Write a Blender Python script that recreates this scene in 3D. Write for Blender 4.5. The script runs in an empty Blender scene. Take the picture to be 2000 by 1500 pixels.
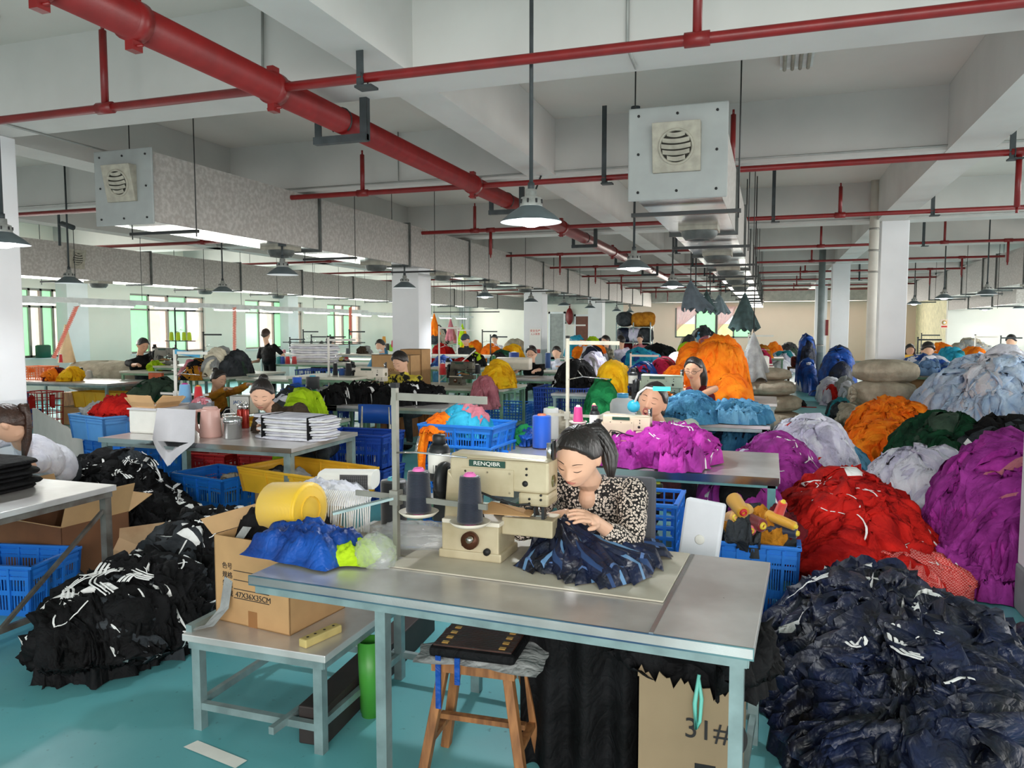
import bpy, math, random
import numpy as np
from mathutils import Vector, Matrix
PI = math.pi
scene = bpy.context.scene
COL = scene.collection

# ---------------- camera, sky, light, exposure ----------------
FPX, VX, HY = 1500.0, 1505.0, 640.0
PITCH = math.atan(110 / FPX)
YAW = math.atan((VX - 1000) / math.hypot(FPX, 110))
cam_d = bpy.data.cameras.new('camera')
cam = bpy.data.objects.new('camera', cam_d); COL.objects.link(cam)
cam.location = (0, 0, 1.7)
cam.rotation_euler = (PI / 2 - PITCH, 0, YAW)
cam_d.sensor_width = 36; cam_d.lens = FPX / 2000 * 36; cam_d.clip_start = .05; cam_d.clip_end = 300
scene.camera = cam
scene.view_settings.view_transform = 'Standard'
scene.view_settings.look = 'None'
scene.view_settings.gamma = 1
scene.view_settings.use_curve_mapping = False
scene.view_settings.exposure = 0.36

W = bpy.data.worlds.new('sky'); scene.world = W; W.use_nodes = True
bg = W.node_tree.nodes['Background']
bg.inputs[0].default_value = (0.93, 0.97, 1.0, 1); bg.inputs[1].default_value = 1.0

def area_light(name, loc, rot, sx, sy, power, col=(1, 1, 1)):
    d = bpy.data.lights.new(name, 'AREA'); d.shape = 'RECTANGLE'; d.size = sx; d.size_y = sy
    d.energy = power; d.color = col
    o = bpy.data.objects.new(name, d); COL.objects.link(o); o.location = loc; o.rotation_euler = rot
    return o
# daylight through the window wall on the left and the far windows
area_light('daylight_side_windows', (-15.9, 24, 2.0), (0, -PI / 2, 0), 1.8, 30, 900, (1, .99, .93))
area_light('daylight_far_windows', (-.5, 39.4, 1.9), (-PI / 2, 0, 0), 9, 1.8, 420, (1, .92, .86))
area_light('front_fill_light', (2.5, -4.6, 2.6), (math.radians(74), 0, math.radians(8)), 9, 1.8, 440, (1, .98, .94))  # unseen ambient fill added behind the camera, no glazing stands there
area_light('right_fill_light', (12.5, 18, 2.2), (0, PI / 2, 0), 2.0, 26, 1200, (1, .975, .93))  # fill added at the open right side to brighten the hall
area_light('upward_fill_light', (-1, 15, 1.0), (PI, 0, 0), 26, 38, 860, (1, .95, .91))  # added upward fill that lifts the ceiling and undersides
scene.cycles.max_bounces = 8; scene.cycles.diffuse_bounces = 4

# ---------------- pixel of the photograph -> point of the place ----------------
_f0 = np.array([-math.sin(YAW), math.cos(YAW), 0]); _r = np.array([math.cos(YAW), math.sin(YAW), 0])
_f = _f0 * math.cos(PITCH) - np.array([0, 0, math.sin(PITCH)]); _u = np.array([0, 0, math.cos(PITCH)]) + _f0 * math.sin(PITCH)
CAMP = np.array([0, 0, 1.7])
def _ray(x, y): return _f + _r * (x - 1000) / FPX + _u * (750 - y) / FPX
def Zp(x, y, z=0.0): d = _ray(x, y); return CAMP + d * (z - 1.7) / d[2]
def Yp(x, y, Y): d = _ray(x, y); return CAMP + d * Y / d[1]
def Xp(x, y, X): d = _ray(x, y); return CAMP + d * X / d[0]

# ---------------- helpers ----------------
def lin(c):
    out = []
    for v in c[:3]:
        v = v / 255.0
        out.append(v / 12.92 if v <= .04045 else ((v + .055) / 1.055) ** 2.4)
    return out
MATS = {}
def mat(name, col, rough=.6, metal=0, var=.12, vs=6, bump=0, bs=40, sheen=0, col2=None, spec=.5, trans=0, alpha=1, emit=0, coat=0, stretch=None, lo=.35, hi=.65):
    if name in MATS: return MATS[name]
    m = bpy.data.materials.new(name); m.use_nodes = True
    nt = m.node_tree; b = nt.nodes['Principled BSDF']
    c = lin(col)
    b.inputs['Roughness'].default_value = rough; b.inputs['Metallic'].default_value = metal
    b.inputs['Specular IOR Level'].default_value = spec
    if sheen: b.inputs['Sheen Weight'].default_value = sheen
    if coat: b.inputs['Coat Weight'].default_value = coat
    if trans: b.inputs['Transmission Weight'].default_value = trans
    if alpha < 1: b.inputs['Alpha'].default_value = alpha
    if emit:
        b.inputs['Emission Color'].default_value = (*c, 1); b.inputs['Emission Strength'].default_value = emit
    tc = nt.nodes.new('ShaderNodeTexCoord'); mp = nt.nodes.new('ShaderNodeMapping')
    nt.links.new(tc.outputs['Object'], mp.inputs[0])
    if stretch: mp.inputs['Scale'].default_value = stretch
    if var or col2:
        n = nt.nodes.new('ShaderNodeTexNoise'); n.inputs['Scale'].default_value = vs; n.inputs['Detail'].default_value = 5
        nt.links.new(mp.outputs[0], n.inputs[0])
        r = nt.nodes.new('ShaderNodeValToRGB')
        c2 = lin(col2) if col2 else [v * (1 - var) for v in c]
        c1 = c if col2 else [min(1, v * (1 + var)) for v in c]
        r.color_ramp.elements[0].color = (*c2, 1); r.color_ramp.elements[1].color = (*c1, 1)
        r.color_ramp.elements[0].position = lo; r.color_ramp.elements[1].position = hi
        nt.links.new(n.outputs[0], r.inputs[0]); nt.links.new(r.outputs[0], b.inputs['Base Color'])
    else:
        b.inputs['Base Color'].default_value = (*c, 1)
    if bump:
        n2 = nt.nodes.new('ShaderNodeTexNoise'); n2.inputs['Scale'].default_value = bs; n2.inputs['Detail'].default_value = 3
        nt.links.new(mp.outputs[0], n2.inputs[0])
        bp = nt.nodes.new('ShaderNodeBump'); bp.inputs['Strength'].default_value = bump; bp.inputs['Distance'].default_value = .01
        nt.links.new(n2.outputs[0], bp.inputs['Height']); nt.links.new(bp.outputs[0], b.inputs['Normal'])
    MATS[name] = m
    return m

def rotm(ax=0, ay=0, az=0):
    return np.array((Matrix.Rotation(az, 3, 'Z') @ Matrix.Rotation(ay, 3, 'Y') @ Matrix.Rotation(ax, 3, 'X')))
def frame(d, hint=(0, 0, 1)):
    d = np.array(d, float); d /= np.linalg.norm(d) + 1e-12
    h = np.array(hint, float)
    if abs(d @ h) > .98: h = np.array([0, 1., 0])
    a = np.cross(h, d); a /= np.linalg.norm(a); b = np.cross(d, a)
    return a, b, d

class MB:
    def __init__(s): s.v = []; s.f = []; s.m = []; s.s = []; s.n = 0
    def add(s, V, F, mi=0, sm=False):
        V = np.asarray(V, float).reshape(-1, 3); k = s.n
        s.v.append(V); s.n += len(V)
        for i, f in enumerate(F):
            s.f.append([j + k for j in f]); s.m.append(mi[i] if hasattr(mi, '__len__') else mi); s.s.append(sm)
        return s
    def box(s, c, sz, R=None, mi=0, taper=1.0):
        x, y, z = [v / 2 for v in sz]; t = taper
        V = np.array([[-x, -y, -z], [x, -y, -z], [x, y, -z], [-x, y, -z], [-x * t, -y * t, z], [x * t, -y * t, z], [x * t, y * t, z], [-x * t, y * t, z]])
        if R is not None: V = V @ np.asarray(R).T
        return s.add(V + np.array(c, float), [[0, 3, 2, 1], [4, 5, 6, 7], [0, 1, 5, 4], [1, 2, 6, 5], [2, 3, 7, 6], [3, 0, 4, 7]], mi)
    def bx(s, x0, x1, y0, y1, z0, z1, mi=0):
        return s.box(((x0 + x1) / 2, (y0 + y1) / 2, (z0 + z1) / 2), (x1 - x0, y1 - y0, z1 - z0), mi=mi)
    def bar(s, p, q, w, h=None, mi=0, hint=(0, 0, 1)):
        p = np.array(p, float); q = np.array(q, float); a, b, d = frame(q - p, hint)
        return s.box((p + q) / 2, (w, h or w, np.linalg.norm(q - p)), np.stack([a, b, d], 1), mi)
    def tube(s, pts, r, n=8, mi=0, cap=True, flat=1.0, hint=(0, 0, 1)):
        P = np.array(pts, float); k = len(P); r = np.broadcast_to(np.asarray(r, float), (k,))
        V = []
        a = None
        for i in range(k):
            d = P[min(i + 1, k - 1)] - P[max(i - 1, 0)]
            if a is None: a, b, d = frame(d, hint)
            else:
                d = d / (np.linalg.norm(d) + 1e-12); a = a - d * (a @ d); a /= np.linalg.norm(a) + 1e-12; b = np.cross(d, a)
            for j in range(n):
                t = 2 * PI * j / n
                V.append(P[i] + r[i] * (math.cos(t) * a + math.sin(t) * flat * b))
        F = [[i * n + j, i * n + (j + 1) % n, (i + 1) * n + (j + 1) % n, (i + 1) * n + j] for i in range(k - 1) for j in range(n)]
        if cap: F += [list(range(n))[::-1], [(k - 1) * n + j for j in range(n)]]
        return s.add(V, F, mi, True)
    def lathe(s, prof, c=(0, 0, 0), n=20, R=None, mi=0, cap=True, sy=1.0):
        V = []
        for r, z in prof:
            for j in range(n):
                t = 2 * PI * j / n; V.append((r * math.cos(t), r * math.sin(t) * sy, z))
        V = np.array(V, float)
        if R is not None: V = V @ np.asarray(R).T
        k = len(prof)
        F = [[i * n + j, i * n + (j + 1) % n, (i + 1) * n + (j + 1) % n, (i + 1) * n + j] for i in range(k - 1) for j in range(n)]
        if cap: F += [list(range(n))[::-1], [(k - 1) * n + j for j in range(n)]]
        return s.add(V + np.array(c, float), F, mi, True)
    def ell(s, c, rad, R=None, nu=16, nv=10, mi=0):
        V = [(0, 0, -rad[2])]
        for i in range(1, nv):
            p = -PI / 2 + PI * i / nv
            for j in range(nu):
                t = 2 * PI * j / nu
                V.append((rad[0] * math.cos(p) * math.cos(t), rad[1] * math.cos(p) * math.sin(t), rad[2] * math.sin(p)))
        V.append((0, 0, rad[2])); V = np.array(V)
        if R is not None: V = V @ np.asarray(R).T
        e = len(V) - 1
        F = [[0, 1 + (j + 1) % nu, 1 + j] for j in range(nu)]
        F += [[1 + i * nu + j, 1 + i * nu + (j + 1) % nu, 1 + (i + 1) * nu + (j + 1) % nu, 1 + (i + 1) * nu + j] for i in range(nv - 2) for j in range(nu)]
        F += [[e, 1 + (nv - 2) * nu + j, 1 + (nv - 2) * nu + (j + 1) % nu] for j in range(nu)]
        return s.add(V + np.array(c, float), F, mi, True)
    def cap(s, p, q, r0, r1, n=12, mi=0):
        p = np.array(p, float); q = np.array(q, float); d = q - p; L = np.linalg.norm(d) + 1e-9; d = d / L
        T = np.linspace(-PI / 2, 0, 4); pts = []; rr = []
        for t in T: pts.append(p + d * r0 * math.sin(t)); rr.append(max(r0 * math.cos(t), 1e-4))
        for t in np.linspace(0, PI / 2, 4): pts.append(q + d * r1 * math.sin(t)); rr.append(max(r1 * math.cos(t), 1e-4))
        return s.tube(pts, rr, n, mi)
    def grid(s, P, mi=0, cu=False, cv=False, sm=True):
        nu, nv = P.shape[:2]; F = []; mm = []
        for i in range(nu if cu else nu - 1):
            i2 = (i + 1) % nu
            for j in range(nv if cv else nv - 1):
                j2 = (j + 1) % nv; F.append((i * nv + j, i2 * nv + j, i2 * nv + j2, i * nv + j2))
                mm.append(mi[i][j] if hasattr(mi, '__len__') else mi)
        return s.add(P.reshape(-1, 3), F, mm, sm)
    def mesh(s, name):
        me = bpy.data.meshes.new(name)
        V = np.concatenate(s.v) if s.v else np.zeros((0, 3))
        tot = np.array([len(f) for f in s.f], np.int32); st = np.zeros(len(tot), np.int32); st[1:] = np.cumsum(tot)[:-1]
        lv = np.array([j for f in s.f for j in f], np.int32)
        me.vertices.add(len(V)); me.vertices.foreach_set('co', V.astype(np.float32).ravel())
        me.loops.add(len(lv)); me.loops.foreach_set('vertex_index', lv)
        me.polygons.add(len(tot)); me.polygons.foreach_set('loop_start', st); me.polygons.foreach_set('loop_total', tot)
        me.polygons.foreach_set('material_index', np.array(s.m, np.int32)); me.polygons.foreach_set('use_smooth', np.array(s.s, bool))
        me.update(calc_edges=True); me.validate()
        return me

def tag(o, label=None, cat=None, group=None, kind=None):
    if label: o['label'] = label
    if cat: o['category'] = cat
    if group: o['group'] = group
    if kind: o['kind'] = kind
    return o
def obj(name, mb, m, parent=None, loc=(0, 0, 0), rot=(0, 0, 0), bevel=0, label=None, remesh=0, smooth=0, disp=None):
    me = mb if isinstance(mb, bpy.types.Mesh) else mb.mesh(name)
    if not me.materials:
        for x in (m if isinstance(m, (list, tuple)) else [m]): me.materials.append(x)
    o = bpy.data.objects.new(name, me); COL.objects.link(o); o.location = loc; o.rotation_euler = rot
    if parent: o.parent = parent
    if label: o['label'] = label
    if remesh:
        k = o.modifiers.new('remesh', 'REMESH'); k.mode = 'VOXEL'; k.voxel_size = remesh; k.use_smooth_shade = True
    if smooth:
        k = o.modifiers.new('smooth', 'SMOOTH'); k.factor = .5; k.iterations = smooth
    if disp:
        t = bpy.data.textures.new('wrinkle', 'CLOUDS'); t.noise_scale = disp[1]; t.noise_depth = 2
        k = o.modifiers.new('displace', 'DISPLACE'); k.texture = t; k.strength = disp[0]; k.texture_coords = 'LOCAL'
    if bevel:
        k = o.modifiers.new('bevel', 'BEVEL'); k.width = bevel; k.segments = 2; k.limit_method = 'ANGLE'
    return o
def empty(name, label, cat, loc=(0, 0, 0), rz=0, group=None):
    o = bpy.data.objects.new(name, None); COL.objects.link(o); o.location = tuple(loc); o.rotation_euler = (0, 0, rz); o.empty_display_size = .1
    return tag(o, label, cat, group)
def single(name, label, cat, mb, m, loc=(0, 0, 0), rz=0, group=None, kind=None, **k):
    return tag(obj(name, mb, m, None, tuple(loc), (0, 0, rz), **k), label, cat, group, kind)
def struct(name, mb, m, **k):
    o = obj(name, mb, m, **k); o['kind'] = 'structure'; return o
def dup(root, loc=None, rz=None, label=None, group=None, scale=None):
    c = root.copy(); COL.objects.link(c)
    if loc is not None: c.location = tuple(loc)
    if rz is not None: c.rotation_euler = (0, 0, rz)
    if scale: c.scale = (scale,) * 3
    if label: c['label'] = label
    if group: c['group'] = group
    def rec(a, b):
        for ch in KIDS.get(a.name, [x for x in a.children]):
            d = ch.copy(); COL.objects.link(d); d.parent = b; rec(ch, d)
    rec(root, c)
    return c
KIDS = {}

# ---------------- value noise ----------------
def _h(i, j, s):
    n = (i.astype(np.int64) * 374761393 + j.astype(np.int64) * 668265263 + s * 974711) & 0x7fffffff
    n = ((n ^ (n >> 13)) * 1274126177) & 0x7fffffff
    n = (n ^ (n >> 16)) & 0xffff
    return n / 65535.0
def vn(x, y, s=0):
    x = np.asarray(x, float); y = np.asarray(y, float)
    i = np.floor(x); j = np.floor(y); a = x - i; b = y - j; a = a * a * (3 - 2 * a); b = b * b * (3 - 2 * b)
    return (_h(i, j, s) * (1 - a) * (1 - b) + _h(i + 1, j, s) * a * (1 - b) + _h(i, j + 1, s) * (1 - a) * b + _h(i + 1, j + 1, s) * a * b)
def fbm(x, y, s=0, o=3):
    return sum(vn(x * 2 ** k, y * 2 ** k, s + k * 17) / 2 ** k for k in range(o)) / (2 - 2.0 ** (1 - o))

# ---------------- room ----------------
def node_mat(name): 
    m = bpy.data.materials.new(name); m.use_nodes = True; return m, m.node_tree, m.node_tree.nodes['Principled BSDF']
def floor_mat():
    m, nt, b = node_mat('teal_epoxy'); N = nt.nodes.new; L = nt.links.new
    tc = N('ShaderNodeTexCoord')
    def noise(sc, d=6, dist=0):
        n = N('ShaderNodeTexNoise'); n.inputs['Scale'].default_value = sc; n.inputs['Detail'].default_value = d; n.inputs['Distortion'].default_value = dist
        L(tc.outputs['Object'], n.inputs[0]); return n
    def ramp(src, a, ca, bb, cb):
        r = N('ShaderNodeValToRGB'); r.color_ramp.elements[0].position = a; r.color_ramp.elements[0].color = (*ca, 1)
        r.color_ramp.elements[1].position = bb; r.color_ramp.elements[1].color = (*cb, 1); L(src, r.inputs[0]); return r
    n1 = noise(.9, 6, .4)
    r1 = ramp(n1.outputs[0], .36, lin((88, 162, 168)), .68, lin((112, 180, 184)))
    n2 = noise(2.3, 8, 1.2); r2 = ramp(n2.outputs[0], .56, (0, 0, 0), .74, (1, 1, 1))
    mx = N('ShaderNodeMixRGB'); mx.inputs[2].default_value = (*lin((120, 160, 164)), 1)
    mf = N('ShaderNodeMath'); mf.operation = 'MULTIPLY'; mf.inputs[1].default_value = .3; L(r2.outputs[0], mf.inputs[0]); L(mf.outputs[0], mx.inputs[0]); L(r1.outputs[0], mx.inputs[1])
    n3 = noise(28, 4); r3 = ramp(n3.outputs[0], .66, (0, 0, 0), .72, (1, 1, 1))
    mx2 = N('ShaderNodeMixRGB'); mx2.inputs[2].default_value = (*lin((60, 90, 92)), 1); mf2 = N('ShaderNodeMath'); mf2.operation = 'MULTIPLY'; mf2.inputs[1].default_value = .5
    L(r3.outputs[0], mf2.inputs[0]); L(mf2.outputs[0], mx2.inputs[0]); L(mx.outputs[0], mx2.inputs[1]); L(mx2.outputs[0], b.inputs['Base Color'])
    rr = ramp(n2.outputs[0], .3, (.3,) * 3, .8, (.5,) * 3); L(rr.outputs[0], b.inputs['Roughness'])
    return m
M_FLOOR = floor_mat()
M_CEIL = mat('ceiling_paint', (200, 197, 190), .9, var=.05, vs=.8, bump=.15, bs=9)
M_BEAM = mat('beam_paint', (196, 195, 191), .85, var=.06, vs=1.3, bump=.1, bs=12)
M_WALL = mat('wall_paint', (232, 228, 218), .85, var=.04, vs=.7, bump=.08, bs=14)
M_PINK = mat('pink_wall_paint', (250, 218, 200), .85, var=.06, vs=.35)
M_COLUMN = mat('column_paint', (232, 232, 234), .8, var=.05, vs=1.1, bump=.15, bs=8)
XL, XR, YF = -16.3, 13.0, 40.0
ZC, ZB = 4.1, 3.46
struct('floor', MB().bx(XL, XR, -5, YF, -.1, 0), M_FLOOR)
struct('ceiling', MB().bx(XL - .3, XR, -5, YF + .3, ZC, ZC + .15), M_CEIL)
# beams run both ways; each is its own piece of the structure
n = 0
for Y0 in (-4.2, .35, 5.0, 8.75, 14.1, 18.4, 23.0, 27.5, 32.0, 36.2):
    n += 1; struct('trim_%d' % n, MB().bx(XL, XR, Y0, Y0 + .42, ZB, ZC), M_BEAM)
for X0, w, zb in ((-11.9, .34, ZB), (-7.35, .42, ZB), (-2.74, .33, ZB + .006), (1.62, .42, ZB - .006), (6.4, .34, ZB), (10.9, .42, ZB)):
    n += 1; struct('trim_%d' % n, MB().bx(X0, X0 + w, -5, YF, zb, ZC - .002), M_BEAM)
n += 1; struct('trim_%d' % n, MB().bx(XL, XR, 38.6, YF, 2.95, ZB), mat('far_beam', (176, 170, 164), .9))
# columns
k = 0
for X0, Y0, wd, dp in ((-7.32, 4.86, .6, .6), (-7.32, 14.12, .6, .6), (-7.32, 22.95, .6, .6), (-7.32, 31.9, .6, .6), (1.45, 4.8, .6, .5), (1.7, 14.12, .42, .5), (1.58, 22.95, .45, .5), (1.62, 31.9, .42, .5)):
    if True:
        k += 1; n += 1
        mb = MB().bx(X0, X0 + wd, Y0, Y0 + dp, .28, ZB); mb.bx(X0 - .008, X0 + wd + .008, Y0 - .008, Y0 + dp + .008, 0, .28, mi=1)
        struct('trim_%d' % n, mb, [M_COLUMN, mat('column_base', (128, 132, 134), .8)], bevel=.012)
for Y0 in (5.35, 14.1, 23, 32, 39.4):
    n += 1; struct('trim_%d' % n, MB().bx(XL, XL + .35, Y0, Y0 + .6, 0, ZB), M_COLUMN)
# left wall with windows
M_ALU = mat('window_aluminium', (150, 148, 142), .4, .6, var=.05)
M_GREEN = mat('green_shutter_glass', (168, 232, 178), .15, var=.05, emit=.7)
M_PANE = mat('window_glass', (235, 245, 240), .05, trans=.9, alpha=.25, var=0)
M_OUT1 = mat('pink_facade_outside', (250, 206, 190), .8, emit=.9, var=.1, vs=1)  # emission stands in for daylight on both facades
M_OUT2 = mat('cream_facade_outside', (252, 244, 220), .8, emit=1.0, var=.05, vs=1)
wins = [(256 + 0, 402), (480, 592), (640, 706), (40, 132)]
wy = []
for a, b2 in wins:
    wy.append(tuple(sorted((float(Xp(a, 640, XL)[1]), float(Xp(b2, 640, XL)[1])))))
wy.sort(); wy += [(33.6, 35.6)]
wy = [w for w in wy if w[0] > 0]
Z0, Z1 = 1.0, 2.62
mb = MB(); last = -5
for a, b2 in wy:
    mb.bx(XL - .25, XL, last, a, 0, ZC); mb.bx(XL - .25, XL, a, b2, 0, Z0); mb.bx(XL - .25, XL, a, b2, Z1, ZC); last = b2
mb.bx(XL - .25, XL, last, YF + .25, 0, ZC)
struct('wall_left', mb, M_WALL)
for i, (a, b2) in enumerate(wy):
    fr = MB(); w = (b2 - a)
    fr.bx(XL - .16, XL - .08, a, b2, Z0, Z0 + .05); fr.bx(XL - .16, XL - .08, a, b2, Z1 - .05, Z1); fr.bx(XL - .16, XL - .08, a, b2, Z1 - .45, Z1 - .4)
    for q in (0, .25, .5, .75, 1): fr.bx(XL - .16, XL - .08, a + q * w - .03, a + q * w + .03, Z0, Z1)
    o = struct('window_%d' % (i + 1), fr, M_ALU)
    for q, mm in ((0, M_GREEN), (.25, M_PANE), (.5, M_GREEN), (.75, M_PANE)):
        obj('pane', MB().bx(XL - .13, XL - .12, a + q * w + .03, a + (q + .25) * w - .03, Z0 + .05, Z1 - .05), mm, o)
    obj('window_sill', MB().bx(XL - .08, XL + .04, a - .05, b2 + .05, Z0 - .04, Z0), M_COLUMN, o)
M_ROOF = mat('outside_roof', (240, 225, 210), .8, emit=.3)
for i in range(7):
    ob = MB().bx(-23, -20.5, 4 + i * 5.6, 8.6 + i * 5.6, 0, 3.1 + .5 * (i % 2))
    for q in range(4): ob.bx(-20.5, -20.42, 4.5 + i * 5.6 + q, 5.0 + i * 5.6 + q, 1.2, 2.4, mi=1)
    single('outside_building', '%s facade outside the window wall, %s from the near end' % ('pink' if i % 2 else 'cream', ('first', 'second', 'third', 'fourth', 'fifth', 'sixth', 'seventh')[i]), 'building', ob, [M_OUT1 if i % 2 else M_OUT2, M_ROOF], group='pale facades outside the side windows')
# far wall: door part, pink part with two curtained windows, white part
def wx(px): return float(Yp(px, 640, YF)[0])
XA, XB_, XC_ = wx(1071), wx(1180), wx(1217)
fw = [(wx(1320), wx(1398)), (wx(1398) + .05, wx(1466))]
mb = MB(); mb.bx(XL, XC_, YF, YF + .25, 0, ZC)
struct('wall_far', mb, M_WALL)
mb = MB(); a, b2 = fw[0][0], fw[1][1]
mb.bx(XC_, a, YF, YF + .25, 0, ZC); mb.bx(a, b2, YF, YF + .25, 0, 1.2); mb.bx(a, b2, YF, YF + .25, 2.7, ZC); mb.bx(b2, 6.4, YF, YF + .25, 0, ZC)
struct('wall_back', mb, M_PINK)
for i, (a, b2) in enumerate(fw):
    fr = MB(); w = b2 - a
    for q in (0, .5, 1): fr.bx(a + q * w - .04, a + q * w + .04, YF - .02, YF + .1, 1.2, 2.7)
    fr.bx(a, b2, YF - .02, YF + .1, 1.2, 1.26); fr.bx(a, b2, YF - .02, YF + .1, 2.64, 2.7)
    o = struct('window_%d' % (6 + i), fr, M_ALU)
    obj('pane', MB().bx(a + .04, a + w / 2 - .04, YF + .03, YF + .05, 1.26, 2.64), M_PANE if i == 0 else M_PANE, o)
    obj('pane', MB().bx(a + w / 2 + .04, b2 - .04, YF + .03, YF + .05, 1.26, 2.64), M_GREEN, o)
    # gathered curtain drawn to the side
    nu, nv = 30, 14; P = np.zeros((nu, nv, 3))
    for iu in range(nu):
        for iv in range(nv):
            u = iu / (nu - 1); v = iv / (nv - 1)
            wd = .62 * w * (1 - .85 * v ** 1.4)
            P[iu, iv] = (a + .05 + u * wd, YF - .12 + .05 * math.sin(u * 40), 2.75 - 1.0 * v - .25 * (1 - u) * v)
    single('curtain', 'sheer pink curtain gathered over the %s far window' % ('left' if i == 0 else 'right'), 'curtain', MB().grid(P), mat('sheer_pink', (250, 205, 200), .8, alpha=.8, var=.05, emit=.1), group=None)
single('outside_hedge', 'pale green hedge outside the far windows', 'hedge', MB().bx(-9, 3, 43, 44, 0, 1.9), mat('hedge_outside', (222, 238, 170), .9, emit=.4, var=.2, vs=3), kind='stuff')
# doors in the far wall
for i, (pa, pb, h, c, cc) in enumerate(((1075, 1101, 2.45, (150, 152, 150), 'grey'), (1125, 1149, 2.3, (112, 62, 44), 'brown'))):
    a, b2 = wx(pa), wx(pb)
    mb = MB().bx(a, b2, YF - .03, YF, 0, h); fr = MB().bx(a - .1, a, YF - .06, YF, 0, h + .1).bx(b2, b2 + .1, YF - .06, YF, 0, h + .1).bx(a - .1, b2 + .1, YF - .06, YF, h, h + .1)
    o = struct('door_%d' % (i + 1), mb, mat('door_' + cc, c, .5)); obj('door_frame', fr, M_COLUMN, o); obj('door_handle', MB().bx(a + .1, a + .2, YF - .08, YF - .03, 1, 1.05), M_ALU, o)
# right far wall block
xw = 6.4
struct('wall_right_far', MB().bx(xw, XR, 33.2, 33.45, 0, ZC), M_WALL)
struct('wall_right_return', MB().bx(xw, xw + .2, 33.45, YF, 0, ZC), mat('cream_wall', (240, 228, 190), .85))
a, b2 = float(Yp(1757, 640, 39.9)[0]), float(Yp(1795, 640, 39.9)[0])
struct('baseboard_far', MB().bx(XL, 6.4, YF - .03, YF, 0, .12), mat('skirting', (150, 160, 160), .7))
# ================= overhead services =================
M_RED = mat('red_pipe_enamel', (122, 20, 20), .38, var=.12, vs=8, bump=.05, bs=60)
M_DARK = mat('dark_steel_angle', (60, 66, 68), .6, .3, var=.2, vs=9)
M_GALV = mat('galvanised_duct', (164, 162, 158), .42, .55, var=.1, vs=2.2, bump=.04, bs=30)
M_GALVD = mat('dusty_duct_side', (186, 182, 177), .6, .1, var=.0, col2=(164, 159, 153), vs=22, lo=.42, hi=.66)
M_FOIL = mat('bright_duct_foil', (205, 206, 206), .16, .95, var=.06, vs=3, bump=.25, bs=5)
M_JOINT = mat('duct_flange', (86, 90, 88), .55, .4, var=.25, vs=8)
M_PLATE = mat('white_end_plate', (152, 156, 154), .55, .1, var=.06, vs=5)
M_LOUV = mat('louvre_plastic', (156, 152, 138), .6, var=.15, vs=14)
M_BLACK = mat('black_rubber', (22, 22, 24), .6, var=.1)
M_ROD = mat('hanging_rod', (58, 60, 60), .5, .5)
# thick main pipe
YM0, YM1, XM, ZM = 1.6, 26.0, -3.2, 3.3
root = empty('main_water_pipe', 'thick red fire water main running along the ceiling', 'pipe', (XM, YM0, ZM))
obj('pipe_run', MB().tube([(0, 0, 0), (0, YM1 - YM0, 0)], .095, 24), M_RED, root)
for y in (2.75, 3.3, 4.5, 8.15, 12.0, 16.2):
    mb = MB().tube([(0, y - YM0 - .04, 0), (0, y - YM0 + .04, 0)], .108, 24).box((0, y - YM0, -.125), (.05, .07, .06)).tube([(-.05, y - YM0, -.13), (.06, y - YM0, -.13)], .008, 6).box((0, y - YM0, .12), (.05, .07, .04))
    obj('coupling', mb, M_RED, root)
for i, y in enumerate((5.35, 9.3, 13.6, 17.6, 21.5)):
    t = empty('pipe_hanger', 'dark steel U hanger holding the red main, %s from the front' % ('first', 'second', 'third', 'fourth', 'fifth')[i], 'pipe hanger', (XM, y, ZM), group='U hangers of the red main')
    for sx in (-.2, .2): obj('hanger_arm', MB().bx(sx - .03, sx + .03, -.004, .004, -.16, .42 if i == 0 else .16).bx(sx - .03 if sx < 0 else sx + .022, sx - .022 if sx < 0 else sx + .03, 0, .05, -.16, .42 if i == 0 else .16), M_DARK, t)
    obj('hanger_base', MB().bx(-.23, .23, -.03, .03, -.17, -.115), M_DARK, t)
    obj('u_bolt', MB().tube([(-.1 * math.cos(a), 0, .1 * math.sin(a)) for a in np.linspace(-.9, PI + .9, 14)], .006, 6), M_ROD, t)
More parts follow.
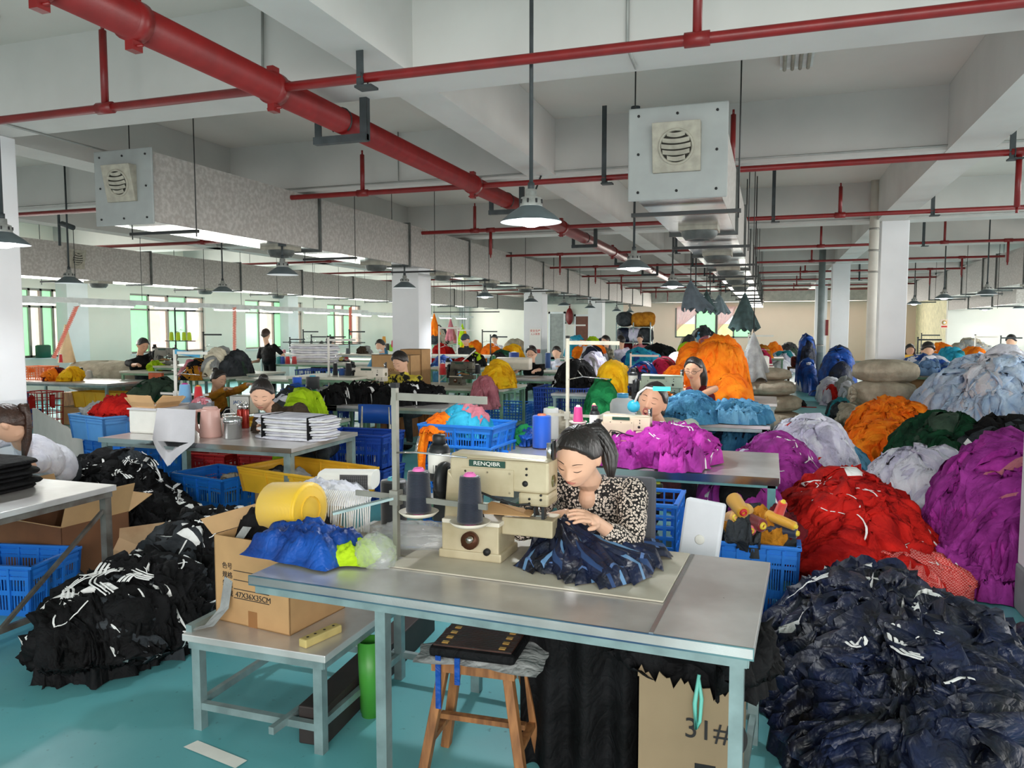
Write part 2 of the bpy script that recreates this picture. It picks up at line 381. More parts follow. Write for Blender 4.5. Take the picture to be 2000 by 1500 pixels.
# branch pipes across the hall
brY = [4.5, 8.25, 12.0, 16.4, 20.0, 23.7, 27.5, 31.3, 35.0]
stubs = {0: [(222, 1, .55), (1352, 1, .6)], 1: [(712, 1, .45), (1424, 1, .55), (1975, -1, .5)], 2: [(928, 1, .4)], 3: [(1838, 1, .4), (800, 1, .3)]}
ords = ['front', 'second', 'third', 'fourth', 'fifth', 'sixth', 'seventh', 'eighth', 'ninth']
for i, y in enumerate(brY):
    r = .031 if i < 3 else .026
    x0, x1 = (-9.5, 8) if i == 0 else (-15.5, 10)
    t = empty('sprinkler_pipe', '%s thin red sprinkler pipe crossing under the ceiling' % ords[i], 'pipe', (0, y, 3.3), group='thin red sprinkler pipes')
    obj('pipe_run', MB().tube([(x0, 0, 0), (x1, 0, 0)], r, 12), M_RED, t)
    xs = [(float(Yp(px, 640, y)[0]), sg, h) for px, sg, h in stubs.get(i, [])] if i in stubs else []
    if i >= 2: xs += [(x, 1 if j % 2 else -1, .4) for j, x in enumerate((-13.5, -10.2, -4.4, .9, 4.1, 7.2))]
    for j, (x, sg, h) in enumerate(xs):
        mb = MB().tube([(x, 0, 0), (x, 0, sg * h)], r * .85, 10).tube([(x - .07, 0, 0), (x + .07, 0, 0)], r * 1.35, 12).tube([(x, 0, sg * h), (x, 0, sg * (h + .05))], .012, 8)
        obj('sprinkler_riser', mb, M_RED, t)
    for j, x in enumerate([float(Yp(px, 640, y)[0]) for px in ({0: [714], 1: [1178, 1960], 2: [1455 + 50, 1812]}.get(i, []))] + ([-8.6, -1.9, 2.7, 5.6] if i > 2 else [])):
        obj('bracket', MB().bx(x - .025, x + .025, -.03, -.022, -.06, .75).bx(x - .03, x + .09, -.05, .05, -.07, -.055).tube([(x + .02, -.03, -.06), (x + .02, -.045, .02), (x + .02, .045, .02), (x + .02, .03, -.06)], .006, 6), M_DARK, t)
# ducts
def duct(name, label, xc, y0, y1, w, z0, z1, joints, plate=True, hang=None):
    t = empty(name, label, 'air duct', (xc, y0, z0))
    h = z1 - z0; L = y1 - y0
    mb = MB().bx(-w / 2, w / 2, .01, L, 0.002, h); mb.bx(-w / 2 + .001, w / 2 - .001, .01, L, -.002, .002, mi=1)
    obj('duct_body', mb, [M_GALVD, M_FOIL], t)
    for y in joints:
        q = y - y0
        fl = MB()
        for a, b2, c, d in ((-w / 2 - .03, w / 2 + .03, h, h + .03), (-w / 2 - .03, w / 2 + .03, -.03, 0), (-w / 2 - .03, -w / 2, 0, h), (w / 2, w / 2 + .03, 0, h)): fl.bx(a, b2, q - .018, q + .018, c, d)
        obj('flange', fl, M_JOINT, t)
    for y in (hang or []):
        q = y - y0
        mb = MB().bx(-w / 2 - .12, w / 2 + .12, q - .02, q + .02, -.06, -.03)
        for sx in (-1, 1): mb.tube([(sx * (w / 2 + .1), q, -.1), (sx * (w / 2 + .1), q, ZC - z0 if y > 6.5 else ZC - z0)], .006, 6)
        obj('duct_hanger', mb, M_ROD, t)
    if plate:
        p = obj('end_plate', MB().bx(-w / 2 - .045, w / 2 + .045, -.01, .01, -.03, h + .03), M_PLATE, t, bevel=.02)
        sc = MB()
        for a in (-.9, 0, .9):
            for c in (-.9, 0, .9):
                if a or c: sc.tube([(a * w / 2, -.018, h / 2 + c * h / 2), (a * w / 2, -.005, h / 2 + c * h / 2)], .01, 8)
        obj('screw', sc, M_BLACK, p)
    return t
def outlet(parent, loc, R=None, s=1.0, tilt=.0):
    """square air outlet: box collar, round opening and curved louvres"""
    q = .17 * s
    mb = MB(); 
    # wedge collar, deeper at the top
    V = [(-q, 0, -q), (q, 0, -q), (q, 0, q), (-q, 0, q), (-q, -.03, -q), (q, -.03, -q), (q, -.10, q), (-q, -.10, q)]
    mb.add(V, [[0, 1, 2, 3], [0, 4, 5, 1], [1, 5, 6, 2], [2, 6, 7, 3], [3, 7, 4, 0], [4, 7, 6, 5]])
    V = np.array(mb.v[0]); n = np.cross(V[5] - V[4], V[7] - V[4]); n /= np.linalg.norm(n)
    c = (V[4] + V[6]) / 2; a = np.array([1, 0, 0.]); b = np.cross(n, a); 
    if n[1] > 0: n = -n
    b = np.array([0, V[7][1] - V[4][1], V[7][2] - V[4][2]]); b /= np.linalg.norm(b)
    ring = MB(); k = 28; P = np.zeros((k, 4, 3))
    for i in range(k):
        t = 2 * PI * i / k; d = math.cos(t) * a + math.sin(t) * b
        for j, (r, o) in enumerate(((.128, .001), (.126, .012), (.112, .012), (.108, -.005))): P[i, j] = c + d * r * s + n * o
    ring.grid(P, cu=True)
    dark = MB(); dark.add([c + n * .002 + (math.cos(2 * PI * i / k) * a + math.sin(2 * PI * i / k) * b) * .108 * s for i in range(k)], [list(range(k))])
    lou = MB()
    for j in range(5):
        zz = (-.082 + .041 * j) * s; hw = math.sqrt(max(.0002, (.104 * s) ** 2 - zz ** 2)); m = 10; P = np.zeros((m, 2, 3))
        for i in range(m):
            u = -1 + 2 * i / (m - 1)
            P[i, 0] = c + a * u * hw + b * (zz - .012 * (1 - u * u) - .006) + n * .006; P[i, 1] = c + a * u * hw + b * (zz + .024 * s - .012 * (1 - u * u)) + n * .018
        lou.grid(P)
    M = Matrix.Identity(4)
    o = obj('air_outlet', mb, M_LOUV, parent, loc, R or (0, 0, 0), bevel=.004)
    obj('outlet_ring', ring, M_LOUV, o); obj('outlet_opening', dark, mat('outlet_dark', (38, 36, 30), .9), o); obj('louvre', lou, M_LOUV, o)
    return o
jA = [8.85, 11.5, 14.15, 16.7, 19.33, 21.9, 24.6, 27.9, 30.5, 33, 35.7]
dA = duct('ventilation_duct', 'long grey ventilation duct left of the red main, with louvred end plate', -5.95, 5.95, 38.5, .62, 2.72, 3.38, jA, hang=[6.45, 9.6, 12.3, 15, 17.5, 20, 23, 26, 29])
outlet(dA, (0, -.01, .36))
dB = duct('ventilation_duct', 'big ventilation duct overhead at right, its louvred end plate facing forward', -.67, 5.75, 38.5, .62, 2.66, 3.27, [8.1, 10.6, 13.2, 15.8, 18.4, 21, 23.7, 26.3, 29, 31.6, 34.2], hang=[6.35, 9.1, 11.8, 14.5, 17, 20, 23, 26, 29])
outlet(dB, (0, -.01, .33))
dC = duct('ventilation_duct', 'far left ventilation duct beside the window wall', -12.52, 9.2, 38.4, .62, 2.6, 3.25, [12.83, 15.68, 18.27, 21, 23.7, 26.3, 29, 31.6, 34.2], plate=False, hang=[10.9, 14.3, 17, 20, 23, 26, 29])
outlet(dC, (.315, 1.8, .36), (0, 0, PI / 2), 1.0)
dD = duct('ventilation_duct', 'ventilation duct at the right beyond the white column', 5.25, 14.5, 33.1, .62, 2.62, 3.38, [18.5, 20.6, 21.8, 24, 26, 28.5, 31], plate=False, hang=[17.4, 20, 23, 27])
dE = duct('ventilation_duct', 'rusty brown duct end in front of the far right wall', 6.75, 24.6, 33.1, .7, 2.36, 2.85, [27, 30], plate=False, hang=[26])
bo = MB().lathe([(.17, 0), (.17, -.05), (.13, -.1), (.1, -.1), (.09, -.06)], cap=False, n=24)
for t, ys in ((dA, (1.5 + 1.0, 5.0, 7.6, 10.2, 12.8, 15.5)), (dB, (1.9, 4.6, 7.3, 9.9, 12.5)), (dC, (2.6, 5.6, 8.4)), (dD, (4.6, 8.2))):
    for y in ys:
        o = obj('bottom_outlet', MB().box((0, y, -.02), (.36, .36, .04)), M_LOUV, t); obj('outlet_ring', bo.mesh('outlet_ring'), M_JOINT, o, (0, y, -.02))
# pendant lamps
M_SHADE = mat('lamp_shade_enamel', (96, 108, 112), .45, .3, var=.12, vs=9)
M_SHIN = mat('lamp_shade_inside', (225, 230, 232), .5, emit=.25, var=0)
M_LHEAD = mat('lamp_head_metal', (170, 172, 168), .5, .5, var=.25, vs=20)
M_BULB = mat('led_lamp_lens', (245, 250, 255), .3, emit=9, var=0)
M_BULBO = mat('lamp_glass_off', (225, 232, 236), .3, emit=.6, var=0)  # faint glow added to the lenses of unlit lamps
def lamp(loc, lit, label, watts=0, zt=ZC):
    t = empty('pendant_lamp', label, 'pendant lamp', loc, group='pendant lamps with metal shades')
    z = .12
    obj('shade', MB().lathe([(.19, 0), (.187, .006), (.15, .04), (.1, .075), (.07, .095), (.066, .1)], n=32, cap=False).lathe([(.19, 0), (.148, .034), (.098, .07), (.05, .09)], n=32, cap=False, mi=1), [M_SHADE, M_SHIN], t)
    mb = MB().lathe([(.072, .095), (.07, .1), (.062, .15), (.045, .155), (.035, .16), (.034, .2)], n=20)
    for i in range(8):
        a = 2 * PI * i / 8; mb.box((.067 * math.cos(a), .067 * math.sin(a), .125), (.012, .01, .025), rotm(0, 0, a), mi=1)
    obj('lamp_head', mb, [M_LHEAD, M_BLACK], t)
    obj('stem', MB().tube([(0, 0, .19), (0, 0, zt - loc[2])], .013, 10).tube([(0, 0, .19), (0, 0, .24)], .022, 10).tube([(0, 0, zt - loc[2] - .02), (0, 0, zt - loc[2])], .05, 14), M_DARK, t)
    obj('bulb', MB().lathe([(.085, .03), (.085, .01), (.07, -.015), (.03, -.028), (.001, -.03)] if lit else [(.1, .03), (.001, .03)], n=20), M_BULB if lit else M_BULBO, t)
    if watts:
        d = bpy.data.lights.new('lamp_light', 'SPOT'); d.energy = watts; d.spot_size = 2.6; d.spot_blend = .5; d.shadow_soft_size = .07; d.color = (.93, .97, 1)
        o = bpy.data.objects.new('lamp_light', d); COL.objects.link(o); o.parent = t; o.location = (0, 0, -.05)
lamps = [((-1.42, 4.6), 1, 95, 'nearest pendant lamp, hanging right above the front machine row'), ((-5.72, 4.5), 1, 55, 'pendant lamp at the left picture edge by the column'),
         ((-1.45, 8.55), 1, 130, 'bright pendant lamp behind the nearest one'), ((-1.5, 12.5), 1, 130, 'third bright pendant lamp of the middle row'), ((-1.5, 16.5), 0, 0, 'pendant lamp behind the hanging dark bag'), ((-1.5, 20.5), 0, 0, 'far pendant lamp of the middle row'), ((-1.5, 25), 0, 0, 'farthest pendant lamp of the middle row'),
         ((-5.72, 8.15), 0, 0, 'unlit pendant lamp under the left duct, nearer one'), ((-5.7, 11.45), 0, 0, 'unlit pendant lamp in front of the white column'), ((-5.76, 15.35), 1, 100, 'blue-white glowing lamp under the left duct'), ((-5.8, 18.8), 0, 0, 'unlit lamp just right of the glowing one'),
         ((-5.8, 22.1), 0, 0, 'unlit lamp in front of the grey door'), ((-5.74, 25.3), 0, 0, 'unlit lamp by the brown door'), ((-5.8, 30.3), 0, 0, 'small far lamp left of the bundle rack'), ((-5.74, 33), 0, 0, 'small far lamp above the bundle rack'),
         ((3.75, 23.8), 1, 80, 'glowing lamp beside the right column'), ((3.65, 19.4), 1, 80, 'glowing lamp right of the column, nearer one'), ((4.0, 17.3), 0, 0, 'large unlit lamp under the right duct'), ((7.4, 32.2), 1, 15, 'glowing lamp against the far right wall'), ((7.95, 30.2), 0, 0, 'small unlit lamp at the far right edge'),
         ((-9.78, 8.7), 0, 0, 'grey lamp below the far left duct'), ((-9.46, 11.65), 0, 0, 'smaller grey lamp below the far left duct')]
for (x, y), lit, w, lb in lamps: lamp((x, y, 2.35), lit, lb, w, zt=2.72 if -6 < x < -5.6 and y > 6 else ZC)
# fluorescent rails over the left lines
M_RAIL = mat('white_rail', (210, 216, 214), .5, .2); M_TUBE = mat('fluorescent_tube', (255, 255, 255), .3, emit=7, var=0)
for j, (x, ya, yb, lb) in enumerate(((-11.75, 8.6, 21.0, 'white lighting rail with tubes over the left sewing line'), (-13.0, 22, 33, 'white lighting rail with tubes at the far left end'))):
    t = empty('lighting_rail', lb, 'lighting rail', (x, ya, 2.14))
    obj('rail', MB().bx(-.05, .05, 0, yb - ya, 0, .09), M_RAIL, t)
    for q in np.arange(.3, yb - ya - 1.2, 1.75):
        o = obj('fluorescent_lamp', MB().bx(-.03, .03, q, q + 1.25, -.03, 0), M_RAIL, t)
        obj('tube', MB().tube([(0, q + .03, -.045), (0, q + 1.22, -.045)], .014, 8), M_TUBE, o)
    for q in np.arange(.5, yb - ya, 3): obj('hanger_wire', MB().tube([(0, q, .09), (0, q, ZC - 2.14)], .006, 5), M_ROD, t)
# ceiling tube light, camera, conduits, drain pipes, bundle cloths hanging
p = Zp(1555, 140, 4.0)
t = empty('ceiling_tube_light', 'unlit triple tube light on the ceiling behind the front beam', 'tube light', (p[0], 7.0, 4.1))
obj('housing', MB().bx(-.14, .14, -.65, .65, -.04, 0), M_RAIL, t)
for q in (-.1, -.033, .033, .1): obj('tube', MB().tube([(q, -.6, -.06), (q, .6, -.06)], .016, 8), M_LOUV, t)
t = empty('ceiling_tube_light', 'unlit triple tube light on the ceiling farther back', 'tube light', (p[0] + .1, 11.2, 4.1))
obj('housing', MB().bx(-.14, .14, -.65, .65, -.04, 0), M_RAIL, t)
for q in (-.1, -.033, .033, .1): obj('tube', MB().tube([(q, -.6, -.06), (q, .6, -.06)], .016, 8), M_LOUV, t)
M_PVC = mat('pvc_pipe', (214, 210, 200), .5, var=.06, vs=4)
t = empty('drain_pipe', 'cream PVC drain pipe beside the near right column', 'pipe', (1.58, 14.0, 0))
obj('pipe_run', MB().tube([(0, 0, 0), (0, 0, ZC)], .075, 18), M_PVC, t)
for z in (1.0, 2.6, 2.95, 3.3): obj('clamp', MB().tube([(0, 0, z), (0, 0, z + .03)], .083, 18), M_ALU, t)
t = empty('drain_pipe', 'grey drain pipe beside the farther right column', 'pipe', (1.28, 22.4, 0))
obj('pipe_run', MB().tube([(0, 0, 0), (0, 0, ZC)], .085, 14), mat('grey_pvc', (112, 122, 122), .5), t)
obj('clamp', MB().tube([(0, 0, 1.2), (0, 0, 1.24)], .1, 14), M_ALU, t)
for i, (pts, lb) in enumerate(((((-3.62, 4.98, ZC), (-3.62, 4.96, 3.5), (-3.62, 4.96, 3.4)), 'grey cable conduit running down the front beam to the red main'),
        (((-6.9, 4.97, ZC), (-6.9, 4.97, 3.47), (-6.3, 4.98, 3.45), (-6.3, 6.5, 3.45)), 'thin conduit down the front beam at left'), (((-12, 8.72, 3.5), (8, 8.72, 3.5)), 'conduit along the lower edge of the second beam'), (((-12, 14.07, 3.5), (8, 14.07, 3.5)), 'conduit along the lower edge of the third beam'),
        (((-4.4, 8.7, ZC), (-4.4, 8.7, 3.5), (-3.3, 8.68, 3.48)), 'cable drop on the second beam beside the red main'), (((-.9, 4.97, ZC), (-.9, 4.97, 3.47), (-.9, 5.3, 3.44)), 'thin conduit down the front beam at centre'))):
    single('conduit', lb, 'conduit', MB().tube(pts, .011, 6), mat('conduit_grey', (150, 152, 148), .5, .2))
t = empty('security_camera', 'small security camera on the column of the red main behind the nearest lamp', 'camera', tuple(Yp(1040, 392, 8.4)))
obj('body', MB().tube([(0, -.1, -.03), (0, .06, .02)], .035, 12), M_PLATE, t); obj('bracket', MB().tube([(0, .06, .02), (0, .1, .12), (0, .35, .35)], .012, 6), M_DARK, t)
t = empty('security_camera', 'security camera on dark poles above the far left duct', 'camera', tuple(Yp(133, 440, 9.0)))
obj('body', MB().tube([(-.12, 0, .03), (.1, 0, -.04)], .04, 12), M_DARK, t); obj('bracket', MB().tube([(-.12, 0, .03), (-.18, 0, .02)], .02, 6).tube([(-.18, 0, -.3), (-.18, 0, ZC - 2.92)], .02, 6), M_DARK, t)
def cone_cloth(loc, h, r, label, m, top=ZC, seed=0, sk=0):
    nu, nv = 48, 16; P = np.zeros((nu, nv, 3)); 
    for i in range(nu):
        a = 2 * PI * i / nu
        for j in range(nv):
            v = j / (nv - 1); rr = r * (v ** .9) * (1 + .16 * v * math.sin(9 * a + seed) + .1 * v * math.sin(5 * a)) + .012
            P[i, j] = (rr * math.cos(a) + sk * v * v * h, rr * math.sin(a) * .8, -h * v + .04 * v * math.sin(7 * a + seed))
    t = empty('hanging_cloth', label, 'cloth', loc, group='dark cloths hung from the ceiling')
    obj('cloth', MB().grid(P, cu=True), m, t); obj('cord', MB().tube([(0, 0, -.02), (0, 0, top - loc[2])], .008, 6), M_BLACK, t)
M_DKCLOTH = mat('dark_teal_cloth', (58, 78, 78), .9, var=.3, vs=12)
cone_cloth(tuple(Yp(1455, 572, 13.2)), .6, .21, 'dark teal cloth hung in a cone before the far windows', M_DKCLOTH)
cone_cloth(tuple(Yp(1349, 548, 13.5)), .5, .24, 'slate cloth hanging beside the glowing lamp', mat('slate_cloth', (92, 104, 112), .9, var=.2, vs=9), seed=2, sk=.25)
cone_cloth(tuple(Yp(1380, 568, 17)), .45, .2, 'small dark cloth hung behind the slate one', M_DKCLOTH, seed=4)
cone_cloth(tuple(Yp(1405, 575, 21)), .5, .25, 'blue-grey cloth hung farthest back', mat('bluegrey_cloth', (110, 126, 132), .9, var=.2, vs=9), seed=5)
# posters, notices and the extinguisher bag
def txt(parent, body, size, m, loc, rot, name='lettering', ext=.0006, align='CENTER', sx=1.0):
    c = bpy.data.curves.new(name, 'FONT'); c.body = body; c.size = size; c.extrude = ext; c.align_x = align; c.align_y = 'CENTER'
    q = bpy.data.objects.new(name, c); COL.objects.link(q); bpy.context.view_layer.update()
    me = bpy.data.meshes.new_from_object(q.evaluated_get(bpy.context.evaluated_depsgraph_get())); bpy.data.objects.remove(q); me.materials.clear(); me.materials.append(m)
    o = bpy.data.objects.new(name, me); COL.objects.link(o); o.parent = parent; o.location = loc; o.rotation_euler = rot; o.scale = (sx, 1, 1)
    return o
M_POSTER = mat('poster_white', (240, 238, 232), .7, var=0); M_RINK = mat('red_ink', (205, 50, 44), .7, var=0); M_BINK = mat('black_ink', (38, 36, 36), .8, var=0)
a = Yp(1034, 640, 22.9); b2 = Yp(1056, 691, 22.9)
t = empty('poster', 'red and white notice poster on the far column', 'poster', (a[0], 22.93, b2[2]))
w, h = b2[0] - a[0], Yp(1034, 642, 22.9)[2] - b2[2]
obj('sheet', MB().bx(0, w, -.01, 0, 0, h), M_POSTER, t)
txt(t, '安全生产', .085, M_RINK, (w / 2, -.014, h - .07), (PI / 2, 0, 0)); txt(t, '人人有责', .075, M_RINK, (w / 2, -.014, h - .17), (PI / 2, 0, 0))
obj('picture_area', MB().bx(.02, w - .02, -.014, -.01, .02, .14), mat('poster_red', (214, 84, 80), .7, var=.4, vs=30), t)
a = Yp(1838, 624, 33.15); b2 = Yp(1851, 641, 33.15)
t = empty('warning_sign', 'small yellow and red warning sign on the far right wall', 'sign', (a[0], 33.18, b2[2]))
w, h = b2[0] - a[0], a[2] - b2[2]
obj('sheet', MB().bx(0, w, -.01, 0, 0, h), mat('sign_cream', (238, 210, 190), .7, var=0), t); obj('symbol', MB().lathe([(.08, 0), (.08, .01)], (w / 2, -.012, h * .64), 20, rotm(PI / 2)).lathe([(.05, 0), (.05, .014)], (w / 2, -.012, h * .64), 20, rotm(PI / 2), mi=1), [mat('sign_yellow', (222, 170, 60), .6, var=0), M_POSTER], t)
obj('text_bar', MB().bx(.02, w - .02, -.013, -.008, .03, .09), M_RINK, t)
t = empty('fire_bell_bag', 'red bag hanging on the wall between the far doors', 'bag', (wx(1113.5), 39.9, 2.3))
obj('bag', MB().ell((0, -.05, 0), (.2, .1, .45)), M_RED, t); obj('strap', MB().tube([(0, -.05, .3), (.02, -.04, 1.5)], .04, 6), M_RED, t)
a = Yp(1653, 638, 31.8)
single('fire_hose_box', 'thin red strip on the farther right column', 'fire box', MB().bx(-.05, .05, -.05, 0, -.3, .3), M_RED, (2.05, 31.9, 1.7))
# ================= builders: cloth =================
def cloth(name, c, c2=None, rough=.85, sheen=.0, var=.18, bump=.35, bs=45, spec=.2):
    m = mat(name, c, rough, var=var, vs=7, bump=bump, bs=bs, sheen=sheen, col2=c2, spec=spec)
    nt = m.node_tree; N = nt.nodes.new; L = nt.links.new      # creased relief on top of the fine weave
    tc = [n for n in nt.nodes if n.type == 'MAPPING'][0]; old = [n for n in nt.nodes if n.type == 'BUMP'][0]; b = nt.nodes['Principled BSDF']
    last = old
    for sc, ds, dist in ((5.5, 1.6, .07), (13, 1.2, .03)):
        n = N('ShaderNodeTexNoise'); n.inputs['Scale'].default_value = sc; n.inputs['Detail'].default_value = 2; n.inputs['Distortion'].default_value = ds; L(tc.outputs[0], n.inputs[0])
        a = N('ShaderNodeMath'); a.operation = 'SUBTRACT'; a.inputs[1].default_value = .5; L(n.outputs[0], a.inputs[0]); q = N('ShaderNodeMath'); q.operation = 'ABSOLUTE'; L(a.outputs[0], q.inputs[0])
        p = N('ShaderNodeMath'); p.operation = 'POWER'; p.inputs[1].default_value = .9; L(q.outputs[0], p.inputs[0])
        bp = N('ShaderNodeBump'); bp.inputs['Strength'].default_value = .32; bp.inputs['Distance'].default_value = dist; L(p.outputs[0], bp.inputs['Height']); L(last.outputs[0], bp.inputs['Normal']); last = bp
    L(last.outputs[0], b.inputs['Normal'])
    return m
K = {}
def kc(key, *a, **k):
    if key not in K: K[key] = cloth('cloth_' + key, *a, **k)
    return K[key]
kc('navy', (22, 33, 66), (6, 9, 20), rough=.45, spec=.45); kc('navylight', (92, 120, 170), rough=.5); kc('black', (22, 22, 24), (8, 8, 9), rough=.75, spec=.18); kc('white', (232, 232, 240), (205, 205, 218)); kc('stripe', (240, 240, 238), var=.04, bump=.1)
kc('orange', (255, 146, 30), (238, 106, 14)); kc('purple', (172, 62, 160), (124, 34, 114)); kc('magenta', (196, 66, 176), (150, 36, 134)); kc('red', (206, 34, 26), (150, 14, 14)); kc('dkgreen', (20, 72, 44), (10, 40, 26)); kc('ltblue', (206, 222, 242), (168, 192, 224))
kc('skyblue', (120, 178, 212), (84, 146, 188)); kc('steelblue', (78, 142, 178), (42, 96, 136)); kc('beige', (190, 180, 160), (160, 150, 132), rough=.9); kc('yellow', (255, 206, 36), (240, 174, 20)); kc('green', (46, 158, 92), (20, 110, 62)); kc('royal', (14, 84, 178), (8, 46, 116), rough=.5, spec=.4)
kc('pinkred', (200, 44, 84), (150, 24, 60)); kc('lime', (190, 226, 40), (160, 200, 20)); kc('olive', (62, 82, 66), (40, 56, 46)); kc('cyan', (60, 176, 206), (30, 140, 176)); kc('grey', (170, 172, 170), (136, 138, 138)); kc('dkgrey', (64, 68, 72), (40, 44, 48)); kc('brown', (74, 62, 50), (52, 42, 34))
kc('lilac', (214, 212, 226), (186, 182, 206)); kc('denim', (110, 140, 176), (84, 114, 152)); kc('rose', (206, 130, 140), (180, 104, 116)); kc('cream', (236, 228, 206), (214, 204, 180)); kc('teal', (40, 120, 130)); kc('maroon', (110, 26, 34), (80, 14, 22)); kc('mustard', (196, 132, 38), (160, 100, 24))
kc('orange_deep', (240, 122, 18), (222, 92, 8)); kc('yellow_deep', (238, 178, 20), (220, 150, 12)); kc('green_deep', (34, 136, 76), (16, 96, 54)); kc('steelblue_deep', (60, 120, 156), (34, 80, 120)); kc('red_deep', (176, 26, 22), (130, 12, 12)); kc('lime_deep', (170, 204, 30), (142, 178, 16))
DARKER = {'orange': 'orange_deep', 'yellow': 'yellow_deep', 'green': 'green_deep', 'red': 'red_deep', 'lime': 'lime_deep'}
def mesh_print():
    m, nt, b = node_mat('red_white_mesh_print'); N = nt.nodes.new; L = nt.links.new
    tc = N('ShaderNodeTexCoord'); ck = N('ShaderNodeTexChecker'); ck.inputs['Scale'].default_value = 110
    ck.inputs[1].default_value = (*lin((196, 30, 24)), 1); ck.inputs[2].default_value = (*lin((222, 130, 124)), 1)
    L(tc.outputs['Object'], ck.inputs[0]); L(ck.outputs[0], b.inputs['Base Color']); b.inputs['Roughness'].default_value = .8; return m
K['redmesh'] = mesh_print()

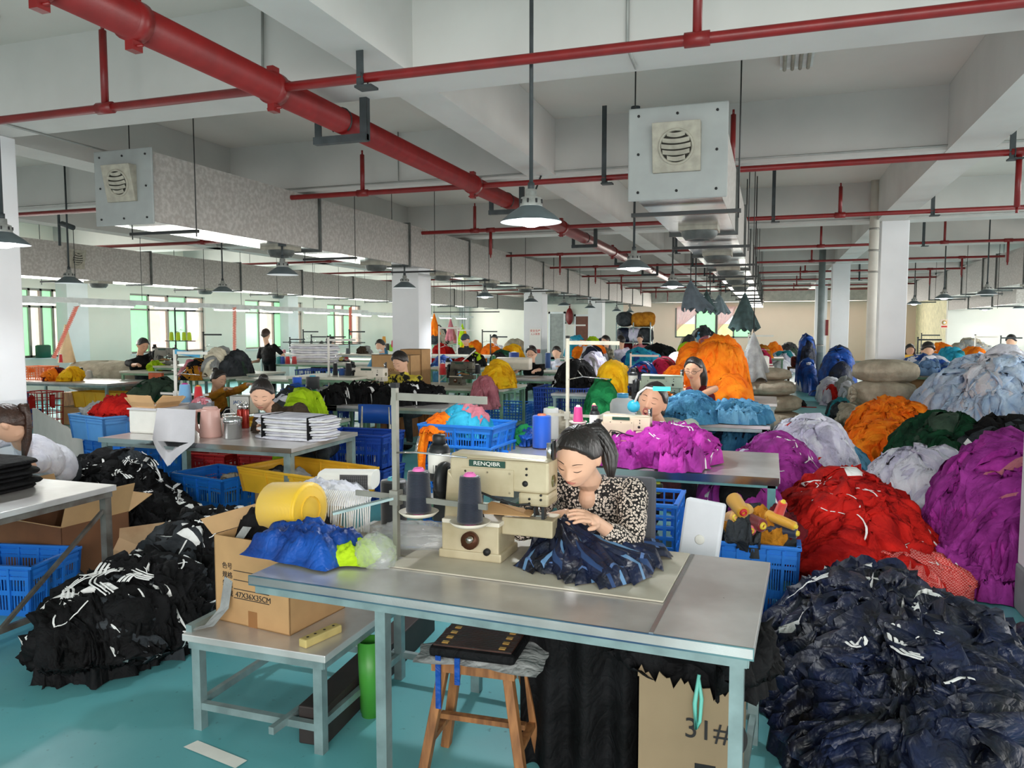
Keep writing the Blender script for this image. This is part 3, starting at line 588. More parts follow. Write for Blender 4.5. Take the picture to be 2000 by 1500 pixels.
def heap(label, c, rx, ry, h, rz=0, seed=1, mats=('navy',), n=50, base=0.0, size=(.34, .42), stripe=0, alt=.0, pw=2.0, name='garment_heap', cat='garment heap', lump=.26, fold=1.0, flat=.0, res=(20, 16), group=None, skirt=1.0, fine=1.0, ind=0, indn=None, ribs=0, ribm='', lay=1.0, rdir=None):
    """a mound of cut garments: an uneven core with many folded pieces draped over it like shingles"""
    rng = np.random.RandomState(seed)
    if len(mats) == 1:    # random pieces in a darker copy: shade put into the colour
        q_ = DARKER.get(mats[0]); mats = (mats[0], q_) if q_ else mats; alt = .35 if q_ else alt
    def H(x, y):
        a = x / rx; b = y / ry; r = np.sqrt(a * a + b * b)
        r = r * (1 + .22 * (fbm(np.arctan2(b, a) * 1.2 + 9, r * 0 + seed, seed) - .5))
        prof = np.clip(1 - r ** pw, 0, None) ** (.74 if not flat else flat)
        return h * prof * (1 + lump * 2 * (fbm(x / .24 + seed, y / .24, seed + 3) - .5)) + .012 * (r < 1.05)
    def surf(x, y):
        e = .02; z = H(x, y); gx = (H(x + e, y) - H(x - e, y)) / (2 * e); gy = (H(x, y + e) - H(x, y - e)) / (2 * e)
        g = np.sqrt(gx * gx + gy * gy); k = np.minimum(1, 2.6 / np.maximum(g, 1e-6)); gx = gx * k; gy = gy * k
        nn = np.stack([-gx, -gy, np.ones_like(gx)], -1); nn /= np.linalg.norm(nn, axis=-1, keepdims=True)
        return z, nn
    mb = MB()
    nu, nv = 72, 26
    A = np.linspace(0, 2 * PI, nu, endpoint=False)[:, None]; R = (np.linspace(0, 1.0, nv)[None, :]) ** .8
    X = np.cos(A) * R * rx * 1.02; Yy = np.sin(A) * R * ry * 1.02
    z, nn = surf(X, Yy); P = np.stack([X, Yy, z], -1)
    d = (fbm(A * 3 + 0 * R, R * 4 + 0 * A, seed) - .5) * .16 * min(1, h * 2)
    P = P + nn * d[..., None] * np.minimum(1, 6 * (1 - R))[..., None]; P[:, -1, 2] = 0.0
    mb.grid(P, cu=True)
    order = []; kf0 = 1.0; HM = {}
    for i in range(n):
        a = rng.uniform(0, 2 * PI); r = math.sqrt(rng.uniform(.0, 1.0)) * skirt
        order.append((-r, a))
    order.sort()
    for i, (r, a) in enumerate(order):
        r = -r; L = size[1] * rng.uniform(.7, 1.35); Wd = size[0] * rng.uniform(.6, 1.3)
        cx, cy = math.cos(a) * r * rx * .93, math.sin(a) * r * ry * .93
        dirx, diry = math.cos(a) / rx, math.sin(a) / ry; q = math.hypot(dirx, diry); dirx /= q; diry /= q
        t = rng.normal(0, (rdir or (.65 if fine == 1 else .35)) if r > .35 else 1.6); dx, dy = dirx * math.cos(t) - diry * math.sin(t), dirx * math.sin(t) + diry * math.cos(t)
        nu, nv = res
        U = np.linspace(0, 1, nu)[:, None] + np.zeros((1, nv)); V = np.linspace(-1, 1, nv)[None, :] + np.zeros((nu, 1))
        sp = 1 + .35 * rng.uniform(-1, 1) * (U - .5) * 2
        bend = rng.uniform(-.5, .5)
        lu = (U - .5) * L; lv = V * Wd / 2 * sp + bend * lu * lu / L
        lu = lu + .03 * (fbm(V * 2 + i, U * 0 + 3, seed + i) - .5) * 2
        X = cx + dx * lu - dy * lv; Yy = cy + dy * lu + dx * lv
        z, nn = surf(X, Yy)
        kf = rng.uniform(2.2, 4.2) * fine * kf0
        w = V * kf + 1.6 * (fbm(U * 2.2 + i * 3.1, V * 1.3, seed + 7) - .5) * 2
        wp = fbm(U * 2 + i * 1.3, V * 1.5 + seed, seed + 9) * 2
        r1 = 1 - np.abs(2 * vn(V * kf * .8 + wp + i, U * .9 + i, seed + i) - 1); r2 = 1 - np.abs(2 * vn(V * kf * 2.3 + wp * 2, U * 2.4 + i, seed + i + 3) - 1)
        r3 = fbm(U * 8 + i, V * 8 + i * 2, seed + i + 5, 2)
        f = (.08 * r1 ** 1.8 + .055 * r2 ** 1.6 + .035 * (r3 - .3)) * fold
        edge = np.clip((1 - np.abs(V)) * 9, 0, 1) ** .5 * np.clip((1 - U) * 12, 0, 1) ** .5 * np.clip(U * 4, 0, 1) ** .6
        off = (.008 + .07 * rng.uniform() * lay + f) * edge - .012 * (1 - edge)
        P = np.stack([X, Yy, z], -1) + nn * off[..., None]
        P[..., 2] = np.maximum(P[..., 2], .002 + .004 * (i % 3))
        mi = np.zeros((nu - 1, nv - 1), int)
        mm = rng.uniform()
        if len(mats) > 1 and mm < alt: mi[:] = 1 if len(mats) < 3 or stripe else 1 + rng.randint(len(mats) - 1)
        if rng.uniform() < stripe:
            si = len(mats) - 1
            if rng.uniform() < .8:
                j0 = rng.randint(2, nv - 7)
                for s_ in range(rng.randint(1, 4)): mi[rng.randint(0, nu // 2):, min(nv - 2, j0 + 2 * s_)] = si
            else:
                i0 = rng.randint(nu // 3, nu - 4)
                for s_ in range(rng.randint(1, 3)): mi[min(nu - 2, i0 + 2 * s_), rng.randint(0, 4):rng.randint(nv - 8, nv)] = si
        for q_ in P.reshape(-1, 3)[::2]:
            kk = (int(q_[0] // .035), int(q_[1] // .035)); HM[kk] = max(HM.get(kk, 0), q_[2])
        if i >= n - ind:
            cc = P.mean((0, 1)); cc[2] = P[..., 2].min(); single(indn[0], indn[1], indn[2], MB().grid(P - cc, mi), [K[m] for m in mats], (c[0] + math.cos(rz) * cc[0] - math.sin(rz) * cc[1], c[1] + math.sin(rz) * cc[0] + math.cos(rz) * cc[1], base + cc[2]), rz, group=indn[1])
            continue
        mb.grid(P, mi)
    for i in range(ribs):    # narrow bindings and piping that run over the top of the heap
        a = rng.uniform(0, 2 * PI); r = math.sqrt(rng.uniform(0, .9)); x, y = math.cos(a) * r * rx, math.sin(a) * r * ry; th = rng.uniform(0, 2 * PI); cv = rng.normal(0, 3.0); m_ = rng.randint(7, 16); w_ = rng.uniform(.004, .009); pts = []
        for k_ in range(m_):
            zs = [HM.get((int((x + ex) // .035), int((y + ey) // .035)), None) for ex in (-.02, .02) for ey in (-.02, .02)]; zs = [q_ for q_ in zs if q_ is not None]
            if not zs: break
            pts.append((x, y, sum(zs) / len(zs), th)); x += .018 * math.cos(th); y += .018 * math.sin(th); th += cv * .018 * 2; cv += rng.normal(0, 2.2)
        if len(pts) < 5: continue
        zz = np.array([p_[2] for p_ in pts]); zz = np.convolve(np.pad(zz, 2, mode='edge'), np.ones(5) / 5, 'valid') + .006
        for dbl in range(rng.randint(1, 4) if ribm == 'multi' else 1):
            o_ = dbl * .022
            mb.grid(np.array([[(p_[0] - math.sin(p_[3]) * (s_ * w_ + o_), p_[1] + math.cos(p_[3]) * (s_ * w_ + o_), z_ + (.004 if s_ == 0 else 0)) for s_ in (-1, 0, 1)] for p_, z_ in zip(pts, zz)]), len(mats) - 1)
    o = single(name, label, cat, mb, [K[m] for m in mats], (c[0], c[1], base), rz, kind='stuff', group=group)
    return o
def drape(label, c, w, l, h, rz=0, seed=1, m='royal', base=.75, name='garment', cat='garment', stripes=None, bend=0, fold=1.0, group=None, thick=.0, parent=None):
    """one loose garment: a crumpled sheet lying in folds"""
    nu, nv = 48, 36; U = np.linspace(-1, 1, nu)[:, None] + np.zeros((1, nv)); V = np.linspace(-1, 1, nv)[None, :] + np.zeros((nu, 1))
    ang = np.arctan2(V, U); rr = np.maximum(np.abs(U), np.abs(V))
    wob = 1 + .22 * (fbm(ang * 1.3 + 5, rr * 0 + seed, seed) - .5) * 2
    X = U * w / 2 * wob; Yy = V * l / 2 * wob + bend * X * X
    dome = h * np.clip(1 - rr ** 2.2, 0, 1) ** .6 * (.65 + .7 * fbm(U * 1.5 + seed, V * 1.5, seed))
    g = 1 - np.abs(2 * vn(U * 3 + V * 1.5 + seed, V * 3 - U, seed + 1) - 1); g2 = 1 - np.abs(2 * vn(U * 7 + seed, V * 6 + U * 3, seed + 2) - 1); g3 = fbm(U * 14, V * 14, seed + 8, 2)
    z = dome + (.045 * g + .024 * g2 + .012 * g3) * fold * np.clip((1 - rr) * 5, 0, 1) + .004
    z = z * np.clip((1 - rr) * 3.2, 0, 1) ** .55; e = rr >= .999; z[e] = .002
    mi = np.zeros((nu - 1, nv - 1), int)
    if stripes:
        for j in stripes: mi[:, j] = 1
    mb = MB().grid(np.stack([X, Yy, z], -1), mi)
    ms = [K[m]] + ([K['stripe']] if stripes else [])
    if parent: return obj(name, mb, ms, parent, c, (0, 0, rz))
    return single(name, label, cat, mb, ms, (c[0], c[1], base), rz, group=group)
def stack(label, c, w, d, h, n, rz=0, seed=1, ms=('white',), base=0, name='garment_stack', cat='garment stack', wob=.025, rnd=.45):
    """neatly stacked flat garments with rounded folded ends, one layer over another"""
    rng = np.random.RandomState(seed); mb = MB(); t = h / n
    for i in range(n):
        k = 40; A = np.linspace(0, 2 * PI, k, endpoint=False)
        e = rnd; cx = np.sign(np.cos(A)) * np.abs(np.cos(A)) ** e; cy = np.sign(np.sin(A)) * np.abs(np.sin(A)) ** e
        sc = rng.uniform(.93, 1.04); ox, oy = rng.uniform(-wob, wob, 2)
        prof = [(.86, .0), (.97, .2), (1.0, .5), (.97, .85), (.8, .98), (.001, 1.02)]
        P = np.zeros((k, len(prof), 3))
        for j, (r, z) in enumerate(prof):
            wv = 1 + .035 * (fbm(A * 2.5, A * 0 + i * 1.7, seed + i) - .5) * 2
            P[:, j, 0] = ox + cx * w / 2 * sc * r * wv; P[:, j, 1] = oy + cy * d / 2 * sc * r * wv
            P[:, j, 2] = i * t + z * t + t * .5 * (fbm(A * 3, A * 0 + i, seed + 3) - .5) * r
        mb.grid(P, i % len(ms) if len(ms) > 1 else 0, cu=True)
    return single(name, label, cat, mb, [K[m] for m in ms], (c[0], c[1], base), rz)
def sack(label, c, w, d, h, rz=0, seed=1, m='beige', base=0, group=None, knot=False):
    nu, nv = 56, 30; A = np.linspace(0, 2 * PI, nu, endpoint=False)[:, None]; T = np.linspace(-PI / 2, PI / 2, nv)[None, :]
    ct = np.sign(np.cos(T)) * np.abs(np.cos(T)) ** .6; st = np.sign(np.sin(T)) * np.abs(np.sin(T)) ** .75
    r = 1 + .16 * (fbm(A / PI * 3 + seed, T + 3, seed) - .5) * 2 + .09 * (1 - np.abs(2 * vn(A * 5 + T * 2, T * 2.5, seed) - 1)) * ct
    P = np.stack([np.cos(A) * ct * r * w / 2, np.sin(A) * ct * r * d / 2, (st * (1 + 0 * A) * (1 + .05 * np.sin(A * 3 + seed)) + 1) * h / 2], -1)
    mb = MB().grid(P, cu=True)
    if knot:
        for i in range(9):
            a = i * .7; mb.tube([(-w * .42, -d * .2, h * .5), (-w * .5 - .02 * math.cos(a), -d * .3 + .06 * math.cos(a), h * .5 + .08 * math.sin(a)), (-w * .52, -d * .35 + .1 * math.cos(a), h * .5 + .13 * math.sin(a))], [.03, .035, .02], 7)
    return single('cloth_sack', label, 'sack', mb, K[m], (c[0], c[1], base), rz, group=group)

# ================= builders: furniture and tools =================
def steel_mat():
    m, nt, b = node_mat('stainless_top'); N = nt.nodes.new; L = nt.links.new
    tc = N('ShaderNodeTexCoord'); n = N('ShaderNodeTexNoise'); n.inputs['Scale'].default_value = 2.2; n.inputs['Detail'].default_value = 6; L(tc.outputs['Object'], n.inputs[0])
    r = N('ShaderNodeValToRGB'); r.color_ramp.elements[0].color = (*lin((188, 182, 178)), 1); r.color_ramp.elements[1].color = (*lin((232, 230, 228)), 1); r.color_ramp.elements[0].position = .35; r.color_ramp.elements[1].position = .65
    L(n.outputs[0], r.inputs[0]); L(r.outputs[0], b.inputs['Base Color']); b.inputs['Metallic'].default_value = .45
    mp = N('ShaderNodeMapping'); mp.inputs['Scale'].default_value = (9, 22, 9); L(tc.outputs['Object'], mp.inputs[0]); n2 = N('ShaderNodeTexNoise'); n2.inputs['Scale'].default_value = 3; L(mp.outputs[0], n2.inputs[0])
    r2 = N('ShaderNodeValToRGB'); r2.color_ramp.elements[0].color = (.24,) * 3 + (1,); r2.color_ramp.elements[1].color = (.33,) * 3 + (1,); b.inputs['Roughness'].default_value = .28
    return m
M_STEEL = steel_mat()
M_LEG = mat('galvanised_leg', (150, 168, 168), .4, .55, var=.2, vs=9)
M_RUSTLEG = mat('worn_leg', (120, 118, 112), .5, .5, var=.3, vs=9, col2=(84, 74, 66))
M_WHITETOP = mat('cream_board', (206, 200, 184), .45, var=.1, vs=3, col2=(172, 164, 146))
M_BLUE = mat('blue_crate_plastic', (34, 120, 214), .4, var=.08, vs=5); M_DBLUE = mat('dark_blue_crate_plastic', (22, 66, 160), .45, var=.1, vs=5); M_LBLUE = mat('pale_blue_crate_plastic', (86, 150, 214), .45, var=.08, vs=5)
M_YEL = mat('yellow_crate_plastic', (232, 178, 44), .45, var=.08, vs=5); M_REDP = mat('red_crate_plastic', (178, 34, 32), .45, var=.1, vs=5)
M_CARD = mat('cardboard', (186, 146, 100), .85, var=.06, vs=9); M_CARDD = mat('cardboard_inner', (196, 158, 112), .85, var=.05)
M_WOOD = mat('stool_wood', (166, 112, 66), .6, var=0, col2=(120, 76, 42), vs=6, stretch=(6, 6, 1))
M_MACH = mat('machine_enamel', (196, 184, 154), .38, .1, var=.12, vs=7, col2=(168, 154, 122)); M_MACHW = mat('machine_enamel_pale', (222, 214, 198), .35, var=.06)
M_MOTOR = mat('motor_black', (34, 36, 38), .45, .2, var=.2); M_CHROME = mat('chrome', (210, 210, 210), .15, 1, var=0); M_GREENP = mat('green_nameplate', (18, 64, 50), .4, var=0)
M_LABEL = mat('paper_label', (232, 230, 222), .7, var=.05)
M_BAG = mat('clear_plastic_bag', (235, 238, 240), .12, var=0, trans=.5, alpha=.42, bump=.8, bs=22, spec=.8)
def table(label, x0, x1, y0, y1, h=.75, rz=0, loc=None, leg=M_LEG, top=M_STEEL, lw=.04, shelf=False, name='work_table', group=None, thick=.035, back_leg=True):
    cx, cy = (x0 + x1) / 2, (y0 + y1) / 2; w, d = x1 - x0, y1 - y0; TABLES.append((x0, x1, y0, y1))
    t = empty(name, label, 'table', loc or (cx, cy, 0), rz, group)
    obj('table_top', MB().bx(-w / 2, w / 2, -d / 2, d / 2, h - thick, h), top, t, bevel=.003)
    fr = MB()
    for s in (-1, 1):
        fr.bx(-w / 2 + .02, w / 2 - .02, s * (d / 2 - .03) - .015, s * (d / 2 - .03) + .015, h - thick - .035, h - thick)
        fr.bx(s * (w / 2 - .03) - .015, s * (w / 2 - .03) + .015, -d / 2 + .02, d / 2 - .02, h - thick - .035, h - thick)
    obj('frame', fr, leg, t)
    for sx in (-1, 1):
        for sy in (-1, 1): obj('leg', MB().bx(sx * (w / 2 - .05) - lw / 2, sx * (w / 2 - .05) + lw / 2, sy * (d / 2 - .04) - lw / 2, sy * (d / 2 - .04) + lw / 2, 0, h - thick), leg, t)
    st = MB()
    for sx in (-1, 1): st.bx(sx * (w / 2 - .05) - .012, sx * (w / 2 - .05) + .012, -d / 2 + .05, d / 2 - .05, .1, .13)
    if not shelf: st.bx(-w / 2 + .05, w / 2 - .05, d / 2 - .055, d / 2 - .03, .1, .13)
    obj('stretcher', st, leg, t)
    if shelf: obj('shelf', MB().bx(-w / 2 + .04, w / 2 - .04, -d / 2 + .04, d / 2 - .04, .13, .15), leg, t)
    return t
def crate(label, c, w, d, h, m, style='lattice', rz=0, base=0, group=None, lean=0, nx=9, nz=5):
    t = empty('plastic_crate', label, 'crate', (c[0], c[1], base), rz, group); th = .006
    mb = MB(); tp = 1.08
    def P(u, v, side):  # u -1..1 along wall, v 0..1 height -> point
        k = 1 + (tp - 1) * v; x, y = w / 2 / tp * k, d / 2 / tp * k
        return {0: (u * x, -y, v * h), 1: (x, u * y, v * h), 2: (-u * x, y, v * h), 3: (-x, -u * y, v * h)}[side]
    mb.bx(-w / 2 / tp, w / 2 / tp, -d / 2 / tp, d / 2 / tp, 0, .01)
    for s in range(4):
        L = w if s in (0, 2) else d; n = max(3, int(round(nx * L / w)))
        if style == 'lattice':
            for i in range(n + 1): mb.bar(P(-1 + 2 * i / n, 0, s), P(-1 + 2 * i / n, 1, s), .009 if i % 3 else .016, .008)
            for j in range(nz + 1): mb.bar(P(-1, j / nz, s), P(1, j / nz, s), .012, .012)
            a, b2 = P(-.22, .62, s), P(.22, .62, s); mb.bar(P(0, .55, s), P(0, .9, s), L * .22, .004, hint=(0, 1, 0) if s in (1, 3) else (1, 0, 0))
        else:
            q = [P(-1, 0, s), P(1, 0, s), P(1, 1, s), P(-1, 1, s)]
            if style == 'solid': mb.add(q, [[0, 1, 2, 3]])
            else:   # slotted panels
                bands = [(0, .12), (.42, .52), (.82, 1)]
                for a, b2 in bands: mb.add([P(-1, a, s), P(1, a, s), P(1, b2, s), P(-1, b2, s)], [[0, 1, 2, 3]])
                m2 = n * 3
                for i in range(m2):
                    u = -1 + 2 * (i + .5) / m2; fat = .42 if (i % (m2 // 2)) not in (0, m2 // 2 - 1) else 1
                    for a, b2 in ((.12, .42), (.52, .82)): mb.add([P(u - fat / m2, a, s), P(u + fat / m2, a, s), P(u + fat / m2, b2, s), P(u - fat / m2, b2, s)], [[0, 1, 2, 3]])
            for i in range(n // 2 + 1): mb.bar(P(-1 + 4 * i / (n // 2 * 2), 0, s), P(-1 + 4 * i / (n // 2 * 2), .97, s), .014, .022)
            for v in (.78, .9): mb.bar(P(-1, v, s), P(1, v, s), .012, .02)
    o = obj('basket', mb, m, t)
    rim = MB(); k = [P(-1, 1, 0), P(1, 1, 0), P(1, 1, 1), P(-1, 1, 3)]
    for a, b2 in ((0, 1), (1, 2), (2, 3), (3, 0)): 
        p, q = np.array(k[a]), np.array(k[b2]); e = (q - p) / np.linalg.norm(q - p) * .012; rim.bar(p - e, q + e, .026, .02)
    obj('rim', rim, m, t, bevel=.004)
    if style == 'solid':
        s = o.modifiers.new('solid', 'SOLIDIFY'); s.thickness = th
    if lean: t.rotation_euler[0] = lean
    return t
def carton(label, c, w, d, h, rz=0, base=0, flaps=True, m=None, inner=True, closed=False, group=None):
    m = m or M_CARD
    t = empty('cardboard_box', label, 'box', (c[0], c[1], base), rz, group); th = .005; mb = MB()
    mb.bx(-w / 2, w / 2, -d / 2, d / 2, 0, th)
    mb.bx(-w / 2, w / 2, -d / 2, -d / 2 + th, 0, h).bx(-w / 2, w / 2, d / 2 - th, d / 2, 0, h).bx(-w / 2, -w / 2 + th, -d / 2, d / 2, 0, h).bx(w / 2 - th, w / 2, -d / 2, d / 2, 0, h)
    if closed: mb.bx(-w / 2, w / 2, -d / 2, d / 2, h - th, h)
    obj('box_body', mb, m, t)
    if flaps:
        for s, ax in ((-1, 0), (1, 0), (-1, 1), (1, 1)):
            L, q = (w, d) if ax == 0 else (d, w); a = math.radians(random.uniform(15, 70)); f = min(w, d) / 2.3
            if ax == 0: V = [(-L / 2, s * q / 2, h), (L / 2, s * q / 2, h), (L / 2, s * (q / 2 + f * math.sin(a)), h + f * math.cos(a)), (-L / 2, s * (q / 2 + f * math.sin(a)), h + f * math.cos(a))]
            else: V = [(s * q / 2, -L / 2, h), (s * q / 2, L / 2, h), (s * (q / 2 + f * math.sin(a)), L / 2, h + f * math.cos(a)), (s * (q / 2 + f * math.sin(a)), -L / 2, h + f * math.cos(a))]
            o = obj('flap', MB().add(V, [[0, 1, 2, 3]]), M_CARDD, t); sm = o.modifiers.new('solid', 'SOLIDIFY'); sm.thickness = .004
    return t
SPM = {}
def spool_mat(c):
    k = 'thread_%d_%d_%d' % tuple(c)
    if k not in MATS:
        m, nt, b = node_mat(k); N = nt.nodes.new; L = nt.links.new
        tc = N('ShaderNodeTexCoord'); w = N('ShaderNodeTexWave'); w.bands_direction = 'Z'; w.inputs['Scale'].default_value = 90; w.inputs['Distortion'].default_value = 1.2
        L(tc.outputs['Object'], w.inputs[0]); bp = N('ShaderNodeBump'); bp.inputs['Strength'].default_value = .5; bp.inputs['Distance'].default_value = .003; L(w.outputs[0], bp.inputs['Height']); L(bp.outputs[0], b.inputs['Normal'])
        b.inputs['Base Color'].default_value = (*lin(c), 1); b.inputs['Roughness'].default_value = .45; b.inputs['Sheen Weight'].default_value = .3; MATS[k] = m
    return MATS[k]
def spool(label, loc, c, r=.045, h=.13, tip=(240, 240, 235), taper=.78, R=None, group=None, dish=False, cyl=False):
    t = empty('thread_spool', label, 'thread spool', loc, 0, group)
    if R is not None: t.rotation_euler = R
    r2 = r * (1 if cyl else taper)
    obj('thread', MB().lathe([(r * .8, 0), (r * .98, .004), (r, .012), (r2, h - .01), (r2 * .94, h - .002), (r2 * .5, h)], n=24), spool_mat(c), t)
    obj('core', MB().lathe([(r * .5, -.006), (r * .5, h), (r2 * .42, h + .012), (r2 * .3, h + .012), (r2 * .28, h - .03)], n=16, cap=False), mat('core_%d_%d_%d' % tuple(tip), tip, .5, var=0), t)
    if dish: obj('dish', MB().lathe([(.02, -.012), (r + .012, -.012), (r + .03, .004), (r + .026, .006), (r + .008, -.006), (.02, -.006)], n=24), M_MACHW, t)
    return t
def stand(label, loc, h=.72, rz=0, m=None, arms=True, group=None):
    """thread stand: post, top arm, lower spool arm, guide rods"""
    m = m or M_LEG
    t = empty('thread_stand', label, 'thread stand', loc, rz, group)
    obj('post', MB().bx(-.011, .011, -.011, .011, 0, h), m, t); obj('post_cap', MB().bx(-.014, .014, -.014, .014, h, h + .02), M_BLACK, t)
    obj('top_arm', MB().bx(0, .42, -.004, .004, h - .05, h - .02), m, t)
    obj('spool_arm', MB().bx(-.2, .42, -.006, .006, .24, .262).bx(-.02, .02, -.02, .02, .22, .28), m, t)
    obj('guide_rod', MB().tube([(0, 0, h * .62), (.16, -.1, h * .66), (.36, -.05, h * .64)], .004, 6).tube([(.05, .1, h * .7), (.16, -.1, h * .66)], .004, 6), M_CHROME, t)
    return t
def machine(label, loc, rz=0, s=1.0, m=None, brand='', pale=False, group=None, detail=True, fb=True):
    """industrial flatbed / feed-off interlock machine; head runs along +x, needle end at +x, front toward -y"""
    m = m or (M_MACHW if pale else M_MACH)
    t = empty('sewing_machine', label, 'sewing machine', loc, rz, group); t.scale = (s, s, s)
    hd = MB().bx(-.04, .315, -.055, .055, .24, .345).bx(.21, .315, -.055, .055, .195, .24)
    hd.add([(-.04, -.055, .345), (.315, -.055, .345), (.315, .055, .345), (-.04, .055, .345), (-.04, -.045, .358), (.3, -.045, .35), (.3, .045, .35), (-.04, .045, .358)], [[0, 1, 5, 4], [1, 2, 6, 5], [2, 3, 7, 6], [3, 0, 4, 7], [4, 5, 6, 7]])
    obj('head', hd, m, t, bevel=.008)
    obj('column', MB().add([(-.07, -.06, .02), (.06, -.06, .02), (.06, .06, .02), (-.07, .06, .02), (-.05, -.055, .3), (.035, -.055, .21), (.035, .055, .21), (-.05, .055, .3)], [[0, 3, 2, 1], [4, 5, 6, 7], [0, 1, 5, 4], [1, 2, 6, 5], [2, 3, 7, 6], [3, 0, 4, 7]]), m, t, bevel=.006)
    bed = MB().bx(-.06, .15, -.08, .08, .02, .125).bx(-.07, .16, -.085, .085, 0, .03).bx(.15, .33, -.055, .055, .092, .152)
    b = obj('bed', bed, m, t, bevel=.005)
    cov = obj('bed_cover', MB().bx(-.05, .16, -.1, .03, .125, .14), M_MACHW, t, bevel=.003)
    if detail:
        sc = MB()
        for x, z in ((.02, .3), (.1, .3), (.18, .3), (.02, .235), (.18, .235), (.24, .32), (.24, .3), (.29, .22), (.29, .235), (.25, .22), (.25, .205)): sc.tube([(x, -.058, z), (x, -.0545, z)], .0042, 8)
        sc.tube([(.235, -.058, .27), (.235, -.05, .27)], .01, 12).tube([(.02, -.083, .05), (.02, -.07, .05)], .005, 8)
        obj('screw', sc, M_BLACK, t)
        obj('cover_plate', MB().bx(.005, .195, -.058, -.055, .222, .312), m, t)
        o = obj('nameplate', MB().bx(.035, .165, -.061, -.0555, .318, .34), M_GREENP, t)
        if brand: txt(o, brand, .019, M_LABEL, (.1, -.0615, .329), (PI / 2, 0, 0), sx=1.25)
        obj('oil_window', MB().tube([(.315, 0, .275), (.318, 0, .275)], .022, 6), mat('oil_window', (96, 90, 50), .2, var=0), t)
        obj('cable', MB().tube([(.0, -.07, .2), (.03, -.075, .24), (.08, -.075, .235), (.14, -.072, .215), (.21, -.07, .2), (.25, -.068, .205), (.262, -.066, .195), (.24, -.066, .19)], .004, 6), M_BLACK, t)
        obj('looper_knob', MB().tube([(.05, -.1, .07), (.05, -.08, .07)], .03, 18).tube([(.06, -.125, .08), (.06, -.095, .08)], .011, 10, mi=1), [mat('bronze_dark', (92, 58, 42), .4, .6), M_CHROME], t)
        obj('knob', MB().tube([(.11, -.092, .035), (.11, -.08, .035)], .012, 12), M_BLACK, t)
        obj('fabric_guide', MB().add([(.25, -.05, .158), (.07, -.09, .165), (.1, -.02, .19), (.25, 0, .165)], [[0, 1, 2, 3]]), M_CARD, t).modifiers.new('s', 'SOLIDIFY').thickness = .004
        obj('binder_frame', MB().add([(.03, -.06, .14), (.09, -.06, .14), (.06, -.06, .23), (.03, -.06, .23)], [[0, 1, 2, 3]]).add([(.1, .0, .14), (.2, .0, .14), (.13, 0, .2)], [[0, 1, 2]]), M_MOTOR, t).modifiers.new('s', 'SOLIDIFY').thickness = .008
    nb = MB()
    for i in range(3): nb.tube([(.268 + .012 * i, -.01, .15), (.268 + .012 * i, -.01, .2)], .003, 6)
    nb.tube([(.3, .01, .345), (.3, .01, .4)], .012, 10).bx(.255, .3, -.025, .005, .153, .159)
    obj('needle_bar', nb, M_CHROME, t); obj('needle_guard', MB().bx(.312, .318, -.004, .02, .345, .41).bx(.256, .262, -.03, -.0, .155, .2).bx(.288, .298, -.045, -.02, .152, .195), M_MOTOR, t)
    obj('handwheel', MB().lathe([(.02, 0), (.062, 0), (.066, .012), (.062, .026), (.02, .026)], (-.1, 0, .25), 20, rotm(0, PI / 2)), M_MOTOR, t)
    mt = obj('motor', MB().lathe([(.035, 0), (.04, .01), (.04, .11), (.03, .13), (.02, .13)], (-.125, .04, .24), 20).lathe([(.024, .13), (.024, .16), (.02, .165)], (-.125, .04, .24), 16).bx(-.13, -.055, .0, .08, .1, .3), M_MOTOR, t)
    obj('warning_label', MB().lathe([(.0405, .03), (.0405, .1)], (-.125, .04, .24), 20, cap=False), M_LABEL, mt)
    return t
def chair(label, loc, rz=0, group=None, backm=None, seat=.45):
    bm = backm or mat('blue_chair_plastic', (28, 78, 160), .35, var=.05)
    fm = mat('cream_tube', (196, 190, 172), .45, var=.25, vs=20)
    t = empty('work_chair', label, 'chair', loc, rz, group)
    n = 10; P = np.zeros((n, 2, 3))
    for i in range(n):
        u = -1 + 2 * i / (n - 1)
        for j in (0, 1): P[i, j] = (u * .2, .17 + .03 * (1 - u * u), seat + .24 + .2 * j)
    o = obj('backrest', MB().grid(P), bm, t); o.modifiers.new('s', 'SOLIDIFY').thickness = .012
    obj('seat', MB().bx(-.19, .19, -.2, .17, seat - .015, seat + .005), bm, t, bevel=.01)
    for sx in (-1, 1):
        obj('back_frame', MB().tube([(sx * .16, .19, seat + .42), (sx * .17, .18, seat + .12), (sx * .17, .1, seat - .02), (sx * .17, -.16, seat - .03)], .012, 8), fm, t)
        obj('leg', MB().tube([(sx * .16, -.15, seat - .03), (sx * .18, -.19, 0)], .013, 8), fm, t); obj('leg', MB().tube([(sx * .16, .12, seat - .03), (sx * .18, .17, 0)], .013, 8), fm, t)
    return t

TABLES = []; NEED = []
def need(label, x, y, z, r=.35):
    NEED.append((label, x, y, z, r))
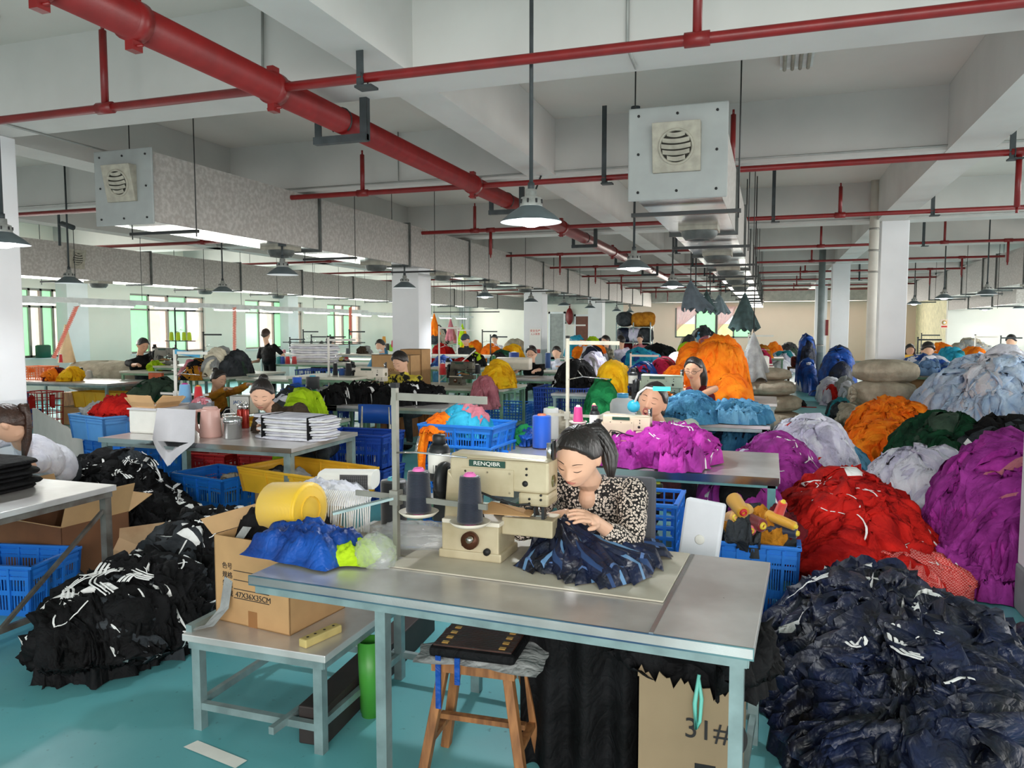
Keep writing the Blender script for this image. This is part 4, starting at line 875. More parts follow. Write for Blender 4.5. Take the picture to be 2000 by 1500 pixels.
# ================= builders: people =================
def head_points(d):
    p = d * np.array([.077, .096, .116]); x, y, z = p[..., 0].copy(), p[..., 1].copy(), p[..., 2].copy()
    t = np.clip(-z / .116, 0, 1); x = x * (1 - .3 * t ** 1.6); y = np.where(y < 0, y * (1 + .0 * t), y * (1 - .3 * t)); y = np.where((y > 0) & (z > -.02), y * 1.08, y)
    fr = np.clip(-d[..., 1] * 1.3, 0, 1)
    ax = np.abs(x); g = lambda a, s: np.exp(-(a / s) ** 2)
    y = y + .004 * fr * g(x, .05) * g(z - .01, .05)
    nt = np.clip((.024 - z) / .05, 0, 1) * np.where(z < -.027, g(z + .027, .008), 1)
    push = .021 * nt * g(x, .009 + .007 * nt) + .004 * g(ax - .012, .006) * g(z + .026, .008)
    push += -.008 * g(ax - .031, .015) * g(z - .012, .012) + .006 * g(ax - .031, .011) * g(z - .009, .0075) + .003 * g(ax - .03, .02) * g(z - .031, .006)
    push += .008 * g(x, .021) * g(z + .054, .011) - .004 * g(x, .02) * g(z + .0535, .0022) + .004 * g(ax - .042, .018) * g(z + .02, .02) + .009 * g(x, .022) * g(z + .096, .015) - .003 * g(x, .02) * g(z + .072, .006)
    y = y - push * fr
    return np.stack([x, y, z], -1)
def sph(nu, nv, z0=-1, z1=1):
    A = np.linspace(0, 2 * PI, nu, endpoint=False)[:, None] - PI / 2; T = np.linspace(-PI / 2 + 1e-3, PI / 2 - 1e-3, nv)[None, :]
    return np.stack([np.cos(A) * np.cos(T), np.sin(A) * np.cos(T), np.sin(T) + 0 * A], -1)
def facept(x, z, off=0.0):
    x, z = np.broadcast_arrays(np.asarray(x, float), np.asarray(z, float)); dx = x / .077; dz = z / .116
    d = np.stack([dx, -np.sqrt(np.clip(1 - dx * dx - dz * dz, .02, 1)), dz], -1); p = head_points(d); p[..., 1] -= off; return p
def hand(mb, w, d, up, curl=.5, s=1.0, side=1, spread=1.0):
    """palm and five unequal bent fingers from wrist w along d; up = back of the hand; side = thumb side"""
    d = np.array(d, float); d /= np.linalg.norm(d); up = np.array(up, float); up -= d * (up @ d); up /= np.linalg.norm(up); lat = np.cross(d, up) * side
    w = np.array(w, float); pc = w + d * .045 * s
    mb.ell(pc, (.05 * s, .04 * s, .016 * s), np.stack([d, lat, up], 1), 14, 8)
    mb.cap(w - d * .01, w + d * .03 * s, .025 * s, .03 * s, 10)
    for i, (o, L) in enumerate(((-.031, .9), (-.011, 1.0), (.011, .95), (.031, .75))):
        o = -o
        b = w + d * .078 * s + lat * o * s; dd = d + lat * o * 3.0 * spread; dd /= np.linalg.norm(dd)
        a1, a2, a3 = curl * .7, curl * 1.5, curl * 2.1
        for L0, a, r0, r1 in ((.038, a1, .0098, .009), (.026, a2, .009, .0082), (.02, a3, .0082, .007)):
            q = b + (dd * math.cos(a) - up * math.sin(a)) * L0 * L * s; mb.cap(b, q, r0 * s, r1 * s, 8); b = q
    b = w + d * .025 * s + lat * .03 * s
    for L0, k in ((.035, .25), (.028, .6)):
        v = d * math.cos(.7 - k * .3) + lat * math.sin(.9 - k) - up * .35 * k * 2; v /= np.linalg.norm(v); q = b + v * L0 * s; mb.cap(b, q, .0115 * s, .0095 * s, 8); b = q
def ik(S, T, a, b, hint):
    S, T = np.array(S, float), np.array(T, float); v = T - S; L = np.linalg.norm(v); Lc = min(L, (a + b) * .995); v = v / L; T = S + v * Lc
    x = (a * a - b * b + Lc * Lc) / (2 * Lc); hh = math.sqrt(max(a * a - x * x, 0)); hint = np.array(hint, float); hint -= v * (hint @ v); hint /= np.linalg.norm(hint) + 1e-9
    return S + v * x + hint * hh, T
M_SKIN = mat('skin', (222, 176, 148), .5, var=.03, vs=6, spec=.35); M_SKIN2 = mat('skin_tan', (206, 156, 126), .5, var=.03, vs=6, spec=.35)
M_HAIR = mat('black_hair', (30, 24, 22), .38, var=.25, vs=30, stretch=(1, 1, .15), bump=.4, bs=120, spec=.6); M_HAIRB = mat('brown_hair', (58, 36, 26), .38, var=.25, vs=30, bump=.4, bs=120, spec=.6)
M_LIP = mat('lip', (176, 96, 88), .4, var=0); M_BROW = mat('brow', (46, 34, 30), .8, var=0)
def person(label, head, neck, hip, face=0, hrot=(0, 0, 0), hands=None, ehint=None, shirt='black', pants='dkgrey', sleeve=.45, hair='pony', skin=None, sw=.36, vox=.009, stand=False, knee=None, curl=.5, hs=1.0, glasses=False, mouth=0, shirtmat=None, vneck=False, mask=False, cap=None, tail=None, wr=(.012, .05), chest=1.0, handup=None, uarm=.28, farm=.24, detail=True, apron=None, sleeveless=False, hairmat=None):
    sk = skin or M_SKIN; hm = hairmat or M_HAIR
    head, neck, hip = [np.array(v, float) for v in (head, neck, hip)]
    t = empty('person', label, 'person', (hip[0], hip[1], 0))
    O = np.array([hip[0], hip[1], 0.0]); head, neck, hip = head - O, neck - O, hip - O
    fw = np.array([math.sin(face), -math.cos(face), 0.0]); up = neck - hip; TL = np.linalg.norm(up); up /= TL
    sd = np.cross(fw, up) * -1; sd = np.cross(up, fw) * -1; sd /= np.linalg.norm(sd); fwd = np.cross(sd, up); fwd = fwd if fwd @ fw > 0 else -fwd
    sd = np.array([math.cos(face), math.sin(face), 0.0])   # toward image right when facing the camera
    sd = sd - up * (sd @ up); sd /= np.linalg.norm(sd); fwd = np.cross(up, sd); fwd = fwd if fwd @ fw > 0 else -fwd
    B = np.stack([sd, fwd, up], 1)
    Rh = np.array(Matrix.Rotation(face + hrot[1], 3, 'Z') @ Matrix.Rotation(hrot[2], 3, 'Y') @ Matrix.Rotation(hrot[0], 3, 'X'))
    hT = lambda P: P * hs @ Rh.T + head
    sh = {s: neck + sd * s * sw / 2 - up * .045 for s in (-1, 1)}
    hands = hands or {}
    arms = {}
    for s in (-1, 1):
        T = np.array(hands[s], float) - O if s in hands else sh[s] - up * .5 + fwd * .1
        h = (ehint or {}).get(s, sd * s * .6 - np.array([0, 0, 1.]) - fwd * .3)
        E, Wr = ik(sh[s], T, uarm, farm, h); arms[s] = (E, Wr)
    nu, nv = (96, 72) if detail else (40, 30)
    D = sph(nu, nv)
    body = MB().grid(hT(head_points(D)), cu=True)
    for c in (0, nv - 1): body.add(hT(head_points(D))[:, c], [list(range(nu)) if c else list(range(nu))[::-1]])
    chin = head + Rh @ np.array([0, .015, -.06]) * hs
    body.cap(chin, neck, .052 * hs, .056, 14)
    for s in (-1, 1): body.ell(hT(np.array([[s * .078, .012, -.002]]))[0], (.012 * hs, .02 * hs, .032 * hs), Rh, 10, 8)
    if vneck: body.ell(neck - up * .06 + fwd * .045, (.05, .058, .06), B)
    k = .9
    body.ell(neck - up * .17 + fwd * .0, (sw / 2 * .86 * k, .1 * k, .18), B).ell(neck - up * TL * .6, (.14 * k, .1 * k, .18), B).ell(hip + up * .05, (.165 * k, .11 * k, .14), B)
    body.cap(sh[-1], sh[1], .036, .036)
    for s in (-1, 1):
        E, Wr = arms[s]; body.cap(sh[s], E, .042, .037).cap(E, Wr, .039, .026)
        d = Wr - E; hu = (handup or {}).get(s, np.array([0, 0, 1.0]) + .2 * fwd)
        hand(body, Wr, d + np.array([0, 0, -.03]) * 1.0, hu, curl, .95, side=-s if s > 0 else 1)
    legs = {}
    for s in (-1, 1):
        hj = hip + sd * s * .085
        if stand: kn = hj + np.array([0, 0, -(hj[2] - .09) * .48]) + fw * .02; an = np.array([kn[0], kn[1], .09]) - fw * .02
        else: kn = (hj + fw * .4 + sd * s * .06 + np.array([0, 0, -.02])) if knee is None else hj + np.array(knee); an = np.array([kn[0], kn[1], .09]) - fw * .06
        legs[s] = (hj, kn, an); body.cap(hj, kn, .075, .05).cap(kn, an, .05, .033).cap(an, an + fw * .14 + np.array([0, 0, -.045]), .035, .028)
    obj('body', body, sk, t, remesh=vox, smooth=2)
    # clothes
    sm = shirtmat or K[shirt]; S = MB(); c = chest
    S.ell(neck - up * .17, (sw / 2 * .9 * c + .012, .108 * c + .012, .165), B, 24, 16).ell(neck - up * TL * .6, (.15 * c, .112 * c, .2), B, 24, 14).ell(hip + up * .1, (.18 * c, .13 * c, .15), B, 24, 14)
    if not sleeveless: S.cap(sh[-1], sh[1], .055, .055)
    if not sleeveless and not vneck: S.cap(neck - up * .02, neck + (head - neck) * .22, .066, .06)
    else: S.cap(sh[-1] * .7 + sh[1] * .3, sh[1] * .7 + sh[-1] * .3, .052, .052)
    for s in (-1, 1):
        E, Wr = arms[s]; 
        if sleeveless: continue
        f = min(1, sleeve * 2); S.cap(sh[s], sh[s] + (E - sh[s]) * f, .062 * c, .056)
        if sleeve > .5: S.cap(E, E + (Wr - E) * (sleeve - .5) * 2, .054, .046)
    obj('shirt', S, sm, t, remesh=vox, smooth=3, disp=wr)
    T_ = MB().ell(hip + up * .03, (.185, .135, .13), B, 20, 12)
    for s in (-1, 1):
        hj, kn, an = legs[s]; T_.cap(hj, kn, .088, .064).cap(kn, an + np.array([0, 0, .03]), .063, .05)
    obj('trousers', T_, K[pants], t, remesh=max(vox, .01), smooth=3)
    sho = MB()
    for s in (-1, 1): an = legs[s][2]; sho.ell(an + fw * .07 + np.array([0, 0, -.045]), (.048, .13, .045), np.stack([np.cross(fw, [0, 0, 1]), fw, [0, 0, 1]], 1), 14, 8)
    obj('shoes', sho, K['black'], t)
    # hair
    az = np.arctan2(D[..., 0], -D[..., 1]); dz = D[..., 2]; ab = np.abs(az)
    line = np.interp(ab, [0, .5, .95, 1.25, 1.6, 2.2, PI], [.74, .7, .5, .22, .08 if hair != 'short' else .1, -.3, -.55])
    mk = np.clip((dz - line) * 9 + .5, 0, 1)
    st = fbm(az * 14, dz * 2.5, 5) - .5
    off = -.014 * (1 - mk) + mk * ((.016 if hair == 'short' else .013) + .007 * st + (.02 if hair == 'puff' else 0) * np.clip(dz, 0, 1))
    Hm = MB(); P = head_points(D * 1.0); nr = D / np.linalg.norm(D, axis=-1, keepdims=True); P = P + nr * off[..., None]; Hm.grid(hT(P), cu=True)
    if hair in ('pony', 'longpony'):
        a = np.array([0, .1, .05]); L = .2 if hair == 'pony' else .42
        sdx = (tail if tail is not None else (0.0, 0.0)); A0 = hT(a[None])[0]; bk = Rh @ np.array([0, 1.0, 0]); bk[2] *= .4; sdv = sd
        for i in range(9):
            j = i * .7; cj, sj = math.cos(j), math.sin(j)
            pts = [A0 + sdv * .014 * cj + np.array([0, 0, .014 * sj]), A0 + bk * .05 * hs + sdv * (.02 * cj + sdx[0] * .3) + np.array([0, 0, .018 * sj - .01]), A0 + bk * (.06 + .012 * sj) * hs + sdv * (.026 * cj + sdx[0] * .8) - fwd * sdx[1] * -.5 + np.array([0, 0, -L * .5]), A0 + bk * .03 * hs + sdv * (.012 * cj + sdx[0]) + fwd * -sdx[1] + np.array([0, 0, -L])]
            ts = np.linspace(0, 1, 8); q = [np.array([np.interp(u, np.linspace(0, 1, 4), [p[k] for p in pts]) for k in range(3)]) for u in ts]
            Hm.tube(np.array(q), np.array([.012, .018, .02, .02, .019, .017, .012, .003]) * hs, 8)
    if hair == 'bun': Hm.ell(hT(np.array([[0, .08, .1]]))[0], (.045, .045, .04), Rh, 16, 10)
    if hair == 'long':
        for i in range(11):
            a = (i - 5) / 5 * 1.7; q = [(.08 * math.sin(a), .085 * math.cos(a), .03), (.085 * math.sin(a), .09 * math.cos(a), -.1), (.085 * math.sin(a), .08 * math.cos(a), -.22)]
            Hm.tube(hT(np.array(q)), np.array([.02, .024, .01]) * hs, 8)
    obj('hair', Hm, hm, t)
    if detail:
        zz = MB()
        for s in (-1, 1):
            x = np.linspace(.016, .05, 9) * s; zb = .034 + .004 * np.sin(np.linspace(0, PI, 9)) - .003 * np.linspace(0, 1, 9)
            zz.tube(hT(facept(x, zb, .0012)), np.array([.0015, .0022, .0024, .0024, .0022, .002, .0018, .0014, .0008]) * hs, 6, flat=.6)
        obj('eyebrows', zz, M_BROW, t)
        ey = MB()
        for s in (-1, 1):
            x = np.linspace(.018, .046, 9) * s; zb = .0055 - .0035 * np.sin(np.linspace(0, PI, 9)); ey.tube(hT(facept(x, zb, .0008)), np.array([.0006, .0013, .0016, .0017, .0017, .0016, .0014, .001, .0006]) * hs, 6)
        obj('eyelashes', ey, M_BROW, t)
        lp = MB(); n = 15; x = np.linspace(-.022, .022, n); wv = np.clip(1 - (x / .0225) ** 2, 0, 1)
        if mouth < .5:
            P = np.stack([facept(x, -.0535 + q, .0016 if abs(q) > .004 else .003) for q in [0]] , 1)
            rows = [(-.0085, .0004), (-.005, .0022), (-.0012, .0012), (0, -.0006), (.0012, .0012), (.0045, .0018), (.007, .0003)]
            P = np.stack([facept(x, -.0535 + q * wv, o) for q, o in rows], 1); lp.grid(hT(P))
            obj('lips', lp, M_LIP, t)
        else:
            a = np.linspace(0, 2 * PI, 20, endpoint=False); ring = facept(.0165 * np.cos(a), -.06 + .0215 * np.sin(a), .002)
            lp.tube(hT(np.concatenate([ring, ring[:1]])), .004 * hs, 8); inn = facept(.014 * np.cos(a), -.06 + .019 * np.sin(a), .0015)
            obj('lips', lp, M_LIP, t); obj('mouth', MB().add(hT(inn), [list(range(20))]), mat('mouth_inside', (70, 22, 24), .6, var=0), t)
        ns = MB()
        for s in (-1, 1): ns.ell(hT(facept(np.array([.0065 * s]), np.array([-.0335]), .0))[0], (.003, .003, .0018), Rh, 8, 6)
        obj('nostrils', ns, mat('nostril', (96, 52, 44), .7, var=0), t)
    if glasses:
        gl = MB()
        for s in (-1, 1):
            a = np.linspace(0, 2 * PI, 24); x = s * .032 + .024 * np.cos(a); z = .005 + .015 * np.sin(a); p = np.stack([x, -.108 + 0 * x + .25 * (np.abs(x) - .03) ** 2 * 30 * .1, z], -1); gl.tube(hT(p), .0017 * hs, 6)
            gl.tube(hT(np.array([[s * .056, -.104, .008], [s * .078, -.05, .008], [s * .08, .01, .006]])), .0017 * hs, 6)
        gl.tube(hT(np.array([[-.008, -.109, .008], [.008, -.109, .008]])), .0017 * hs, 6)
        obj('glasses', gl, M_BLACK, t)
    if mask:
        n = 14; x = np.linspace(-.06, .06, n); P = np.stack([facept(x * (1 - .3 * (1 - v)), -.02 - .06 * v + 0 * x, .006 + .006 * math.sin(v * PI)) for v in np.linspace(0, 1, 6)], 1)
        obj('face_mask', MB().grid(hT(P)), M_LABEL, t)
    if cap:
        P = head_points(D) + nr * .02; P = P[:, nv // 2 + nv // 10:]
        mb = MB().grid(hT(P), cu=True); a = np.linspace(-.9, .9, 12)
        mb.grid(hT(np.stack([np.stack([.085 * np.sin(a) * q, -.085 * np.cos(a) * q2 - .01, .055 + 0 * a - .012 * (q2 - 1)], -1) for q, q2 in ((1, 1), (1, 1.7))], 1)))
        obj('cap', mb, cap, t)
    return t
# ================= foreground =================
# --- front machine station ---
T1 = table('long stainless steel sewing table in the foreground with the beige machine on it', -1.86, -.0, 2.37, 3.28, rz=-.05, leg=M_LEG, lw=.042)
for ch in [c_ for c_ in bpy.data.objects if c_.parent == T1 and c_.name.startswith(('leg', 'stretcher'))]:
    if ch.name.startswith('leg'):
        if min(v.co.x for v in ch.data.vertices) < 0: ch.location.x += .52
    else: ch.location.x += 0; ch.scale.x = 1
TB = MB().bx(-.48, .61, -.17, .44, .751, .757)
obj('board', TB, M_WHITETOP, T1, bevel=.002, label='cream board under the machine')
obj('grease_plate', MB().bx(-.89, -.48, -.02, .44, .751, .756), mat('greasy_metal', (150, 146, 134), .35, .5, var=0, col2=(92, 76, 62), vs=5), T1)
obj('seam_strip', MB().bx(.615, .63, -.45, .44, .75, .754), M_CHROME, T1)
obj('edge_panel', MB().bx(-.93, .93, -.455, -.45, .712, .751), mat('painted_edge', (112, 150, 152), .35, .5, var=0, col2=(58, 84, 116), vs=2), T1)
mc = machine('beige overlock machine with green nameplate in front of the woman in the floral blouse', (-1.19, 2.95, .757), rz=-.03, s=1.2, brand='RENQIBR')
P0 = Zp(775, 1088, .757)
st = stand('grey thread stand with square post on the front table', (P0[0], P0[1], .757), h=.7, rz=-.12, m=mat('stand_steel', (150, 148, 138), .45, .4, var=.15))
obj('side_arm', MB().bar((0, 0, .25), (-.19, -.17, .2), .03, .01), M_LEG, st)
c1 = Yp(818, 1000, P0[1]); c2 = Yp(918, 1020, P0[1] - .03)
spool('navy thread cone with pink tip, left one on the front stand', tuple(c1), (16, 24, 44), .052, .17, (240, 120, 190), .86, dish=True)
spool('navy thread cone with pink tip, right one beside the machine motor', tuple(c2), (16, 24, 44), .052, .185, (240, 120, 190), .8, dish=True)
p = Zp(770, 1042, .757); spool('large black thread cylinder with a teal ring behind the stand post', tuple(p), (18, 19, 24), .06, .25, (96, 176, 190), .98, cyl=True)
# yellow giant spool lying on the bags, left of the table
p = Yp(566, 1000, 2.95)
SP = spool('giant yellow thread cylinder lying above the carton at left', (p[0] + .13, 2.92, .757 + .13), (250, 202, 44), .125, .225, (230, 190, 60), .92, R=(0, -PI / 2 - .04, -.12), cyl=False)
# bags and garments on the left part of the front table
p = Zp(600, 1085, .757)
drape('royal blue shiny sports trousers crumpled on the left end of the front table', (p[0], p[1] + .02), .5, .32, .05, rz=-.2, seed=4, m='royal', base=.757, stripes=None, cat='trousers', name='blue_trousers', fold=1.15)
p = Zp(680, 1095, .757)
drape('neon lime shirt under the royal blue trousers', (p[0] - .04, p[1] + .04), .3, .24, .02, rz=.1, seed=9, m='lime', base=.757, cat='shirt', name='lime_shirt', fold=.7)
def bagmesh(w, d, h, seed):
    nu, nv = 40, 24; A = np.linspace(0, 2 * PI, nu, endpoint=False)[:, None]; T = np.linspace(-PI / 2 * .98, PI / 2, nv)[None, :]
    n1 = fbm(A * 3 + seed, T * 4, seed, 3); n2 = 1 - np.abs(2 * vn(A * 6 + T * 3, T * 6 - A, seed) - 1)
    r = .75 + .4 * n1 + .18 * n2
    return MB().grid(np.stack([np.cos(A) * np.cos(T) * r * w / 2, np.sin(A) * np.cos(T) * r * d / 2, np.maximum((np.sin(T) * r + .7) * h / 1.7, .002)], -1), cu=True)
p = Zp(800, 1075, .757); single('plastic_bag', 'crumpled clear plastic bag behind the post of the front stand', 'bag', bagmesh(.4, .2, .1, 3), M_BAG, (p[0], p[1] + .08, .757))
p = Zp(735, 1105, .757); single('plastic_bag', 'knotted clear plastic bag at the front edge of the table beside the lime shirt', 'bag', bagmesh(.16, .13, .12, 8), M_BAG, (p[0], p[1], .757))
p = Yp(680, 1000, 3.15); single('string_bundle', 'bundle of white strings hanging beside the yellow cylinder', 'string bundle', (lambda mb: [mb.tube([(x, .0, .1), (x * 1.15, -.04, .05), (x * 1.25 + .01 * math.sin(x * 90), -.06, -.12)], .004, 5) for x in np.linspace(-.12, .12, 24)] and mb)(MB()), K['stripe'], (p[0], 3.15, p[2]), kind='stuff')
p = Yp(640, 950, 3.3); drape('white plastic cloth with red print under the fan heater', (p[0], 3.3), .42, .3, .06, seed=12, m='white', fold=.5, base=float(p[2]) - .06, cat='plastic cloth', name='packing_cloth')
# fan heater lying: white body with dark grille
p = Yp(682, 952, 3.45)
fh = empty('fan_heater', 'white fan heater with dark grille lying on its side', 'fan heater', tuple(p), .25)
k = 24; P = np.zeros((k, 2, 3))
for i in range(k):
    a = 2 * PI * i / k; 
    for j in (0, 1): P[i, j] = (-.14 + .28 * j, .09 * np.sign(math.cos(a)) * abs(math.cos(a)) ** .6, .045 * np.sign(math.sin(a)) * abs(math.sin(a)) ** .6 + .045)
mb = MB().grid(P, cu=True); mb.add(P[:, 0], [list(range(k))[::-1]]); mb.add(P[:, 1], [list(range(k))])
obj('shell', mb, M_LABEL, fh, bevel=.006)
gr = MB()
for j in range(9): gr.bx(-.02, .12, -.0925, -.0895, .012 + j * .008, .016 + j * .008)
for j in range(14): gr.bx(-.02 + j * .0105, -.018 + j * .0105, -.094, -.091, .01, .08)
obj('grille', gr, M_MOTOR, fh); obj('grille_backing', MB().bx(-.022, .122, -.0905, -.0885, .008, .084), mat('grille_grey', (120, 118, 118), .6, var=0), fh)
# navy garment under the needle
p = Zp(1165, 1100, .757)
G = MB()
pin = Zp(1092, 1046, .86); ends = [Zp(*q, .757) for q in ((1300, 1078), (1292, 1100), (1262, 1128), (1215, 1148), (1150, 1140), (1080, 1122), (1012, 1112))]
O_ = np.array([pin[0], pin[1], .757])
NS = 17
for i in range(NS):
    u_ = i / (NS - 1) * (len(ends) - 1); k_ = min(int(u_), len(ends) - 2); e_ = ends[k_] * (1 - (u_ - k_)) + ends[k_ + 1] * (u_ - k_)
    nu, nv = 30, 9; U = np.linspace(0, 1, nu)[:, None] + np.zeros((1, nv)); V = np.linspace(-1, 1, nv)[None, :] + np.zeros((nu, 1))
    dv = e_ - pin; dv[2] = 0; L = np.linalg.norm(dv) * (1 + .05 * math.sin(i * 2.3)); dv /= np.linalg.norm(dv); lt = np.array([-dv[1], dv[0], 0])
    lay = .012 + .05 * (1 - abs(i / (NS - 1) - .3)) * (1 if i % 2 else .8)
    z = (.11 * (1 - U) ** 1.3 + lay * (1 - .3 * U) + .022 * np.abs(np.sin(V * 2.2 + i * 1.3 + U * 3)) * (U > .03) + .012 * (fbm(U * 6 + i, V * 3, 77) - .5)) * np.clip((1 - U) * 14 + .12, 0, 1) * (.25 + .75 * np.clip((1 - np.abs(V)) * 3, 0, 1))
    w_ = (.018 + .05 * U) * V + .018 * np.sin(U * 6 + i * 1.7)
    P = (pin - O_)[None, None, :] * np.array([1, 1, 0]) + dv * (U * L)[..., None] + lt * w_[..., None] + np.array([0, 0, 1.]) * z[..., None]
    mi = np.zeros((nu - 1, nv - 1), int)
    if i % 2 == 0: mi[4:, 4] = 1
    if i % 3 == 1: mi[nu - 5:nu - 4, 1:-1] = 2
    if i % 4 == 0: mi[8:, 1] = 3
    G.grid(P, mi)
Gt = empty('navy_trousers', 'navy trousers with pale blue stripes fanned out under the sewing hands at the front machine', 'trousers', tuple(O_))
obj('cloth', G, [K['navy'], mat('piping_blue', (96, 136, 176), .6, var=.1), K['navylight'], mat('navy_sheen', (40, 66, 110), .5, var=.1)], Gt)
drape('', (-.04, .1, .0), .22, .2, .08, seed=21, m='navy', parent=Gt, name='gathered_waist', fold=1.2)
# chair back behind the woman
p = Yp(1262, 1000, 3.95)
ch = empty('office_chair', 'dark grey chair behind the woman in the floral blouse', 'chair', (p[0] - .15, 3.95, 0))
obj('backrest', MB().bx(-.12, .2, -.02, .02, .5, .93), mat('chair_grey', (92, 92, 98), .7, var=.05), ch, bevel=.02); obj('seat', MB().bx(-.22, .22, -.4, .0, .42, .48), K['black'], ch, bevel=.02)
for sx in (-1, 1):
    for y in (-.36, -.02): obj('leg', MB().tube([(sx * .18, y, .42), (sx * .2, y, 0)], .014, 8), M_DARK, ch)
def floral():
    m, nt, b = node_mat('floral_blouse'); N = nt.nodes.new; L = nt.links.new
    tc = N('ShaderNodeTexCoord'); v = N('ShaderNodeTexVoronoi'); v.inputs['Scale'].default_value = 88; v.inputs['Randomness'].default_value = .8; L(tc.outputs['Object'], v.inputs[0])
    n = N('ShaderNodeTexNoise'); n.inputs['Scale'].default_value = 150; L(tc.outputs['Object'], n.inputs[0])
    a = N('ShaderNodeMath'); a.operation = 'MULTIPLY_ADD'; L(n.outputs[0], a.inputs[0]); a.inputs[1].default_value = .3; L(v.outputs['Distance'], a.inputs[2])
    r = N('ShaderNodeValToRGB'); r.color_ramp.interpolation = 'CONSTANT'; e = r.color_ramp.elements
    e[0].position = 0; e[0].color = (*lin((34, 28, 28)), 1); e[1].position = .33; e[1].color = (*lin((222, 206, 192)), 1)
    q = e.new(.62); q.color = (*lin((26, 22, 22)), 1)
    L(a.outputs[0], r.inputs[0]); L(r.outputs[0], b.inputs['Base Color']); b.inputs['Roughness'].default_value = .8
    n2 = N('ShaderNodeTexNoise'); n2.inputs['Scale'].default_value = 26; L(tc.outputs['Object'], n2.inputs[0]); bp = N('ShaderNodeBump'); bp.inputs['Strength'].default_value = .5; bp.inputs['Distance'].default_value = .02; L(n2.outputs[0], bp.inputs['Height']); L(bp.outputs[0], b.inputs['Normal'])
    return m
W1h = Yp(1128, 893, 3.08); W1n = Yp(1152, 940, 3.26)
hR = Yp(1145, 1024, 2.92); hL = Yp(1068, 1012, 3.0)
person('person in a black floral blouse sewing navy cloth at the front machine', W1h, W1n, (W1n[0] + .03, 3.66, .52), face=-.1, hrot=(.52, -.02, .1),
       hands={1: Yp(1168, 1022, 2.93), -1: Yp(1095, 1008, 3.02)}, ehint={1: (.45, .25, -.9), -1: (-.9, .2, -.5)}, shirtmat=floral(), pants='dkgrey', sleeve=.8, hair='pony', sw=.37, chest=1.06, vneck=True, vox=.0038, curl=.38, hs=1.1, wr=(.022, .06), tail=(.1, .0), handup={1: np.array([.1, -.5, .9]), -1: np.array([0, -.3, .9])}, uarm=.27, farm=.23)
# --- under and beside the front table ---
TS = table('low stainless side table holding the carton at left foreground', -2.31, -1.62, 2.53, 3.3, h=.42, name='side_table', thick=.03)
obj('lower_rail', MB().bx(-.3, .3, -.36, -.33, .09, .12), M_LEG, TS)
obj('raised_edge', MB().bx(-.345, -.315, -.36, .36, .42, .45), M_LEG, TS)
p = Zp(530, 1236, .42)
random.seed(5)
CB = carton('brown carton with printed size lines on the low side table', (-2.05, 2.86), .42, .36, .38, rz=-.13, base=.42, flaps=False)
for (x0, z0, w_) in ((-.1, .235, .16), (-.1, .195, .2), (-.1, .155, .2), (-.1, .115, .2)): obj('printed_line', MB().bx(x0, x0 + w_, -.1815, -.18, z0, z0 + .003), M_BINK, CB)
txt(CB, '47X36X35CM', .034, M_BINK, (.01, -.1815, .132), (PI / 2, 0, 0))
for i, s_ in enumerate(('色号', '规格', '箱数', '箱规')): txt(CB, s_, .03, M_BINK, (-.135, -.1815, .25 - i * .04), (PI / 2, 0, 0))
txt(CB, '47×36', .012, M_BINK, (0, -.1815, .09), (PI / 2, 0, 0), name='small_print') if False else None
obj('packing_tape', MB().bx(-.02, .03, -.1812, -.1802, 0, .07), mat('brown_tape', (150, 104, 62), .3, var=0), CB)
obj('flap', MB().add([(-.22, -.18, .38), (-.21, .18, .38), (-.29, .18, .44), (-.29, -.18, .44)], [[0, 1, 2, 3]]), M_CARDD, CB)
drape('black padded cloth hanging over the left edge of the carton', (-2.1, 2.98), .34, .3, .08, seed=31, m='black', base=.76, cat='cloth', name='black_cloth')
single('white_strap', 'white webbing strap hanging from the carton onto the low table', 'strap', MB().grid(np.array([[(-2.17 + .0, 2.67 + q, z) for q in (0, .0)] for z in (.8,)]) if False else np.stack([np.stack([np.array([-2.2, -2.215, -2.225, -2.22, -2.25, -2.31]) + w_, np.array([2.8, 2.74, 2.7, 2.66, 2.6, 2.56]), np.array([.82, .76, .62, .5, .44, .43])], -1) for w_ in (0, .045)], 0)), K['grey'])
p = Zp(608, 1262, .42)
pw = empty('power_strip', 'yellowed power strip with a hole at the right corner of the low table', 'power strip', (p[0] + .0, p[1] + .07, .42), -.25)
obj('strip_body', MB().bx(-.022, .022, -.1, .1, 0, .035), mat('aged_plastic', (196, 176, 112), .5, var=.1, vs=12), pw, bevel=.006); obj('sockets', (lambda m_: [m_.tube([(0, y, .034), (0, y, .0358)], .006, 10) for y in (-.07, -.03, .02, .07)] and m_)(MB()), M_BLACK, pw)
# foot pedal beams / floor clutter under the low table
single('steel_beam', 'dark steel beam lying through the legs of the low table', 'beam', MB().bx(-.06, .06, -.75, .5, .0, .16), mat('dark_beam', (52, 44, 42), .6, .2, var=.2), (-1.78, 3.35, .0), .06, bevel=.006)
single('green_bucket', 'tall green plastic bin beside the leg of the front table', 'bin', MB().lathe([(.04, 0), (.05, .34), (.054, .34), (.045, .02)], n=20), mat('green_plastic', (70, 150, 56), .4, var=.05), (-1.63, 2.9, 0))
single('paper_scrap', 'white paper scrap on the teal floor below the low table', 'paper', MB().add([(0, 0, .003), (.3, -.06, .004), (.31, 0, .004), (.02, .06, .003)], [[0, 1, 2, 3]]), M_LABEL, (-2.22, 2.42, 0))
single('crumpled_tissue', 'small crumpled tissue on the floor beside the green bin', 'tissue', bagmesh(.08, .06, .05, 2), M_LABEL, (-1.72, 2.95, 0))
